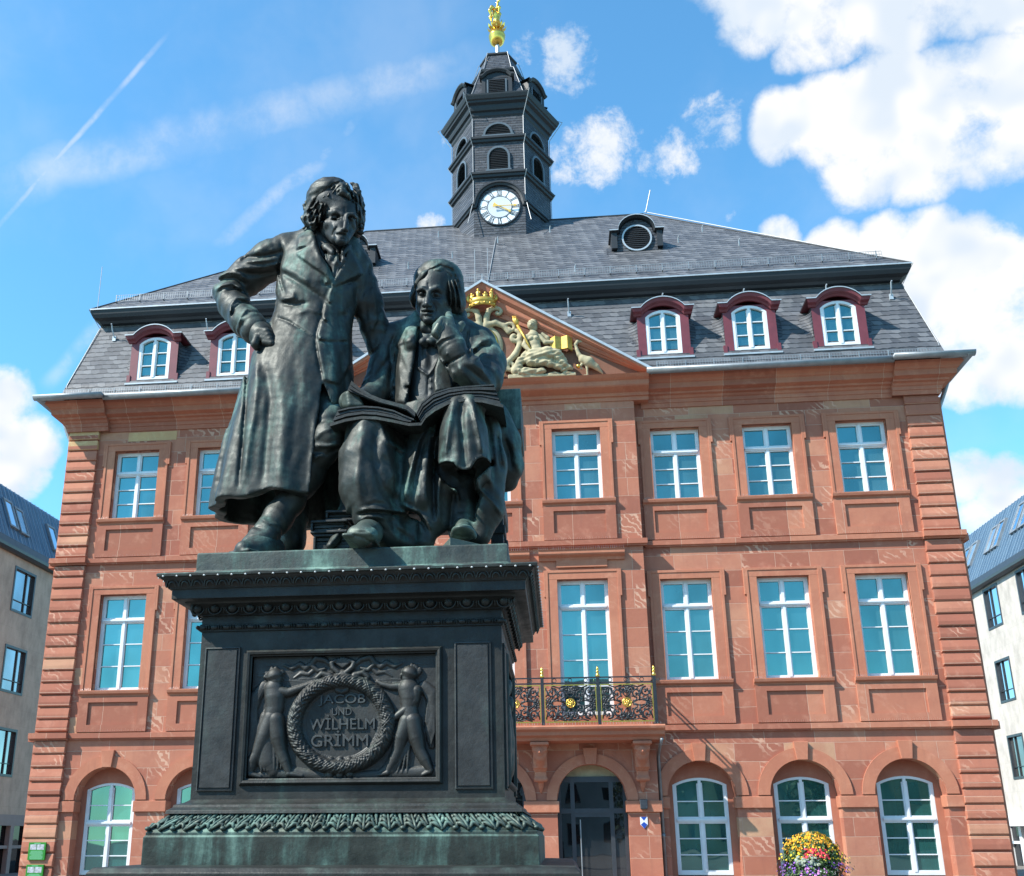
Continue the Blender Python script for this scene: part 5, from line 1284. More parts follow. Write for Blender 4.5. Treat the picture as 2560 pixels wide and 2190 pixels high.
# knot below, shell cartouche above
for a in (-.13, 0, .13): RL.seg(q(cx-28*0+a*300, 600), q(cx+a*330, 668), rr(15), rr(17), 1.0, .012)
for s in (-1, 1):
    RL.chain([q(cx+s*30, 240), q(cx+s*55, 205), q(cx+s*90, 195), q(cx+s*112, 215), q(cx+s*104, 240), q(cx+s*84, 238)], [rr(v) for v in (16, 15, 13, 11, 9, 7)], 1, .016)
    RL.chain([q(cx+s*18, 190), q(cx+s*42, 168), q(cx+s*50, 145), q(cx+s*30, 130)], [rr(v) for v in (12, 12, 10, 7)], 1, .016)
    RL.chain([q(cx+s*26, 250), q(cx+s*22, 275), q(cx, 285)], [rr(12), rr(11), rr(10)], 1, .012)
    for i in range(4): RL.seg(q(cx, 165), q(cx+s*(6+i*11), 122+i*4), rr(6), rr(7), 1, .012)
    # ribbons
    RL.chain([q(cx+s*40, 165), q(cx+s*80, 128), q(cx+s*120, 118), q(cx+s*140, 150), q(cx+s*110, 180), q(cx+s*80, 170)], [rr(v) for v in (8, 12, 14, 12, 10, 7)], .9)
    RL.chain([q(cx+s*130, 135), q(cx+s*165, 165), q(cx+s*190, 145), q(cx+s*225, 165), q(cx+s*260, 150)], [rr(v) for v in (10, 13, 12, 10, 5)], .8)
    RL.chain([q(cx+s*120, 165), q(cx+s*150, 195), q(cx+s*185, 190), q(cx+s*215, 212)], [rr(v) for v in (8, 10, 8, 4)], .7)
RL.seg(q(cx, 222), q(cx, 234), rr(44), rr(44), .55, .004); RL.seg(q(cx, 226), q(cx, 228), rr(27), rr(27), .9, .014)
# left youth
def Y_(pts, rs, k=1.0, base=.006): RL.chain([q(*p) for p in pts], [rr(v*(1.16 if v > 9 else 1.0)) for v in rs], k, base)
Y_([(770, 250), (735, 300), (722, 370), (735, 450), (715, 540), (700, 600)], (22, 26, 24, 26, 24, 14), .5, 0)
for i in range(7): Y_([(775-i*4, 250+i*8), (740-i*4, 330+i*14), (748-i*6, 430+i*10), (722, 500+i*18)], (6, 7, 6, 3), .8, .012)
Y_([(795, 400), (790, 500), (800, 600), (830, 645)], (34, 44, 40, 26), .55, .0)
for i in range(8): Y_([(785+i*9, 400), (770+i*14, 500), (775+i*15, 600), (780+i*14, 648-i*2)], (7, 8, 7, 4), .8, .022)
Y_([(815, 262), (822, 300), (824, 350), (815, 400)], (38, 42, 37, 36), .75)
Y_([(812, 400), (785, 480), (755, 570), (738, 600), (730, 655)], (34, 33, 24, 22, 13), .9); Y_([(732, 660), (775, 672)], (12, 9), 1, .010)
Y_([(832, 410), (845, 490), (862, 560), (878, 600), (900, 655)], (34, 33, 24, 22, 13), .95, .010); Y_([(898, 660), (955, 670)], (12, 8), 1, .012)
Y_([(840, 275), (880, 282), (935, 262), (985, 240), (1005, 232)], (20, 18, 14, 11, 9), 1, .014)
Y_([(806, 262), (812, 235)], (18, 16), 1, .010); Y_([(818, 205), (822, 222)], (34, 26), .85, .010)
for i in range(34):
    a = rng.uniform(.0, 2*math.pi); r_ = rng.uniform(24, 42); x, y = 812+r_*math.cos(a), 198-abs(r_*math.sin(a))*(.9 if math.sin(a) > 0 else -.7)
    if not (x > 815 and y > 195): RL.seg(q(x, y), q(x+5, y+4), rr(8), rr(7), .9, .014)
Y_([(838, 210), (848, 214)], (6, 5), 1, .024); 
# right youth
Y_([(1470, 265), (1505, 300), (1510, 390), (1495, 470), (1505, 540)], (24, 28, 24, 24, 12), .5, 0)
for i in range(7): Y_([(1455+i*5, 260+i*6), (1490+i*4, 330+i*6), (1480+i*6, 430+i*8), (1515-i*3, 500+i*8)], (6, 7, 6, 3), .8, .012)
Y_([(1395, 460), (1370, 560), (1330, 640), (1280, 668)], (26, 30, 28, 14), .5, 0)
for i in range(6): Y_([(1390+i*6, 450), (1362+i*9, 560), (1300+i*20, 660)], (6, 7, 4), .8, .014)
Y_([(1405, 275), (1412, 310), (1408, 360), (1415, 420)], (42, 42, 34, 35), .8)
Y_([(1400, 425), (1375, 500), (1360, 560), (1345, 600), (1318, 655)], (33, 31, 23, 21, 13), .9); Y_([(1318, 660), (1282, 670)], (12, 8), 1, .010)
Y_([(1425, 425), (1440, 500), (1455, 560), (1475, 600), (1500, 650)], (34, 32, 24, 22, 13), .95, .012); Y_([(1498, 656), (1468, 670)], (12, 8), 1, .012)
Y_([(1440, 285), (1432, 330), (1400, 368), (1345, 410), (1322, 420)], (22, 19, 17, 12, 10), 1, .022)
Y_([(1378, 262), (1330, 262), (1290, 250), (1270, 238)], (18, 15, 11, 9), .9, .004)
Y_([(1410, 262), (1412, 235)], (18, 16), 1, .010); Y_([(1408, 205), (1402, 224)], (34, 24), .85, .010); Y_([(1374, 208), (1372, 216)], (7, 5), 1, .018)
for i in range(30):
    a = rng.uniform(-.6, math.pi*.8); r_ = rng.uniform(20, 40); x, y = 1418+r_*math.cos(a), 198-r_*math.sin(a); RL.seg(q(x, y), q(x+4, y+3), rr(8), rr(7), .9, .014)
for (x, y) in ((1385, 290), (1428, 290)): RL.seg(q(x, y), q(x, y+4), rr(16), rr(16), .5, .022)
for y in (330, 352, 372): RL.seg(q(1395, y), q(1425, y), rr(5), rr(5), .6, .026)
RELF = RL.mesh(lambda x, z, h: (fx0+x, PYF+.030-h, fz0+z), 'relief_panel', M['bronze_relief'] if 'bronze_relief' in M else M['bronze_dark'], DIE)
# side relief: a seated story-teller with listeners
RS = Relief(ry1-ry0, FH, .010); Wd = ry1-ry0
for x, k in ((.22, 1.0), (.5, 1.1), (.76, .95)):
    x *= Wd
    RS.chain([(x, .12), (x+.03, .30), (x, .50)], [.10*k, .11*k, .08*k], .6); RS.seg((x, .60*k), (x+.01, .63*k), .055, .06, .9, .01)
    RS.chain([(x-.02, .46), (x-.12, .36), (x-.05, .26)], [.04, .035, .03], .9, .02); RS.chain([(x, .25), (x-.10, .18), (x-.08, .03)], [.06, .05, .03], .8, .015)
RS.mesh(lambda x, z, h: (xr-.035+h, ry0+x, fz0+z), 'relief_panel', M['bronze_dark'], DIE)
# lettering, raised on the disc
def lettering(text, x, y, hgt, width):
    cu = bpy.data.curves.new('lettering', 'FONT'); cu.body = text; cu.size = 1; cu.extrude = .02; cu.bevel_depth = .012; cu.align_x = 'CENTER'; cu.align_y = 'CENTER'
    t = bpy.data.objects.new('lettering', cu); COL.objects.link(t)
    bpy.context.view_layer.update(); dg = bpy.context.evaluated_depsgraph_get(); me = bpy.data.meshes.new_from_object(t.evaluated_get(dg)); bpy.data.objects.remove(t)
    co = np.empty(len(me.vertices)*3, np.float32); me.vertices.foreach_get('co', co); co = co.reshape(-1, 3)
    co[:, 0] -= (co[:, 0].min()+co[:, 0].max())/2; co[:, 1] -= (co[:, 1].min()+co[:, 1].max())/2
    sx = width*KX/np.ptp(co[:, 0]); sz = hgt*KZ/np.ptp(co[:, 1]); p = q(x, y)
    out = np.stack([fx0+p[0]+co[:, 0]*sx, PYF+.030-.007-co[:, 2]*.34, fz0+p[1]+co[:, 1]*sz], 1)
    me.vertices.foreach_set('co', out.astype(np.float32).ravel()); me.materials.clear(); me.update()
    return link_mesh('lettering', me, M['bronze_letter'] if 'bronze_letter' in M else M['bronze_dark'], DIE)
lettering('JACOB', 1117, 323, 56, 205); lettering('UND', 1118, 377, 34, 86); lettering('WİLHELM', 1120, 426, 70, 284); lettering('GRİMM', 1112, 502, 74, 246)
# ---------------------------------------------------------------- the two bronze figures
ZS = 3.503                                   # top of the statue base
def zoomed(ox, oy, k): return lambda x, y: ((ox+x/k)/1.23552, (oy+y/k)/1.23552)
V1 = zoomed(740, 430, 8.445); V2 = zoomed(1010, 640, 7.389); VT = zoomed(500, 560, 4.3167)
VB = zoomed(820, 820, 4.144); VS = zoomed(520, 840, 3.2225); VL = zoomed(820, 980, 4.144)
ID = lambda x, y: (x, y)
def pt(x, y, Y): return at(x, y, Y)
def pxm(x, y, Y): return float((pt(x, y, Y)-CAM)@CD)/2076.8      # metres per survey pixel there
class Fig(Clay):
    def limb(s, pts, k=.03, wr=None, mode='add', cv=ID):
        P = []; Rr = []
        for x, y, Y, r in pts: u, v = cv(x, y); P.append(pt(u, v, Y)); Rr.append(r*pxm(u, v, Y))
        s.chain(P, Rr, k, mode, wr)
    def blob(s, x, y, Y, rx, ry, rz, k=.03, mode='add', rot=None, cv=ID):
        u, v = cv(x, y); m = pxm(u, v, Y); s.ell(pt(u, v, Y), (rx*m, ry*m, rz*m), k, mode, rot)
    def body(s, secs, folds=None, k=.03, zlo=None, mode='add', inset=0.0, ztop=None):
        """barrel through sections (y, x left, x right, Y, half depth in m)"""
        z = []; cx = []; a = []; b = []; cy = []
        for y, xl, xr, Y, hd in secs:
            L, Q = pt(xl, y, Y), pt(xr, y, Y); C_ = (L+Q)/2; z.append(C_[2]); cx.append(C_[0]); a.append((Q[0]-L[0])/2-inset); b.append(hd-inset); cy.append(Y)
        z, cx, a, b, cy = [np.array(v)[::-1] for v in (z, cx, a, b, cy)]
        z0, z1 = (z[0] if zlo is None else zlo), (z[-1] if ztop is None else ztop)
        def fn(X, Yy, Z):
            sp = lambda v: np.interp(Z, z, v)
            A, B, CX, CY = sp(a), sp(b), sp(cx), sp(cy); dx, dy = (X-CX)/A, (Yy-CY)/B; rho = np.sqrt(dx*dx+dy*dy)
            d = (rho-1)*np.minimum(A, B)
            if folds is not None: d = d-folds(np.arctan2(dy, dx), Z, X, Yy)
            return np.maximum(np.maximum(d, Z-z1), z0-Z)
        m = float(max(a.max(), b.max()))*1.1+.1; s.op((cx.min()-m, cy.min()-m, z0), (cx.max()+m, cy.max()+m, z1), fn, k, mode)
    def band(s, w=.055):
        i = np.argwhere(np.abs(s.d) < w); P = s.lo+i*s.h; q_ = P-CAM; dp = q_@CD
        return i, P, np.stack([(PPX+FPX*(q_@CA)/dp)/1.23552, (PPY-FPX*(q_@CB)/dp)/1.23552], 1)
    def strokes(s, lst, ymax=None, cv=ID, w=.055):
        """ridges (+) and grooves (-) along lines: (points, width, height in m[, ymax])"""
        i, P, uv = s.band(w); tot = np.zeros(len(i), np.float32)
        for st in lst:
            line, wd, amp = st[0], st[1], st[2]; ym = st[3] if len(st) > 3 else ymax
            L = np.array([cv(*p) for p in line]); lo, hi = L.min(0)-3*wd, L.max(0)+3*wd
            sel = np.nonzero((uv[:, 0] > lo[0]) & (uv[:, 0] < hi[0]) & (uv[:, 1] > lo[1]) & (uv[:, 1] < hi[1]) & ((P[:, 1] < ym) if ym is not None else True))[0]
            if len(sel) == 0: continue
            q_ = uv[sel]; best = np.full(len(sel), 1e9); bt = np.zeros(len(sel)); n = len(L)-1
            for k in range(n):
                a, b = L[k], L[k+1]; ab = b-a; t = np.clip(((q_-a)@ab)/max(ab@ab, 1e-9), 0, 1); d = np.hypot(*(q_-a-t[:, None]*ab).T); g_ = d < best; best[g_] = d[g_]; bt[g_] = ((k+t)/n)[g_]
            tot[sel] += amp*np.exp(-(best/wd)**2)*np.minimum(1, 5*np.minimum(bt, 1-bt)+.35)
        s.d[tuple(i.T)] -= tot
    def patch(s, poly, h, ymax, cv=ID, soft=2.4):
        """raise the cloth by h inside an outline (lapels, collars, flaps)"""
        L = np.array([cv(*p) for p in poly]); i, P, uv = s.band(.06)
        sel = np.nonzero((uv[:, 0] > L[:, 0].min()-6) & (uv[:, 0] < L[:, 0].max()+6) & (uv[:, 1] > L[:, 1].min()-6) & (uv[:, 1] < L[:, 1].max()+6) & (P[:, 1] < ymax))[0]
        if len(sel) == 0: return
        q_ = uv[sel]; inside = np.zeros(len(sel), bool); dist = np.full(len(sel), 1e9); n = len(L)
        for k in range(n):
            a, b = L[k], L[(k+1) % n]; ab = b-a; t = np.clip(((q_-a)@ab)/max(ab@ab, 1e-9), 0, 1); dist = np.minimum(dist, np.hypot(*(q_-a-t[:, None]*ab).T))
            c = ((a[1] > q_[:, 1]) != (b[1] > q_[:, 1])); xc = a[0]+(q_[:, 1]-a[1])/(b[1]-a[1]+1e-12)*(b[0]-a[0]); inside ^= c & (q_[:, 0] < xc)
        sd = np.where(inside, dist, -dist); s.d[tuple(i[sel].T)] -= (h*np.clip(sd/soft*.5+.5, 0, 1)).astype(np.float32)
    def carve(s, poly, y0, y1, cv=ID, zhi=None):
        """cut away everything inside an outline between two depths"""
        L = np.array([cv(*p) for p in poly]); W3 = [pt(*p, Y) for p in L for Y in (y0, y1)]; lo, hi = np.min(W3, 0), np.max(W3, 0); lo[1], hi[1] = y0, y1
        sl, P = s.win(lo, hi, .03)
        if sl is None: return
        X, Y, Z = np.broadcast_arrays(*P); q_ = np.stack([X.ravel(), Y.ravel(), Z.ravel()], 1)-CAM; dp = q_@CD
        u = (PPX+FPX*(q_@CA)/dp)/1.23552; v = (PPY-FPX*(q_@CB)/dp)/1.23552; inside = np.zeros(len(u), bool); dist = np.full(len(u), 1e9); n = len(L)
        for k in range(n):
            a, b = L[k], L[(k+1) % n]; ab = b-a; t = np.clip(((u-a[0])*ab[0]+(v-a[1])*ab[1])/max(ab@ab, 1e-9), 0, 1); dist = np.minimum(dist, np.hypot(u-a[0]-t*ab[0], v-a[1]-t*ab[1]))
            inside ^= ((a[1] > v) != (b[1] > v)) & (u < a[0]+(v-a[1])/(b[1]-a[1]+1e-12)*(b[0]-a[0]))
        sd = (np.where(inside, dist, -dist)*.0038).reshape(X.shape); e = np.minimum(np.minimum(sd, Y-y0), y1-Y)
        s.d[sl] = np.maximum(s.d[sl], e)
    def rough(s, amp, fr, seed=0):
        """hand-modelled unevenness"""
        i, P, uv = s.band(.04); r = np.random.RandomState(seed); t = np.zeros(len(i))
        for _ in range(7):
            k = r.normal(size=3)*fr; t += np.sin(P@k+r.uniform(0, 6))
        s.d[tuple(i.T)] -= (amp*t/2.6).astype(np.float32)
def hand(f, wrist, palm, tips, thumb, Yw, Yp, rp, rf, cv=ID):
    """palm, four bent fingers and a thumb; tips: [(knuckle, middle joint, tip)] each (x, y, Y)"""
    f.limb([(*wrist, Yw, rp*.8), (*palm, Yp, rp)], .02, cv=cv)
    for k, m, t in tips: f.limb([(*k, rf*1.1), (*m, rf), (*t, rf*.8)], .006, cv=cv)
    f.limb([(*thumb[0], rf*1.25), (*thumb[1], rf*1.1), (*thumb[2], rf*.85)], .008, cv=cv)

# ================= the standing brother
A = thing('standing_man_statue', 'green black bronze statue of a standing man in a long frock coat, hand on hip', 'statue', (*pt(600, 1100, -23.95)[:2], ZS))
YC = -23.95
f = Fig((-1.02, -24.62, 3.72), (.78, -23.25, 6.75), .011)
skirt = lambda an, Z, X, Y: np.clip((5.1-Z)/1.2, 0, 1)*(.030*np.sin(5*an+.5)+.020*np.sin(9*an+1.9)+.012*np.sin(13*an))
secs = [(486, 606, 706, YC, .14), (506, 578, 735, YC, .21), (530, 567, 741, YC, .245), (560, 562, 738, YC, .275), (600, 558, 726, YC, .275), (640, 553, 714, YC, .255), (680, 540, 711, YC, .27), (720, 514, 712, YC, .32), (800, 484, 716, YC, .38), (860, 465, 718, YC, .41), (930, 447, 716, YC, .44), (1010, 431, 712, YC, .47), (1080, 425, 710, YC, .49)]
ZH = float(pt(560, 1000, YC-.40)[2])
f.body(secs, skirt, .03, zlo=ZH-.02)
# shoulders, sleeves
f.limb([(583, 505, YC+.02, 30), (640, 492, YC+.02, 34), (690, 505, YC+.02, 34), (722, 540, YC+.03, 28)], .05)
f.limb([(581, 512, YC+.02, 38), (545, 528, YC+.03, 38), (505, 556, YC+.06, 36), (466, 590, YC+.07, 33)], .05, (.006, 13, .6))
f.limb([(466, 590, YC+.07, 33), (474, 618, YC, 32), (497, 650, YC-.12, 31), (516, 667, YC-.17, 31)], .03, (.006, 13, 2.2))
f.limb([(721, 548, YC+.04, 33), (742, 610, YC+.10, 32), (757, 660, YC+.16, 29), (772, 705, YC+.20, 27), (780, 735, YC+.22, 25)], .03, (.007, 12, 1.0))
# collar standing round the neck
f.limb([(634, 470, YC-.06, 15), (640, 492, YC-.16, 13), (655, 520, YC-.24, 11)], .02); f.limb([(634, 468, YC-.02, 16), (660, 462, YC+.14, 18), (712, 486, YC+.06, 15), (716, 515, YC-.12, 12)], .02)
# hem wave, hollow, open front
def hem(X, Y, Z): return Z-(ZH+.022*np.sin(7*X+2*Y)+.014*np.sin(17*X-5*Y))
f.op((-1.1, -24.7, ZH-.1), (.9, -23.2, ZH+.15), lambda X, Y, Z: hem(X, Y, Z), .0, 'cut')
f.body(secs, skirt, .0, zlo=ZH-.1, mode='cut', inset=.085, ztop=float(pt(640, 830, YC)[2]))
f.carve([(652, 773), (647, 820), (639, 861), (631, 930), (624.5, 990), (622, 1075), (735, 1075), (735, 905), (700, 872), (682, 842), (668, 808)], -24.7, YC+.12)
f.carve([(1235, 90), (1262, 230), (1300, 330), (1395, 480), (1432, 600), (1445, 650), (1475, 590), (1545, 440), (1580, 330), (1592, 200), (1560, 60), (1400, 20)], -24.7, YC-.16, VT)
# cloth: lapels, front edge, seams, pulls and folds
f.patch([(1215, 45), (1060, 130), (1045, 265), (1185, 230), (1230, 150)], .022, YC, VT)
f.patch([(1190, 235), (1050, 320), (1060, 345), (1230, 470), (1340, 540), (1425, 650), (1430, 590), (1390, 480), (1290, 330), (1235, 160)], .026, YC, VT)
f.patch([(1590, 190), (1640, 300), (1740, 470), (1745, 540), (1590, 620), (1440, 690), (1400, 745), (1440, 600), (1540, 440), (1580, 330)], .026, YC, VT)
f.patch([(1440, 690), (1385, 760), (1345, 860), (1310, 1010), (1265, 1180), (1258, 1290), (1290, 1490), (1335, 1690), (1500, 1727), (1640, 1500), (1620, 1200), (1690, 900), (1640, 640)], .020, YC, VT)
f.strokes([([(870, 160), (890, 330), (850, 480), (880, 650), (920, 760)], 3.2, -.018), ([(880, 520), (1000, 590), (1180, 710), (1360, 830)], 5.5, -.022), ([(900, 470), (1040, 530), (1200, 640)], 6, .012),
           ([(880, 810), (1010, 790), (1000, 740)], 4.5, .022), ([(880, 850), (1020, 880), (1160, 850)], 5, -.020), ([(1060, 960), (1180, 920), (1320, 960)], 5, .013), ([(830, 1010), (950, 1050), (1130, 1160), (1250, 1240)], 2.2, -.016), ([(1290, 1260), (1420, 1275), (1600, 1270)], 2.2, -.014),
           ([(1500, 720), (1600, 660), (1700, 610)], 5, -.012), ([(1480, 1000), (1590, 985)], 7, -.010), ([(760, 700), (830, 820), (770, 950), (720, 1050)], 3.5, -.020), ([(1338, 860), (1303, 1010), (1257, 1180), (1250, 1290), (1282, 1490), (1328, 1690)], 3.4, -.014)], YC, VT)
for x, y in ((1360, 625), (1400, 830), (1350, 1025), (1305, 1230)): u, v = VT(x, y); f.strokes([([(u-1.5, v), (u+1.5, v)], 4.0, .022)], YC); f.strokes([([(u-7, v-2), (u-4, v+6), (u+4, v+6)], 2.0, -.012)], YC)
f.strokes([([(880, 300), (700, 350), (520, 360), (420, 420)], 4.5, -.026), ([(860, 420), (700, 470), (480, 470), (330, 500)], 5, .024), ([(820, 380), (640, 400), (470, 410)], 4.5, .022), ([(830, 500), (640, 540), (480, 540)], 5, -.022), ([(840, 170), (700, 230), (560, 320)], 7, .012),
           ([(500, 600), (430, 540), (300, 520), (190, 570)], 3.6, .024), ([(480, 650), (380, 590), (250, 600), (165, 650)], 3.8, -.026), ([(470, 700), (350, 640), (240, 660), (160, 720)], 3.6, .024), ([(470, 750), (380, 700), (280, 730)], 3.6, -.022), ([(520, 810), (400, 790), (330, 870), (320, 980)], 3.4, .020), ([(560, 860), (450, 850), (370, 920), (340, 1000)], 3.4, -.020), ([(620, 930), (500, 920), (430, 1010), (420, 1100)], 3.6, .018),
           ([(1830, 430), (1800, 640), (1740, 820)], 3.0, -.018), ([(1900, 560), (1880, 760), (1900, 980)], 5, .014), ([(1840, 600), (1790, 850), (1800, 1050)], 5, -.014), ([(1960, 900), (1900, 1100), (1880, 1300)], 5, -.014), ([(1850, 1150), (1920, 1010)], 4, .016)], None, VT)
f.strokes([([(330, 120), (318, 300), (305, 550), (270, 950), (245, 1200)], 4.5, -.030), ([(390, 150), (390, 400), (370, 600), (320, 900), (290, 1150)], 8, .022), ([(470, 250), (500, 500), (480, 800), (450, 1180)], 9, -.022), ([(250, 400), (180, 700), (110, 1050), (80, 1240)], 6, -.016),
           ([(560, 300), (600, 600), (580, 900), (570, 1200)], 12, .014), ([(700, 200), (720, 500), (690, 800), (650, 1100)], 12, -.014), ([(860, 620), (850, 800), (830, 1000), (815, 1200)], 5, .012), ([(1000, 200), (1010, 400), (1050, 560)], 8, .014), ([(1080, 150), (1100, 350), (1120, 500)], 6, -.014)], None, VS)
f.rough(.0015, 17, 1); f.rough(.0016, 48, 2)
COAT = f.mesh('frock_coat', M['bronze'], A)
# trousers and shoes
f = Fig((-.95, -24.72, 3.49), (.62, -23.5, 4.95), .011)
f.limb([(640, 760, YC+.08, 40), (668, 850, YC-.16, 34), (666, 888, YC-.27, 33), (622, 962, YC-.20, 31), (562, 1050, YC-.30, 29), (528, 1090, YC-.42, 28)], .05, (.010, 12, .4))
f.limb([(600, 800, YC+.05, 44), (588, 940, YC+.10, 36), (592, 1040, YC+.12, 31), (592, 1096, YC+.12, 28)], .03, (.008, 11, 1.4))
f.strokes([([(870, 880), (960, 890), (1060, 870)], 4, .020), ([(850, 930), (950, 950), (1060, 900)], 4, -.022), ([(830, 1000), (900, 960), (1000, 930)], 4, .016), ([(860, 830), (920, 770), (1000, 740)], 4, .012), ([(560, 1330), (640, 1280), (720, 1270)], 6, .012), ([(430, 1470), (480, 1500), (560, 1530)], 3.6, .020), ([(380, 1540), (470, 1560), (560, 1610)], 3.6, -.020), ([(340, 1600), (430, 1600), (540, 1660)], 3.6, .018)], None, VS)
f.limb([(540, 1086, YC-.43, 22), (512, 1106, YC-.47, 24), (545, 1108, YC-.36, 24)], .03)
f.op((-1, -24.8, 3.3), (1, -23, ZS), lambda X, Y, Z: Z-ZS, 0, 'cut')
f.rough(.002, 30, 3)
f.mesh('trousers', M['bronze'], A)
f = Fig((-1.0, -24.72, ZS-.03), (.45, -23.5, 3.80), .010)
zc = ZS+.075
def shoe(f, heel, toe, w_, k=.02):
    a, b = np.array(heel), np.array(toe); d = (b-a)/np.linalg.norm(b-a)
    f.cone(a+(0, 0, .10), a+d*.12+(0, 0, .09), .085*w_, .09*w_, .03); f.cone(a+d*.10+(0, 0, .085), b-d*.12+(0, 0, .06), .088*w_, .078*w_, .04); f.cone(b-d*.14+(0, 0, .058), b+(0, 0, .042), .078*w_, .052*w_, .04)
    f.box((a+b)/2+(0, 0, .014), (np.linalg.norm(b-a)/2+.06, .082*w_, .018), .012, .0, rot=[[d[0], d[1], 0], [-d[1], d[0], 0], [0, 0, 1]])
    f.op((-3, -26, 3.2), (3, -22, ZS+.002), lambda X, Y, Z: Z-ZS-.002, 0, 'cut')
hx = pt(548, 1106, YC-.36); tx = pt(486, 1110, YC-.62)
shoe(f, (hx[0], YC-.34, ZS), (tx[0]+.02, YC-.60, ZS), 1.25); f.mesh('shoe', M['bronze_green'], A)
f = Fig((-1.0, -24.72, ZS-.03), (.45, -23.5, 3.80), .010)
hx = pt(585, 1100, YC+.15); shoe(f, (hx[0], YC+.18, ZS), (hx[0]+.09, YC-.18, ZS), 1.15); f.mesh('shoe', M['bronze'], A)
# hands
f = Fig((-.7, -24.5, 5.0), (.9, -23.4, 5.9), .0085)
y_ = YC-.20
f.limb([(516, 664, y_+.02, 25), (530, 680, y_+.0, 24), (540, 688, y_+.02, 22)], .03)
for i in range(4): u = 532+i*3.4; v = 666+i*8; f.limb([(u-6, v+2, y_-.08, 7.5), (u+8, v+5, y_-.09, 7.5), (u+18, v+9, y_-.02, 6.5)], .008)
f.limb([(520, 685, y_-.08, 9), (516, 696, y_-.08, 8.5), (519, 703, y_-.06, 7)], .012)
f.mesh('hand', M['bronze'], A); f = Fig((.2, -24.2, 5.0), (1.0, -23.4, 5.7), .0085)
f.limb([(781, 738, YC+.22, 20), (790, 764, YC+.20, 19)], .03)
for i in range(4): f.limb([(780+i*7, 764, YC+.12, 7), (781+i*7, 782, YC+.08, 6.5), (782+i*7, 796, YC+.12, 5.5)], .006)
f.mesh('hand', M['bronze'], A)
# head
f = Fig((-.32, -24.62, 5.75), (.62, -23.55, 6.95), .0075)
YH = -24.07
f.limb([(668, 510, YC-.04, 30), (674, 470, YH+.05, 29)], .03)
f.blob(676, 420, YH, 47, 52, 50, .03); f.blob(691, 432, YH-.10, 31, 26, 48, .04)
f.limb([(690, 462, YH-.12, 26), (690, 480, YH-.165, 15)], .04); f.blob(690, 489, YH-.19, 11, 10, 8, .03)
f.limb([(664, 462, YH-.03, 18), (680, 483, YH-.13, 12)], .03); f.limb([(712, 462, YH-.06, 9), (698, 484, YH-.15, 9)], .03)
f.limb([(702, 436, YH-.205, 4.4), (700, 452, YH-.235, 4.6), (698, 463, YH-.250, 5.4)], .018); f.blob(692, 465, YH-.215, 4.2, 6, 3.6, .012); f.blob(704, 466, YH-.215, 3.6, 6, 3.6, .012)
f.limb([(666, 431, YH-.165, 5.5), (680, 429, YH-.20, 6), (693, 434, YH-.205, 5)], .02); f.limb([(706, 435, YH-.205, 5), (714, 436, YH-.185, 5), (720, 440, YH-.15, 4)], .02)
f.blob(680, 440, YH-.195, 9, 9, 6, .018, 'cut'); f.blob(711, 443, YH-.195, 7, 9, 6, .018, 'cut')
f.blob(680, 440, YH-.165, 7, 7, 5, .006); f.blob(711, 443, YH-.165, 6, 7, 5, .006)
f.blob(664, 455, YH-.13, 10, 12, 10, .03); f.blob(714, 455, YH-.12, 6, 10, 9, .02)
f.limb([(681, 471, YH-.195, 4), (690, 470, YH-.215, 4.6), (698, 472, YH-.205, 3.6)], .012); f.limb([(684, 477, YH-.185, 3.4), (690, 477, YH-.198, 3.8), (696, 477, YH-.188, 3.2)], .012)
f.strokes([([(680, 474), (690, 473.5), (699, 475)], 1.6, -.020), ([(684, 458), (676, 468), (673, 478)], 2.4, -.012), ([(706, 460), (706, 470)], 2.0, -.010), ([(671, 443), (680, 446), (690, 444)], 1.6, -.010), ([(671, 437.5), (680, 436), (690, 439)], 1.4, -.010), ([(704, 441), (711, 439.5), (718, 443)], 1.4, -.010), ([(697, 420), (698, 432)], 2, -.006), ([(668, 400), (690, 404), (712, 408)], 3, .004), ([(690, 483), (697, 483)], 2, -.010), ([(672, 452), (678, 464)], 3, .007)], YH-.02)
HEAD = f.mesh('head', M['bronze_dark2'], A)
f = Fig((-.42, -24.55, 5.85), (.68, -23.5, 7.02), .0075)
f.blob(672, 406, YH+.0, 51, 56, 41, .03); f.blob(643, 430, YH-.0, 20, 38, 40, .04); f.blob(632, 446, YH-.02, 17, 34, 26, .03); f.blob(648, 455, YH+.04, 20, 36, 24, .03); f.blob(726, 436, YH+.02, 12, 34, 34, .03); f.blob(721, 408, YH, 14, 34, 24, .03); f.blob(718, 462, YH+.05, 14, 30, 14, .02)
f.limb([(662, 390, YH-.13, 13), (680, 380, YH-.16, 13), (700, 383, YH-.16, 12), (716, 396, YH-.12, 10), (724, 412, YH-.08, 8)], .02); f.limb([(662, 390, YH-.13, 13), (655, 408, YH-.10, 11), (649, 424, YH-.08, 11)], .02)
f.limb([(690, 376, YH-.18, 9), (694, 388, YH-.2, 9), (706, 396, YH-.19, 7), (714, 404, YH-.16, 5)], .012); f.limb([(684, 374, YH-.19, 8), (678, 388, YH-.19, 8), (682, 398, YH-.185, 6)], .012)
r_ = np.random.RandomState(21)
def hs(x, y):
    a = 1-((x-672)/51)**2-((y-406)/41)**2; b = 1-((x-643)/20)**2-((y-430)/40)**2
    return YH-max(.215*math.sqrt(max(a, 0)), .145*math.sqrt(max(b, 0)))-.006
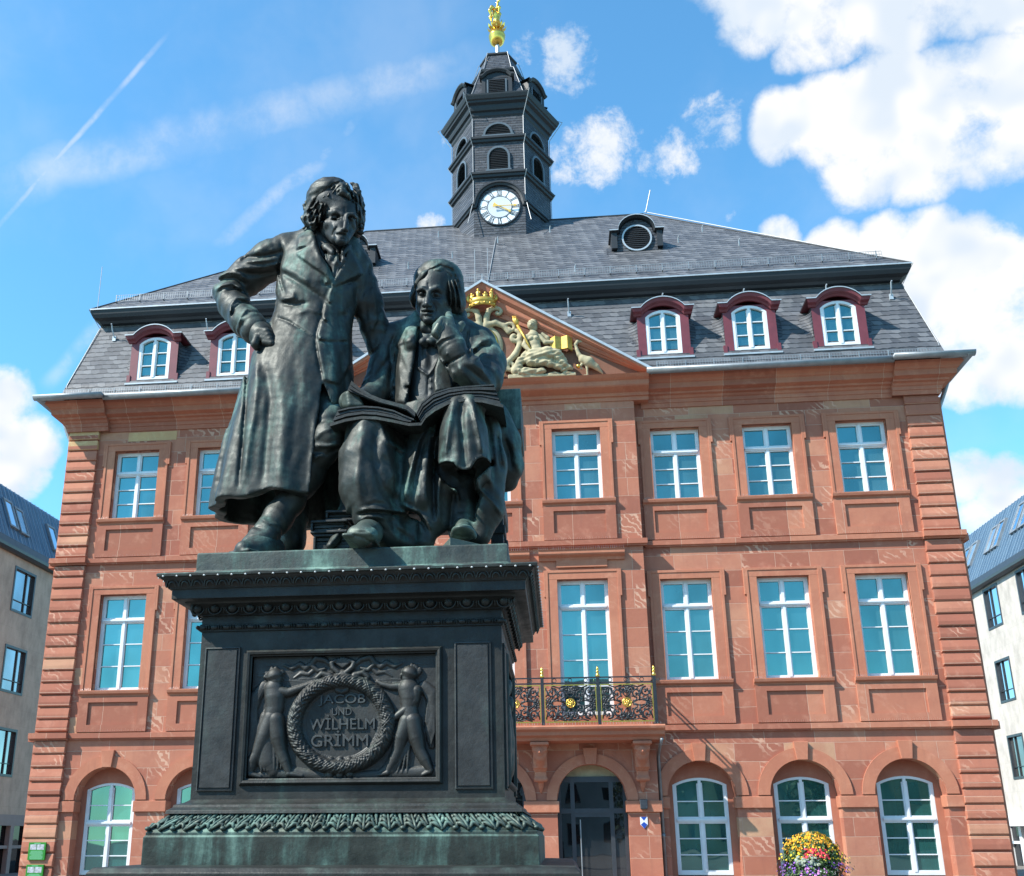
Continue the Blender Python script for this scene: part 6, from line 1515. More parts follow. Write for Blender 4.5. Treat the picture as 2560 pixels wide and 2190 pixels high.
def curl(x, y, Y, a, n=5, rad=6.0, th=4.2, turn=.75, drift=(0, 3.0)):
    P = []
    for k in range(n): u, v = x+rad*math.cos(a+k*turn)+drift[0]*k, y+rad*math.sin(a+k*turn)+drift[1]*k; P.append((u, v, min(Y, hs(u, v)), th*(1-.11*k)))
    f.limb(P, .006)
for i in range(17):                        # left mass: locks that fall and turn outwards
    t = i/16; curl(634-14*math.sin(t*3)+r_.uniform(-4, 10), 398+70*t, YH-.05+r_.uniform(-.05, .05), r_.uniform(0, 6.2), 6, 6.5, 4.6, .8*(1 if i % 2 else -1), (-.6, 2.2))
for i in range(12): t = i/11; curl(648+9*math.sin(i*2.2), 404+58*t, YH-.11+.03*t, r_.uniform(0, 6.2), 5, 5.5, 4.2, .8*(1 if i % 2 else -1), (-.8, 2.2))
for i in range(13):                        # over the forehead
    t = i/12; curl(658+64*t, 384-11*math.sin(t*3.0)+8*t, YH-.15+.08*abs(t-.5), r_.uniform(0, 6.2), 5, 5.5, 4.4, .9*(1 if i % 2 else -1), (1.4*(t-.3), 1.2))
for i in range(15): t = i/14; curl(654+64*t, 393-7*math.sin(t*3.0), YH-.12, r_.uniform(0, 6.2), 5, 4.6, 4.2, .9*(1 if i % 2 else -1), (1.2*(t-.4), .0))
for i in range(11): t = i/10; curl(650+58*t, 381-11*math.sin(t*3.1), YH-.05, r_.uniform(0, 6.2), 5, 5, 4.4, .9*(1 if i % 2 else -1), (1.2*(t-.45), .2))
for i in range(10): t = i/9; curl(648+70*t, 375-8*math.sin(t*3.1)+6*t, YH-.08, r_.uniform(0, 6.2), 5, 6, 4.4, .8*(1 if i % 2 else -1), (2.0*(t-.45), .8))
for i in range(11): t = i/10; curl(727+4*math.sin(i*1.9), 402+64*t, YH-.01, r_.uniform(0, 6.2), 5, 4.5, 4.4, .8*(1 if i % 2 else -1), (.3, 2.0))
for i in range(12): t = i/11; curl(632+52*t, 392-26*math.sin(t*1.6)+r_.uniform(-3, 8), YH-.02, r_.uniform(0, 6.2), 6, 6, 4.6, .8*(1 if i % 2 else -1), (-1.2+1.4*t, 1.4))
S_ = []
for i in range(15):
    t = i/14.; x0, y0 = 690-6*t, 366+t*22; x1, y1 = 652-34*max(0, 1-abs(t-.15))-6*t, 428+t*34
    n = 9; S_.append(([(x0+(x1-x0)*(k/n)**.9+3.2*math.sin(k*1.5+i*1.1), y0+(y1-y0)*(k/n)**1.25+1.5*math.cos(k*1.7+i)) for k in range(n+1)], 2.4, .020 if i % 2 else -.026))
for i in range(9):
    t = i/8.; x0, y0 = 692+2*t, 366+t*12; x1, y1 = 735-6*t, 428+t*38
    n = 8; S_.append(([(x0+(x1-x0)*(k/n)**.7+2.6*math.sin(k*1.6+i*1.3), y0+(y1-y0)*(k/n)**1.4) for k in range(n+1)], 2.3, .018 if i % 2 else -.024))
for i in range(16):
    cx_, cy_ = r_.uniform(620, 655), r_.uniform(425, 470); rad = r_.uniform(4, 8); a0 = r_.uniform(0, 6)
    S_.append(([(cx_+rad*math.cos(a0+k*.7), cy_+rad*math.sin(a0+k*.7)) for k in range(6)], 2.2, .018 if i % 2 else -.024))
f.strokes(S_, None, ID, .05)
f.carve([(664, 412), (672, 404), (690, 402), (706, 407), (719, 414), (722, 440), (716, 462), (702, 480), (694, 500), (676, 500), (660, 478), (655, 455), (657, 430)], -24.6, YH-.035)
f.rough(.003, 60, 5)
f.mesh('hair', M['bronze_hair'], A)
# shirt collar and cravat
f = Fig((-.1, -24.55, 5.45), (.60, -23.8, 6.25), .0085)
f.limb([(650, 488, YC-.12, 10), (662, 503, YC-.20, 9), (674, 512, YC-.24, 7)], .015); f.limb([(708, 494, YC-.12, 8), (701, 505, YC-.19, 8), (692, 513, YC-.23, 6)], .015); f.limb([(678, 498, YC-.08, 26), (682, 575, YC-.12, 24)], .03)
f.limb([(662, 518, YC-.20, 7), (667, 527, YC-.22, 9), (668, 540, YC-.21, 6)], .010); f.limb([(678, 521, YC-.22, 8), (682, 530, YC-.23, 8)], .010); f.limb([(689, 519, YC-.20, 7), (695, 527, YC-.22, 7), (690, 540, YC-.21, 6)], .010); f.limb([(681, 538, YC-.21, 11), (679, 560, YC-.20, 10), (674, 578, YC-.20, 8)], .02)
f.strokes([([(660, 508), (665, 528)], 2, -.016), ([(678, 506), (676, 530)], 2, -.016), ([(690, 508), (688, 530)], 2, -.016), ([(682, 535), (676, 570)], 2.5, -.014)])
f.mesh('cravat', M['bronze_dark2'], A)

# ================= the seated brother
B_ = thing('seated_man_statue', 'green black bronze statue of a seated man with chin on fist, robe over knees', 'statue', (*pt(860, 1000, -23.9)[:2], ZS))
YS = -23.72
f = Fig((.25, -24.5, 4.35), (1.72, -23.2, 6.0), .010)
f.body([(640, 848, 908, YS, .12), (656, 822, 950, YS, .17), (676, 796, 975, YS, .22), (700, 785, 985, YS, .25), (740, 784, 985, YS-.02, .27), (790, 786, 975, YS-.04, .27), (850, 788, 965, YS-.05, .29), (920, 790, 965, YS-.05, .3)], None, .03)
f.limb([(800, 684, YS+.0, 33), (845, 668, YS+.02, 30), (905, 664, YS+.02, 30), (968, 694, YS+.0, 33)], .05)
f.limb([(796, 696, YS, 34), (780, 740, YS-.04, 33), (766, 782, YS-.12, 31), (748, 806, YS-.28, 26), (728, 812, YS-.46, 20)], .03, (.006, 12, .7))
f.limb([(970, 700, YS, 36), (988, 735, YS-.10, 36), (984, 768, YS-.26, 33), (968, 780, YS-.36, 30)], .03, (.006, 12, 1.8))
f.limb([(968, 782, YS-.36, 30), (945, 748, YS-.46, 30), (921, 712, YS-.48, 29), (908, 694, YS-.47, 30)], .025, (.006, 11, .2))
f.limb([(906, 690, YS-.47, 31), (900, 678, YS-.46, 30)], .01)
f.limb([(846, 642, YS-.10, 12), (838, 668, YS-.2, 12), (836, 700, YS-.26, 10)], .02); f.limb([(846, 640, YS-.05, 13), (880, 628, YS+.12, 17), (928, 640, YS+.04, 16), (940, 672, YS-.14, 13)], .02)
f.patch([(800, 0), (750, 110), (715, 180), (745, 240), (800, 380), (850, 500), (880, 420), (900, 200), (930, 0)], .024, YS, VB); f.patch([(715, 180), (750, 110), (900, 70), (860, 140), (770, 165)], .012, YS, VB)
f.patch([(745, 240), (720, 420), (735, 560), (700, 770), (800, 780), (850, 640), (850, 500), (800, 380)], .018, YS, VB)
f.patch([(1150, 290), (1110, 420), (1100, 560), (1110, 660), (1300, 640), (1260, 450), (1200, 350)], .02, YS, VB)
f.carve([(925, 0), (910, 200), (885, 420), (860, 560), (800, 780), (1100, 700), (1095, 560), (1110, 420), (1150, 290), (1130, 100), (1130, 0)], -24.4, YS-.205, VB)
f.strokes([([(700, 60), (640, 200), (660, 400), (640, 600)], 4, -.020), ([(560, 60), (520, 260), (440, 470)], 8, .012), ([(640, 300), (560, 420), (500, 500)], 4.5, -.016), ([(700, 250), (690, 450), (690, 700)], 3, -.022), ([(1460, 0), (1440, 200), (1480, 330)], 3.5, -.022),
           ([(1500, 280), (1600, 200), (1700, 190)], 4.5, -.022), ([(1480, 230), (1600, 130), (1690, 110)], 4.5, .018), ([(1500, 330), (1640, 280), (1730, 280)], 4.5, .016), ([(1420, 270), (1330, 320), (1220, 380)], 2.4, -.020), ([(1480, 350), (1600, 430), (1690, 560)], 4.5, .016), ([(1430, 400), (1530, 480), (1620, 570)], 4.5, -.020), ([(1350, 400), (1420, 490), (1500, 580)], 4.5, .014), ([(1270, 420), (1300, 520), (1310, 580)], 4, .014), ([(1090, 190), (1180, 110), (1310, 70)], 2.2, .016)], None, VB)
u, v = VB(1225, 275); f.strokes([([(u-1, v), (u+1, v)], 4.2, .020)]); u, v = VB(815, 610); f.strokes([([(u-1, v-2), (u+1, v+3)], 4.5, -.022)])
f.rough(.0015, 18, 6); f.rough(.0016, 50, 7)
f.mesh('coat', M['bronze_green'], B_)
f = Fig((.62, -24.3, 4.5), (1.35, -23.5, 5.85), .010)
f.body([(650, 840, 915, YS-.02, .15), (690, 828, 935, YS-.04, .20), (760, 815, 945, YS-.06, .21), (860, 815, 945, YS-.06, .22)], None, .0)
f.strokes([([(945, 150), (940, 420), (1040, 490), (1090, 420), (1150, 300)], 2.2, .018), ([(1040, 490), (1035, 700)], 2, -.014), ([(1010, 180), (1000, 420)], 5, .010), ([(1060, 180), (1070, 420)], 5, -.010)], None, VB)
for y in (540, 620, 690): u, v = VB(1065, y); f.strokes([([(u-1, v), (u+1, v)], 3, .014)])
f.mesh('waistcoat', M['bronze_dark2'], B_)
# robe over the knees
f = Fig((.16, -24.80, 3.48), (1.95, -23.2, 5.10), .0115)
f.limb([(800, 862, YS-.05, 52), (764, 868, YS-.38, 48), (746, 880, YS-.58, 46)], .04); f.limb([(905, 850, YS-.05, 54), (925, 840, YS-.40, 50), (940, 838, YS-.62, 44)], .04)
f.limb([(746, 882, YS-.58, 46), (742, 930, YS-.60, 56), (744, 985, YS-.62, 56), (752, 1030, YS-.64, 46)], .05)
f.limb([(790, 900, YS-.40, 34), (800, 960, YS-.45, 34), (800, 1035, YS-.50, 30)], .06)
f.limb([(752, 1040, YS-.62, 36), (762, 1062, YS-.60, 34), (790, 1082, YS-.52, 34), (812, 1092, YS-.48, 28)], .04)
f.limb([(860, 860, YS-.40, 30), (848, 940, YS-.52, 32), (842, 1010, YS-.56, 34)], .04); f.limb([(868, 1000, YS-.50, 26), (868, 1060, YS-.52, 22), (862, 1098, YS-.52, 18)], .04); f.limb([(840, 1070, YS-.45, 24), (835, 1096, YS-.45, 24)], .04)
f.limb([(940, 838, YS-.60, 44), (938, 880, YS-.64, 52), (940, 940, YS-.64, 56)], .04)
f.limb([(975, 870, YS-.36, 38), (985, 940, YS-.40, 40), (985, 1030, YS-.42, 34), (972, 1085, YS-.42, 22)], .05); f.limb([(895, 900, YS-.42, 32), (890, 980, YS-.46, 28), (884, 1060, YS-.48, 24)], .05)
f.limb([(935, 960, YS-.34, 34), (938, 1040, YS-.36, 30), (936, 1078, YS-.40, 28)], .03)
f.limb([(996, 850, YS-.15, 38), (1016, 895, YS-.14, 36), (1024, 945, YS-.12, 33), (1024, 972, YS-.10, 24)], .05)
f.limb([(720, 980, YS-.25, 26), (704, 1040, YS-.35, 20), (690, 1080, YS-.46, 14), (668, 1104, YS-.56, 8)], .04)
# the turned-up cloth over the right knee: hem and the hollow below
f.carve([(1130, 770), (1150, 735), (1200, 715), (1300, 718), (1325, 740), (1345, 775), (1400, 800), (1460, 792), (1490, 760), (1500, 722), (1540, 680), (1590, 665), (1650, 690), (1695, 750), (1640, 810), (1560, 880), (1545, 960), (1600, 1060), (1560, 1200), (1530, 1300), (1350, 1300), (1350, 1150), (1340, 1040), (1240, 970), (1160, 900)], -24.8, YS-.46, VL)
f.carve([(1345, 800), (1520, 790), (1540, 960), (1570, 1080), (1530, 1350), (1300, 1360), (1350, 1150)], -24.8, YS-.30, VL)
f.limb([(935, 985, YS-.36, 28), (938, 1050, YS-.38, 27), (936, 1074, YS-.42, 26)], .03, (.008, 9, 1))
f.strokes([([(1135, 760), (1165, 725), (1240, 712), (1310, 725), (1345, 775), (1400, 800), (1460, 792), (1495, 745), (1540, 685), (1600, 665), (1660, 695), (1695, 745)], 2.6, .016),
           ([(1390, 60), (1380, 300), (1400, 550), (1420, 770)], 7, -.036), ([(1480, 60), (1540, 300), (1580, 500), (1600, 650)], 6, .032), ([(1300, 80), (1260, 300), (1230, 500), (1200, 700)], 7, .028), ([(1580, 100), (1660, 350), (1700, 600), (1720, 800)], 5, -.028), ([(1180, 200), (1130, 450), (1115, 700), (1110, 900)], 4.5, -.026),
           ([(1120, 330), (1100, 480)], 3, .02), ([(1040, 320), (940, 500), (860, 800), (790, 1100)], 5, .030), ([(1080, 400), (1040, 600), (1010, 900), (1010, 1250)], 6, .020), ([(990, 500), (920, 800), (880, 1150)], 6, -.030), ([(1095, 500), (1090, 900), (1100, 1300)], 5, -.034), ([(1160, 900), (1140, 1100), (1150, 1350)], 5, .022), ([(770, 1160), (850, 1210), (940, 1240), (1020, 1320), (1070, 1420)], 3, .024), ([(800, 1230), (900, 1280), (980, 1350), (1040, 1450)], 4.5, -.034),
           ([(240, 300), (150, 560), (110, 800)], 5, -.010), ([(380, 300), (330, 600), (300, 900), (330, 1180)], 11, .022), ([(520, 300), (620, 520), (800, 630)], 4, .020), ([(500, 400), (480, 700), (560, 1000), (720, 1150)], 9, -.024), ([(560, 420), (640, 700), (700, 950)], 8, .016), ([(330, 1230), (400, 1210), (560, 1215), (720, 1240), (830, 1255)], 3.0, .024), ([(320, 1270), (430, 1240), (600, 1250), (800, 1275)], 3.2, -.032), ([(310, 1350), (400, 1290), (520, 1290), (590, 1320)], 4, .024), ([(360, 1390), (500, 1370), (580, 1440)], 4, -.024), ([(400, 1180), (480, 1150), (600, 1160)], 4, -.014),
           ([(640, 1300), (700, 1420), (860, 1530)], 6, -.020), ([(1750, 430), (1770, 620), (1800, 800)], 4.5, -.028), ([(1820, 460), (1880, 640), (1900, 800)], 5, -.024), ([(1900, 480), (1960, 680), (1985, 850)], 6, .020), ([(1550, 900), (1560, 1000), (1700, 1130), (1790, 1260)], 3.4, .026), ([(1650, 850), (1720, 1000), (1800, 1100)], 6, .016), ([(1300, 1000), (1340, 1060), (1350, 1150)], 3, .02), ([(200, 1180), (170, 1350), (90, 1500), (10, 1590)], 4, .016), ([(250, 1200), (230, 1400), (150, 1560)], 4, -.018)], None, VL)
f.op((-1, -25, 3.3), (3, -23, ZS), lambda X, Y, Z: Z-ZS-.001, 0, 'cut')
f.rough(.0018, 16, 8); f.rough(.0018, 46, 9)
f.mesh('robe', M['bronze_green'], B_)
# shoes: one toe over the edge of the base, one on the block
f = Fig((.3, -25.0, ZS-.06), (.85, -24.1, ZS+.40), .009)
a = pt(745, 1080, -24.35); b_ = pt(735, 1086, -24.72)
f.limb([(752, 1076, -24.36, 26), (744, 1080, -24.55, 27), (733, 1083, -24.72, 24)], .04); f.limb([(716, 1080, -24.76, 14), (750, 1082, -24.76, 15)], .04)
f.box(pt(734, 1098, -24.60), (.105, .22, .014), .01, .01)
f.strokes([([(712, 1081), (735, 1088), (758, 1100)], 2.4, -.014), ([(720, 1072), (742, 1072), (756, 1084)], 3, .010)]); f.mesh('shoe', M['bronze_leaf'], B_)
f = Fig((1.0, -24.6, ZS+.02), (1.5, -23.9, ZS+.40), .009)
f.limb([(934, 1062, YS-.40, 20), (936, 1072, YS-.54, 17)], .04); f.blob(938, 1078, YS-.62, 25, 46, 12, .03); f.limb([(918, 1083, YS-.62, 6), (958, 1085, YS-.64, 7)], .03); f.strokes([([(922, 1082), (938, 1086), (958, 1088)], 2.2, -.012)])
f.mesh('shoe', M['bronze_leaf'], B_)
# hands
f = Fig((.1, -24.6, 4.55), (1.45, -23.6, 5.75), .0080)
yh = YS-.48
f.limb([(905, 690, yh, 16), (902, 670, yh-.01, 19), (903, 658, yh-.01, 16)], .025)
f.limb([(912, 664, yh-.02, 12), (909, 648, yh+.0, 9), (908, 637, yh+.05, 7.5)], .012)
for i in range(3): f.limb([(896-i*6, 648+i*6, yh-.04, 9), (889-i*4, 660+i*7, yh-.09, 8.5), (896-i*3, 672+i*6, yh-.07, 7)], .008)
f.limb([(914, 676, yh+.02, 11), (928, 664, yh+.05, 9), (935, 656, yh+.05, 7)], .012)
f.strokes([([(897, 645), (890, 664), (886, 690)], 1.8, -.010), ([(906, 650), (903, 690)], 2, .008)])
f.mesh('hand', M['bronze_leaf'], B_); f = Fig((.1, -24.7, 4.5), (.75, -23.9, 5.2), .0080)
yl = YS-.56
f.limb([(724, 812, yl+.06, 20), (712, 812, yl, 22), (704, 812, yl-.02, 18)], .03)
for i in range(4): f.limb([(700, 801+i*6, yl-.08, 8), (706+i, 798+i*7, yl-.13, 7.5), (722+i*3, 802+i*6, yl-.12, 6)], .007)
f.limb([(706, 802, yl-.02, 9), (716, 796, yl-.06, 8), (730, 798, yl-.06, 7)], .008)
f.mesh('hand', M['bronze_leaf'], B_)
# head
f = Fig((.65, -24.4, 5.05), (1.45, -23.2, 6.1), .0075)
YH = YS-.12
f.limb([(886, 680, YS-.02, 29), (884, 640, YH+.03, 28)], .03)
f.blob(885, 583, YH, 44, 50, 46, .03); f.blob(874, 596, YH-.10, 33, 26, 46, .04)
f.limb([(872, 625, YH-.12, 24), (868, 640, YH-.16, 14)], .04); f.blob(867, 648, YH-.19, 11, 10, 8, .03)
f.limb([(898, 625, YH-.03, 17), (880, 644, YH-.12, 12)], .03); f.limb([(850, 622, YH-.09, 9), (858, 640, YH-.15, 9)], .03)
f.limb([(867, 592, YH-.215, 4.5), (865, 606, YH-.245, 5.5), (864, 616, YH-.265, 6.5)], .02); f.blob(857.5, 618, YH-.225, 4.5, 6, 4, .014); f.blob(871, 619, YH-.225, 5, 6, 4, .014)
f.limb([(846, 588, YH-.18, 4.5), (855, 584, YH-.21, 5), (862, 588, YH-.215, 4)], .018); f.limb([(872, 588, YH-.215, 4.5), (884, 583, YH-.20, 5), (896, 590, YH-.15, 4.5)], .018)
f.blob(854, 594, YH-.21, 7, 9, 6, .016, 'cut'); f.blob(883, 595, YH-.205, 9, 9, 6.5, .016, 'cut')
f.blob(854, 594.5, YH-.175, 6, 7, 5, .005); f.blob(883, 595.5, YH-.17, 7, 7, 5, .005)
f.blob(894, 612, YH-.11, 11, 12, 10, .03); f.blob(849, 612, YH-.13, 6, 9, 9, .02)
f.limb([(855, 628, YH-.205, 3.6), (864, 627, YH-.225, 4.2), (876, 628, YH-.205, 3.6)], .012); f.limb([(857, 634, YH-.20, 3.8), (865, 634, YH-.215, 4.2), (874, 634, YH-.20, 3.6)], .012)
f.strokes([([(853, 630.6), (864, 630.4), (878, 631.4)], 1.5, -.020), ([(875, 612), (881, 624), (880, 634)], 2.2, -.012), ([(852, 613), (848, 626)], 2, -.010), ([(847, 591), (854, 589), (861, 593)], 1.4, -.010), ([(874, 592), (883, 590), (894, 597)], 1.4, -.010), ([(847, 598), (855, 601), (861, 599)], 1.4, -.010), ([(875, 601), (884, 603), (894, 601)], 1.4, -.010), ([(866, 572), (868, 584)], 2, -.007), ([(860, 640), (874, 640)], 2, -.010), ([(880, 604), (892, 616)], 3, .006)], YH-.02)
f.mesh('head', M['bronze_dark2'], B_)
f = Fig((.60, -24.35, 5.05), (1.50, -23.15, 6.15), .0075)
f.blob(888, 566, YH+.02, 49, 52, 38, .03); f.blob(916, 590, YH+.0, 24, 40, 44, .04); f.blob(926, 610, YH+.02, 17, 34, 24, .03); f.blob(918, 626, YH+.06, 18, 30, 14, .03); f.blob(843, 598, YH+.0, 12, 26, 22, .03); f.blob(839, 608, YH+.02, 10, 22, 14, .03); f.blob(852, 572, YH, 14, 32, 26, .03)
f.limb([(846, 575, YH-.11, 9), (860, 560, YH-.16, 11), (884, 550, YH-.17, 11), (908, 556, YH-.13, 10), (918, 574, YH-.06, 9)], .02)
S_ = []
for i in range(11):
    t = i/10.; S_.append(([(848+4*t, 578-8*t), (862+6*t, 562-14*t), (884+6*t, 549-12*t), (908+6*t, 553-8*t), (920+6*t, 575-6*t), (928+4*t, 605)], 2.0, .016 if i % 2 else -.022))
for i in range(6):
    t = i/5.; S_.append(([(902+20*t, 560+6*t), (908+20*t, 590), (908+24*t, 612), (902+30*t, 625)], 2.2, .016 if i % 2 else -.022))
for i in range(5):
    t = i/4.; S_.append(([(852-6*t, 580+3*t), (844-6*t, 596+3*t), (841-4*t, 612+2*t), (848-5*t, 622)], 2.0, .016 if i % 2 else -.022))
f.strokes(S_, None, ID, .05)
f.carve([(846, 580), (856, 571), (872, 566), (888, 566), (903, 578), (906, 600), (902, 628), (890, 660), (856, 660), (846, 630), (843, 604)], -24.6, YH-.04)
f.rough(.002, 60, 10)
f.mesh('hair', M['bronze_hair'], B_)
f = Fig((.65, -24.4, 5.0), (1.35, -23.5, 5.65), .0085)
f.limb([(856, 646, YS-.17, 9), (858, 662, YS-.24, 8)], .015); f.limb([(884, 668, YS-.12, 26), (884, 690, YS-.14, 24)], .03); f.limb([(866, 684, YS-.27, 8), (856, 692, YS-.28, 8), (862, 700, YS-.26, 6)], .01); f.limb([(878, 684, YS-.28, 8), (888, 690, YS-.28, 8), (884, 700, YS-.26, 6)], .01); f.limb([(870, 690, YS-.29, 7), (874, 692, YS-.29, 7)], .01); f.limb([(860, 668, YS-.22, 9), (884, 672, YS-.22, 9)], .015)
f.mesh('cravat', M['bronze_dark2'], B_)

# ================= open book, chair, book stack, foot block
YBK = YS-.50
def leafs(lines, y0, y1, mb):
    """sheets as ruled strips between the front line and the back line"""
    for ln, rise in lines:
        fr = [pt(u, v, y0) for u, v in ln]; bk = [p+np.array((0, y1-y0, rise)) for p in fr]; th = np.array((0, 0, -.012))
        mb.loft([[*fr], [*bk], [p+th for p in bk], [p+th for p in fr], [*fr]], closed=False)
def lerp_lines(a, b, n):
    a = [VB(*p) for p in a]; b = [VB(*p) for p in b]; return [[((1-t)*p[0]+t*q_[0], (1-t)*p[1]+t*q_[1]) for p, q_ in zip(a, b)] for t in [i/(n-1) for i in range(n)]]
bk = MB()
lo_l = [(40, 975), (180, 925), (350, 898), (500, 905), (650, 930), (780, 960), (850, 965)]; up_l = [(100, 850), (220, 820), (370, 805), (520, 815), (680, 850), (800, 905), (890, 940)]
tp_l = [(240, 545), (330, 620), (450, 690), (560, 735), (700, 770), (830, 805), (905, 870)]; md_l = [(205, 630), (300, 670), (420, 720), (540, 765), (690, 800), (810, 840), (900, 910)]
lo_r = [(960, 960), (1010, 890), (1100, 820), (1250, 745), (1400, 715), (1600, 725), (1790, 775)]; up_r = [(915, 880), (970, 770), (1090, 670), (1250, 620), (1420, 600), (1570, 590), (1715, 580)]
sheets = [(l, .05) for l in lerp_lines(lo_l, up_l, 9)]+[(l, .10) for l in lerp_lines(md_l, tp_l, 8)]+[(l, .05) for l in lerp_lines(lo_r, up_r, 13)]
for i, (l, rr_) in enumerate(sheets): leafs([(l, rr_)], YBK-.24+.012*math.sin(i*2.1)+.006*math.cos(i*5), YBK+.22, bk)
BOOK = bk.build('open_book', M['bronze_dark2'], None, smooth=False)
tag(BOOK, 'large open bronze book lying across the seated man\'s knees', 'book')
cv_ = MB()
cl_ = [(20, 990), (180, 940), (350, 912), (500, 918), (650, 945), (790, 975), (840, 985), (965, 980), (1015, 905), (1105, 835), (1250, 760), (1400, 730), (1600, 742), (1815, 795)]
fr = [pt(*VB(*p), YBK-.27) for p in cl_]; bk_ = [p+np.array((0, .52, .05)) for p in fr]; th = np.array((0, 0, -.022)); cv_.loft([fr, bk_, [p+th for p in bk_], [p+th for p in fr], fr], closed=False)
c = cv_.build('cover', M['bronze'], BOOK)
# chair
CH = thing('bronze_chair', 'bronze chair with squared back post, mostly hidden behind the seated statue', 'chair', (*pt(1020, 1000, -23.3)[:2], ZS))
p0 = pt(1008, 871, -23.78); p1 = pt(1053, 785, -23.78); x0, x1 = pt(995, 828, -23.78)[0], p1[0]
q_ = MB(); q_.box(x0, x1, -23.78, -23.15, p0[2], p1[2]); q_.build('armrest', M['bronze_slab'], CH, bevel=.01)
xb0 = pt(795, 800, -23.3)[0]
q_ = MB(); q_.box(xb0, x1-.10, -23.30, -23.12, p0[2]+.04, p1[2]+.04); q_.box(xb0, pt(1012, 990, -23.3)[0], -23.28, -23.14, ZS+.60, p0[2]+.04); q_.build('backrest', M['bronze'], CH, bevel=.015)
q_ = MB(); q_.box(xb0, pt(1020, 990, -23.7)[0], -23.75, -23.1, ZS+.52, ZS+.66); q_.build('seat', M['bronze'], CH, bevel=.015)
xl_ = pt(1006, 1050, -23.6)[0]
for x, y in ((xl_, -23.6), (xb0+.05, -23.3), (xl_, -23.16)):
    q_ = MB(); q_.box(x-.05, x+.05, y-.05, y+.05, ZS, ZS+.55)
    for z in (.10, .36): q_.box(x-.065, x+.065, y-.065, y+.065, ZS+z, ZS+z+.07)
    q_.build('leg', M['bronze_dark2'], CH, bevel=.006)
# books on the base
def tome(x0, x1, y0, y1, z0, z1, lab, rot=0):
    cx_, cy_ = (x0+x1)/2, (y0+y1)/2
    t = thing('bronze_book', lab, 'book', (cx_, cy_, z0), 'bronze books stacked on the statue base')
    m = MB(); e = .02; m.box(x0, x1, y0, y1, z0, z0+e); m.box(x0, x1, y0, y1, z1-e, z1); m.box(x0, x0+e, y0, y1, z0+e, z1-e)
    m.build('cover', M['bronze_dark2'], t, bevel=.006)
    m = MB(); n = 7; h = (z1-z0-2*e)/n
    for i in range(n): m.box(x0+e, x1-.03-.006*(i % 2), y0+.025+.006*(i % 3), y1-.02, z0+e+i*h, z0+e+(i+.86)*h)
    m.build('pages', M['bronze'], t); t.rotation_euler = (0, 0, rot)
yb = -24.05
zz = [ZS, float(pt(660, 1080, yb-.2)[2]), float(pt(660, 1053, yb-.2)[2]), float(pt(660, 1031, yb-.2)[2])]
X0 = pt(633, 1060, yb-.2)[0]; X1 = pt(712, 1060, yb-.2)[0]
tome(X0, X1, yb-.2, yb+.3, zz[0]+.001, zz[1], 'thick bronze book at the bottom of the stack beside the seated man', .03)
tome(X0-.005, X1-.02, yb-.22, yb+.28, zz[1]+.002, zz[2], 'bronze book in the middle of the stack of three books', -.04)
tome(X0+.08, X1, yb-.18, yb+.22, zz[2]+.002, zz[3], 'smallest bronze book on top of the stack of three books', .05)
# wedge under the raised foot
w0, w1, w2 = pt(884, 1103, -24.42), pt(912, 1086, -24.50), pt(1006, 1096, -24.36)
q_ = MB(); x0, x1, x2 = w0[0], w1[0], w2[0]; zt = ZS+.085
q_.add([(x0, -24.46, ZS+.001), (x1, -24.56, ZS+.001), (x2, -24.40, ZS+.001), (x2-.05, -24.0, ZS+.001), (x0+.05, -24.0, ZS+.001), (x0+.04, -24.44, zt-.05), (x1, -24.55, zt), (x2, -24.39, zt-.045), (x2-.05, -24.0, zt-.02), (x0+.05, -24.0, zt)],
        [(4, 3, 2, 1, 0), (5, 6, 7, 8, 9), (0, 1, 6, 5), (1, 2, 7, 6), (2, 3, 8, 7), (3, 4, 9, 8), (4, 0, 5, 9)])
tag(q_.build('foot_block', M['bronze_leaf'], None, bevel=.004), 'green wedge shaped bronze block under the seated man\'s raised foot', 'footrest')
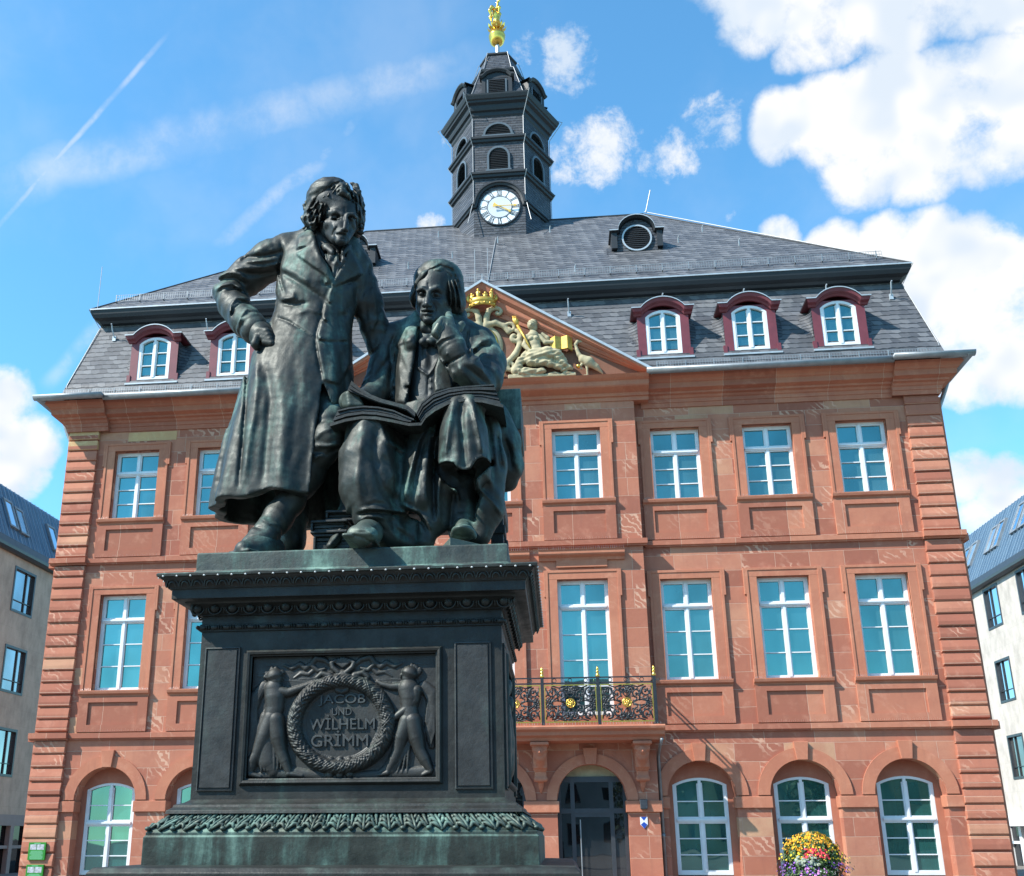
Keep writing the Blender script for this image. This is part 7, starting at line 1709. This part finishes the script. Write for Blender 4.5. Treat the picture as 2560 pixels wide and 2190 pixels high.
# ---------------------------------------------------------------- neighbours
def far(k, wins, sky):
    f = lambda y: -31.4+k*(y+31.4); h = lambda z: 1.6+k*(z-1.6)
    return [(f(a), f(b), h(p), h(q_)) for a, b, p, q_ in wins], [(f(a), f(b), h(p), h(q_)) for a, b, p, q_ in sky]
def office(label, s, X, y0, y1, ze, slope, ztop, wall_mat, wins, sky, name='office_building', zb=2.38, kf=1.0):
    """block whose front faces the lane at x = X; s = +1 stands on the right, -1 on the left"""
    o = thing(name, label, 'building', (X, y0, 0))
    m = MB(); ys = sorted({y0, y1, *[w[0] for w in wins], *[w[1] for w in wins]}); d = .16
    for a, b in zip(ys[:-1], ys[1:]):
        hs = sorted([(w[2], w[3]) for w in wins if w[0] < (a+b)/2 < w[1]]); z = zb
        for p, q_ in hs+[(ze, ze)]:
            if p > z: m.add([(X, a, z), (X, b, z), (X, b, p), (X, a, p)], [(0, 1, 2, 3)])
            z = q_
    for (a, b, p, q_) in wins:
        for yy in (a, b): m.add([(X, yy, p), (X+s*d, yy, p), (X+s*d, yy, q_), (X, yy, q_)], [(0, 1, 2, 3)])
        for zz in (p, q_): m.add([(X, a, zz), (X+s*d, a, zz), (X+s*d, b, zz), (X, b, zz)], [(0, 1, 2, 3)])
    xb = X+s*11
    m.add([(X, y0, zb), (xb, y0, zb), (xb, y0, ze), (X, y0, ze)], [(0, 1, 2, 3)]); m.add([(X, y1, 0), (xb, y1, 0), (xb, y1, ze), (X, y1, ze)], [(0, 1, 2, 3)]); m.add([(xb, y0, 0), (xb, y1, 0), (xb, y1, ze), (xb, y0, ze)], [(0, 1, 2, 3)])
    m.add([(X+s*.27, y0+.004, 0), (xb, y0+.004, 0), (xb, y0+.004, zb), (X+s*.27, y0+.004, zb)], [(0, 1, 2, 3)])
    m.build('wall', wall_mat, o)
    for (a, b, p, q_) in wins:
        f = MB(); x0, x1 = sorted((X-s*.03, X+s*d)); t_ = .09
        f.box(x0, x1, a-.03, a+t_, p-.03, q_+.03); f.box(x0, x1, b-t_, b+.03, p-.03, q_+.03); f.box(x0, x1, a+t_, b-t_, p-.03, p+t_); f.box(x0, x1, a+t_, b-t_, q_-t_, q_+.03)
        k = f.build('window', M['frame_dark'], o)
        g_ = MB(); gx = X+s*(d-.05); g_.add([(gx, a+.05, p+.05), (gx, b-.05, p+.05), (gx, b-.05, q_-.05), (gx, a+.05, q_-.05)], [(0, 1, 2, 3)]); g_.build('pane', M['glass_side'], k)
        g_ = MB(); x0, x1 = sorted((X+s*.05, X+s*.10)); g_.box(x0, x1, a+t_, b-t_, p+(q_-p)*.26, p+(q_-p)*.26+.03); ym = a+.62*(b-a) if s > 0 else b-.35*(b-a); g_.box(x0, x1, ym-.035, ym+.035, p+t_, q_-t_); g_.build('sash', M['frame_dark'], k)
    e = MB(); prof = [(X+s*.05, ze-.02), (X-s*.22, ze-.02), (X-s*.34, ze+.08), (X-s*.36, ze+.22), (X-s*.28, ze+.42*kf), (X+s*.05, ze+.46*kf)]
    e.loft([[(x, y0-.2, z) for x, z in prof], [(x, y1, z) for x, z in prof]], cap=True); e.build('eaves', M['frame_dark'], o)
    r_ = MB(); zr = ze+.42*kf; dx = (ztop-zr)/slope
    r_.loft([[(X-s*.22, y, zr), (X-s*.22+s*dx, y, ztop), (X+s*6, y, ztop+1.0), (xb, y, ze)] for y in (y0-.15, y1)], cap=True)
    n = int((y1-y0)/.42)
    for i in range(n):
        y = y0+.1+i*.42; r_.add([(X-s*.24, y-.012, zr), (X-s*.24, y+.012, zr), (X-s*.24+s*dx, y+.012, ztop), (X-s*.24+s*dx, y-.012, ztop), (X-s*.29, y, zr), (X-s*.29+s*dx, y, ztop)], [(0, 4, 5, 3), (1, 2, 5, 4)])
    RF = r_.build('roof', M['bluemetal'], o)
    for (a, b, p, q_) in sky:
        P_ = lambda y, z, out: (X-s*.22+s*(z-zr)/slope-s*out, y, z+out*.4)
        f = MB(); w_ = .09
        for (ya, yb, za, zb2) in ((a, a+w_, p, q_), (b-w_, b, p, q_), (a+w_, b-w_, p, p+.10), (a+w_, b-w_, q_-.10, q_)):
            c = [(ya, za), (yb, za), (yb, zb2), (ya, zb2)]; f.add([P_(y, z, .0) for y, z in c]+[P_(y, z, .12) for y, z in c], [(4, 5, 6, 7), (0, 1, 5, 4), (1, 2, 6, 5), (2, 3, 7, 6), (3, 0, 4, 7)])
        k = f.build('skylight', M['zinc'], RF)
    for (a, b, p, q_) in sky: g_ = MB(); c = [(a+.07, p+.08), (b-.07, p+.08), (b-.07, q_-.08), (a+.07, q_-.08)]; g_.add([P_(y, z, .08) for y, z in c], [(0, 1, 2, 3)]); g_.build('skylight_glazing', M['glass_pale'], RF)
    # shop floor: pale frame with dark glazing
    f = MB(); x0, x1 = sorted((X-s*.02, X+s*.25)); f.box(x0, x1, y0, y1, zb-.5, zb); y = y0+.1
    while y < y1: f.box(x0, x1, y, y+.32, 0, zb-.5); y += 1.75
    f.box(*sorted((X+s*.02, X+s*.2)), y0, y1, 1.12, 1.26)
    f.build('shop_front', M['render_pale'] if s < 0 else M['white'], o)
    g_ = MB(); g_.box(*sorted((X+s*.22, X+s*.26)), y0, y1, 0, zb-.48); g_.build('shop_glazing', M['glass_dark'], o)
    return o
M['render_pale'] = simple('pale_brown_render', (.30, .26, .235), .8, 0, .05, 3)
M['glass_pale'] = glass('sky_light_glass', (.85, .9, .95), (.25, .32, .38), .6)
def grid(cols, rows): return [(a, b, p, q_) for a, b in cols for p, q_ in rows]
WL, SL = far(4/3, grid([(3.12, 4.64), (6.6, 8.1), (10.0, 11.5), (13.4, 14.9)], [(9.44, 11.06), (6.56, 8.18), (3.68, 5.30)]), [(2.35, 2.98, 12.35, 13.45), (3.10, 3.73, 12.3, 13.35), (5.7, 6.35, 12.35, 13.45), (9.0, 9.6, 12.35, 13.45)])
office('brown limestone office block standing in shade, beside the corner with the green boards', -1, -24.0, 11.8, 33.0, 14.73, 2.5, 18.27, M['lime_warm'], WL, SL, zb=2.65, kf=4/3)
WR, SR = far(4/3, grid([(8.25, 9.75), (11.58, 13.0), (14.9, 16.4), (18.2, 19.7)], [(9.69, 11.36), (6.69, 8.36), (3.70, 5.36)]), [(9.0, 9.65, 13.05, 14.35), (9.75, 10.4, 13.05, 14.3), (11.55, 12.2, 12.9, 14.1), (12.3, 12.95, 12.9, 14.05), (14.4, 15.1, 12.8, 13.95), (15.2, 15.9, 12.8, 13.9)])
office('pale sunlit limestone office block with blue metal roof and white shop canopy', 1, 26.0, 17.4, 42.0, 14.77, 2.1, 19.13, M['lime_pale'], WR, SR, zb=2.65, kf=4/3)
# shop canopy and blue sign at the right-hand lane
q_ = MB(); q_.box(25.5, 26.0, 25.4, 28.55, 2.0, 2.63); tag(q_.build('shop_canopy', M['white'], None, bevel=.02), 'white shop canopy on the pale limestone office block', 'canopy')
SG = thing('shop_sign', 'small blue sign with white letters beside the white shop canopy', 'sign', (25.7, 28.8, 2.0))
M['signblue'] = simple('blue_sign', (.015, .06, .34), .4, 0, .03)
q_ = MB(); q_.box(25.1, 25.96, 28.80, 28.86, 2.08, 2.62); q_.build('panel', M['signblue'], SG)
def text_mesh(text, size, name, mat_, parent, P):
    cu = bpy.data.curves.new(name, 'FONT'); cu.body = text; cu.size = size; cu.extrude = .004; cu.align_x = 'CENTER'; cu.align_y = 'CENTER'
    t = bpy.data.objects.new(name, cu); COL.objects.link(t); bpy.context.view_layer.update()
    me = bpy.data.meshes.new_from_object(t.evaluated_get(bpy.context.evaluated_depsgraph_get())); bpy.data.objects.remove(t)
    for v in me.vertices: v.co = P(*v.co)
    me.materials.clear(); return link_mesh(name, me, mat_, parent)
text_mesh('NB', .32, 'letters', M['white'], SG, lambda x, y, z: (25.53+x, 28.79-z, 2.35+y))
# ---------------------------------------------------------------- small things on the front
M['green'] = simple('green_sign_enamel', (.02, .20, .012), .35, 0, .06)
M['green2'] = simple('pale_green_print', (.15, .42, .20), .4, 0, .1, 40)
M['photo'] = simple('grey_photo_print', (.45, .45, .47), .4, 0, .35, 14)
def board(z0, z1, lab):
    t = thing('information_board', lab, 'sign', (-13.78, -.2, z0), 'green information boards on the corner quoins')
    x0, x1 = -14.05, -13.51; y = -.17
    q_ = MB(); q_.box(x0, x1, y-.03, y+.03, z0, z1); q_.build('panel', M['green'], t, bevel=.004)
    h = z1-z0; q_ = MB(); q_.box(x0+.05, x0+.25, y-.034, y-.03, z1-h*.42, z1-h*.12); q_.box(x0+.27, x1-.05, y-.034, y-.03, z1-h*.42, z1-h*.12); q_.build('photo', M['photo'], t)
    q_ = MB()
    for i in range(9): w_ = random.uniform(.15, .22); z = z1-h*(.48+.055*i); q_.box(-13.78-w_, -13.78+w_, y-.034, y-.03, z-h*.036, z)
    q_.box(-13.88, -13.68, y-.034, y-.03, z1-h*.09, z1-h*.045); q_.build('print', M['green2'], t)
board(.96, 1.47, 'upper green information board on the stone quoins, with two photos at its top'); board(.28, .83, 'lower green information board on the stone quoins, under the other board')
SH = thing('shield_plaque', 'blue and white shield shaped plaque beside the entrance', 'plaque', (4.355, -.36, 1.79))
y = RY-.012; sx0, sx1, sz0, sz1 = 4.25, 4.46, 1.79, 2.11; cx_ = (sx0+sx1)/2; zm = sz1-.115; zs = sz0+.11
q_ = MB(); q_.prism([(sx0, sz1), (sx0, zs), (cx_, sz0), (sx1, zs), (sx1, sz1)], y-.012, y+.012); q_.build('panel', M['white'], SH)
q_ = MB(); q_.add([(sx0+.02, y-.015, sz1), (sx1-.02, y-.015, sz1), (cx_, y-.015, zm+.01)], [(0, 1, 2)]); q_.add([(sx0+.015, y-.015, zs), (cx_, y-.015, sz0), (sx1-.015, y-.015, zs), (cx_, y-.015, zm-.02)], [(0, 1, 2, 3)]); q_.build('blue_fields', M['signblue'], SH)
LP = thing('wall_lamp', 'small dark wedge shaped wall lamp above the shield plaque', 'wall lamp', (4.37, RY-.08, 2.3))
q_ = MB(); q_.loft([[(4.27, RY-.08, 2.33), (4.47, RY-.08, 2.33), (4.47, RY-.22, 2.33), (4.27, RY-.22, 2.33)], [(4.26, RY-.08, 2.59), (4.48, RY-.08, 2.59), (4.48, RY-.14, 2.59), (4.26, RY-.14, 2.59)]], cap=True); q_.build('housing', M['iron'], LP, bevel=.008)
q_ = MB(); q_.box(4.285, 4.455, RY-.21, RY-.09, 2.315, 2.328); q_.build('lens', M['glass_side'], LP)
dp = MB(); dp.tube([(4.92, RY-1.0, BZ-.42), (4.90, RY-.6, BZ-.55), (4.90, RY-.02, BZ-.72), (4.90, -.10, 3.8), (4.90, -.10, 0)], .045, 8); dp.tube([(4.90, -.10, 1.55), (4.90, -.10, 1.65)], .06, 8); dp.build('balcony_downpipe', M['zinc'], HALL, smooth=True)
st = MB(); st.box(-5.2, 5.2, RY-1.0, RY+.5, -.05, .14); st.box(-5.2, 5.2, RY-.65, RY+.5, .14, .28); st.build('entrance_steps', M['stone_trim'], HALL)

# flower tower
FL = thing('flower_planter', 'tall planter overflowing with yellow, red and purple flowers by the arched windows', 'planter', (8.62, -1.7, 0))
q_ = MB(); q_.lathe([(.0, 0), (.42, 0), (.46, .06), (.50, .40), (.46, .45), (.30, .47), (0, .47)], (8.62, -1.7, 0), 24); q_.build('pot', M['iron'], FL, smooth=True)
leafc = lambda c: simple('flower_leaf_green', c, .6, 0, .3, 9)
M['leaf'] = leafc((.05, .105, .022)); M['grey_leaf'] = simple('silver_leaf', (.28, .33, .25), .7, 0, .2, 9)
def petals(n, pick, size, name, mat_, flat=True):
    m = MB(); r_ = np.random.RandomState(abs(hash(name)) % 9973 if False else len(name)*37+n)
    for _ in range(n):
        for _try in range(60):
            th_, u = r_.uniform(0, 2*math.pi), r_.uniform(0, 1); z = .42+1.24*u
            rad = .72*math.sqrt(max(1-((z-.75)/.92)**2, .02))*(1+.15*math.sin(4*th_+z*5)+.11*math.sin(9*th_+7*z+1)+.05*math.sin(17*th_)); x_ = math.cos(th_); y_ = math.sin(th_)
            if pick(z, th_, r_): break
        else: continue
        k = (r_.uniform(.72, 1.06) if name == 'foliage' else r_.uniform(.94, 1.10))+(r_.uniform(.05, .28) if r_.uniform() < .12 else 0)
        c = Vector((8.62+rad*k*x_, -1.7+rad*k*y_*.85, z+r_.uniform(-.02, .02))); nrm = Vector((x_, y_, .5+r_.uniform(-.5, .6))).normalized()
        a = nrm.orthogonal().normalized(); b = nrm.cross(a); s_ = size*r_.uniform(.6, 1.3); a0 = r_.uniform(0, 6)
        if name == 'foliage': d1 = a*math.cos(a0)+b*math.sin(a0); d2 = nrm.cross(d1); m.add([c-d1*s_, c+d2*s_*.45+nrm*s_*.2, c+d1*s_, c-d2*s_*.45+nrm*s_*.2], [(0, 1, 2, 3)])
        else:
            pts = [c+nrm*.012]
            for q in range(10): rr_ = s_*(1 if q % 2 else .55); pts.append(c+(a*math.cos(a0+q*.628)+b*math.sin(a0+q*.628))*rr_)
            m.add(pts, [(0, q+1, (q+1) % 10+1) for q in range(10)])
    return tag(m.build(name, mat_, FL, fix=False), kind='stuff')
petals(4200, lambda z, t, r: True, .055, 'foliage', M['leaf'])
petals(260, lambda z, t, r: .85 < z < 1.10 and math.sin(t*3+1) > .2, .05, 'silver_leaves', M['grey_leaf'])
fm = lambda n, c: simple(n, c, .55, 0, .12, 20)
petals(650, lambda z, t, r: z > 1.18+.05*math.sin(4*t) and r.uniform() < .3+1.4*(z-1.15), .035, 'orange_flowers', fm('orange_petal', (.78, .33, .01)))
petals(620, lambda z, t, r: z > .95 and r.uniform() < .8, .030, 'yellow_flowers', fm('yellow_petal', (.80, .58, .02)))
petals(170, lambda z, t, r: 1.02 < z < 1.26 and math.sin(t*2.5+2.4) > .35, .045, 'red_flowers', fm('red_petal', (.72, .035, .06)))
petals(240, lambda z, t, r: z < .92 and math.sin(t*4+z*5) > -.1, .034, 'purple_flowers', fm('purple_petal', (.26, .10, .50)))
petals(120, lambda z, t, r: z < .80 and math.sin(t*3+.5) > .2, .036, 'pink_flowers', fm('pink_petal', (.60, .22, .55)))

# ---------------------------------------------------------------- across the square: what the low windows mirror
M['bark'] = simple('tree_bark', (.09, .07, .05), .9, 0, .2, 9, .02); M['crown'] = simple('tree_leaves', (.06, .11, .03), .6, 0, .35, 1.2)
def plane_tree(x, y, h, w_, seed, lab):
    r_ = np.random.RandomState(seed); t = thing('plane_tree', lab, 'tree', (x, y, 0), 'trees across the square')
    m = MB(); m.tube([(x, y, 0), (x+.1, y, h*.3), (x, y+.1, h*.6)], [.28, .2, .12], 8)
    for i in range(7): a = i*.9; m.tube([(x, y, h*.32+.2*i), (x+math.cos(a)*w_*.4, y+math.sin(a)*w_*.4, h*.5+.25*i), (x+math.cos(a)*w_*.7, y+math.sin(a)*w_*.7, h*.6+.3*i)], [.1, .07, .03], 6)
    m.build('trunk', M['bark'], t)
    m = MB(); C_ = [np.array((x, y, h*.66))+r_.normal(size=3)*np.array((w_*.45, w_*.45, h*.16)) for _ in range(16)]
    for _ in range(2600):
        c = C_[r_.randint(16)]; v = r_.normal(size=3); v /= np.linalg.norm(v); p = Vector(c+v*w_*.34*r_.uniform(.6, 1.05)); a = Vector(r_.normal(size=3)).normalized()*.22; b = Vector(r_.normal(size=3)).normalized()*.16; m.add([p-a, p+b, p+a, p-b], [(0, 1, 2, 3)])
    m.build('crown', M['crown'], t, fix=False)
plane_tree(9, -52, 9, 4.2, 1, 'round green tree across the square before the white house'); plane_tree(24, -60, 11, 5, 2, 'tallest spreading tree across the square, before the ochre house'); plane_tree(-16, -58, 9.5, 4.5, 3, 'green tree across the square before the cream house')
M['plaster'] = [simple('cream_plaster', (.55, .48, .36), .85, 0, .06, 2), simple('white_plaster', (.62, .60, .56), .85, 0, .06, 2), simple('ochre_plaster', (.50, .36, .20), .85, 0, .06, 2)]
M['tile'] = simple('roof_tile', (.17, .10, .08), .8, 0, .2, 3)
for i, (x0, x1, h, lab) in enumerate(((-34, -12, 11, 'cream plastered house across the square'), (-11, 12, 12.5, 'white plastered house across the square, tallest of the row'), (13, 40, 10.5, 'ochre plastered house across the square'))):
    t = thing('town_house', lab, 'house', ((x0+x1)/2, -72, 0)); m = MB(); m.box(x0, x1, -82, -72, 0, h); m.build('wall', M['plaster'][i], t)
    m = MB(); m.prism([(-82.4, h), (-71.6, h), (-77, h+4.5)], x0-.3, x1+.3, 'x'); m.build('roof', M['tile'], t)
    n = int((x1-x0)/3)
    for a in range(n):
        for b in range(3):
            m = MB(); xx = x0+1+a*(x1-x0-1)/n; m.box(xx, xx+1.2, -72, -71.93, 1.2+b*3.3, 3.0+b*3.3); m.build('window', M['glass_dark'], t)
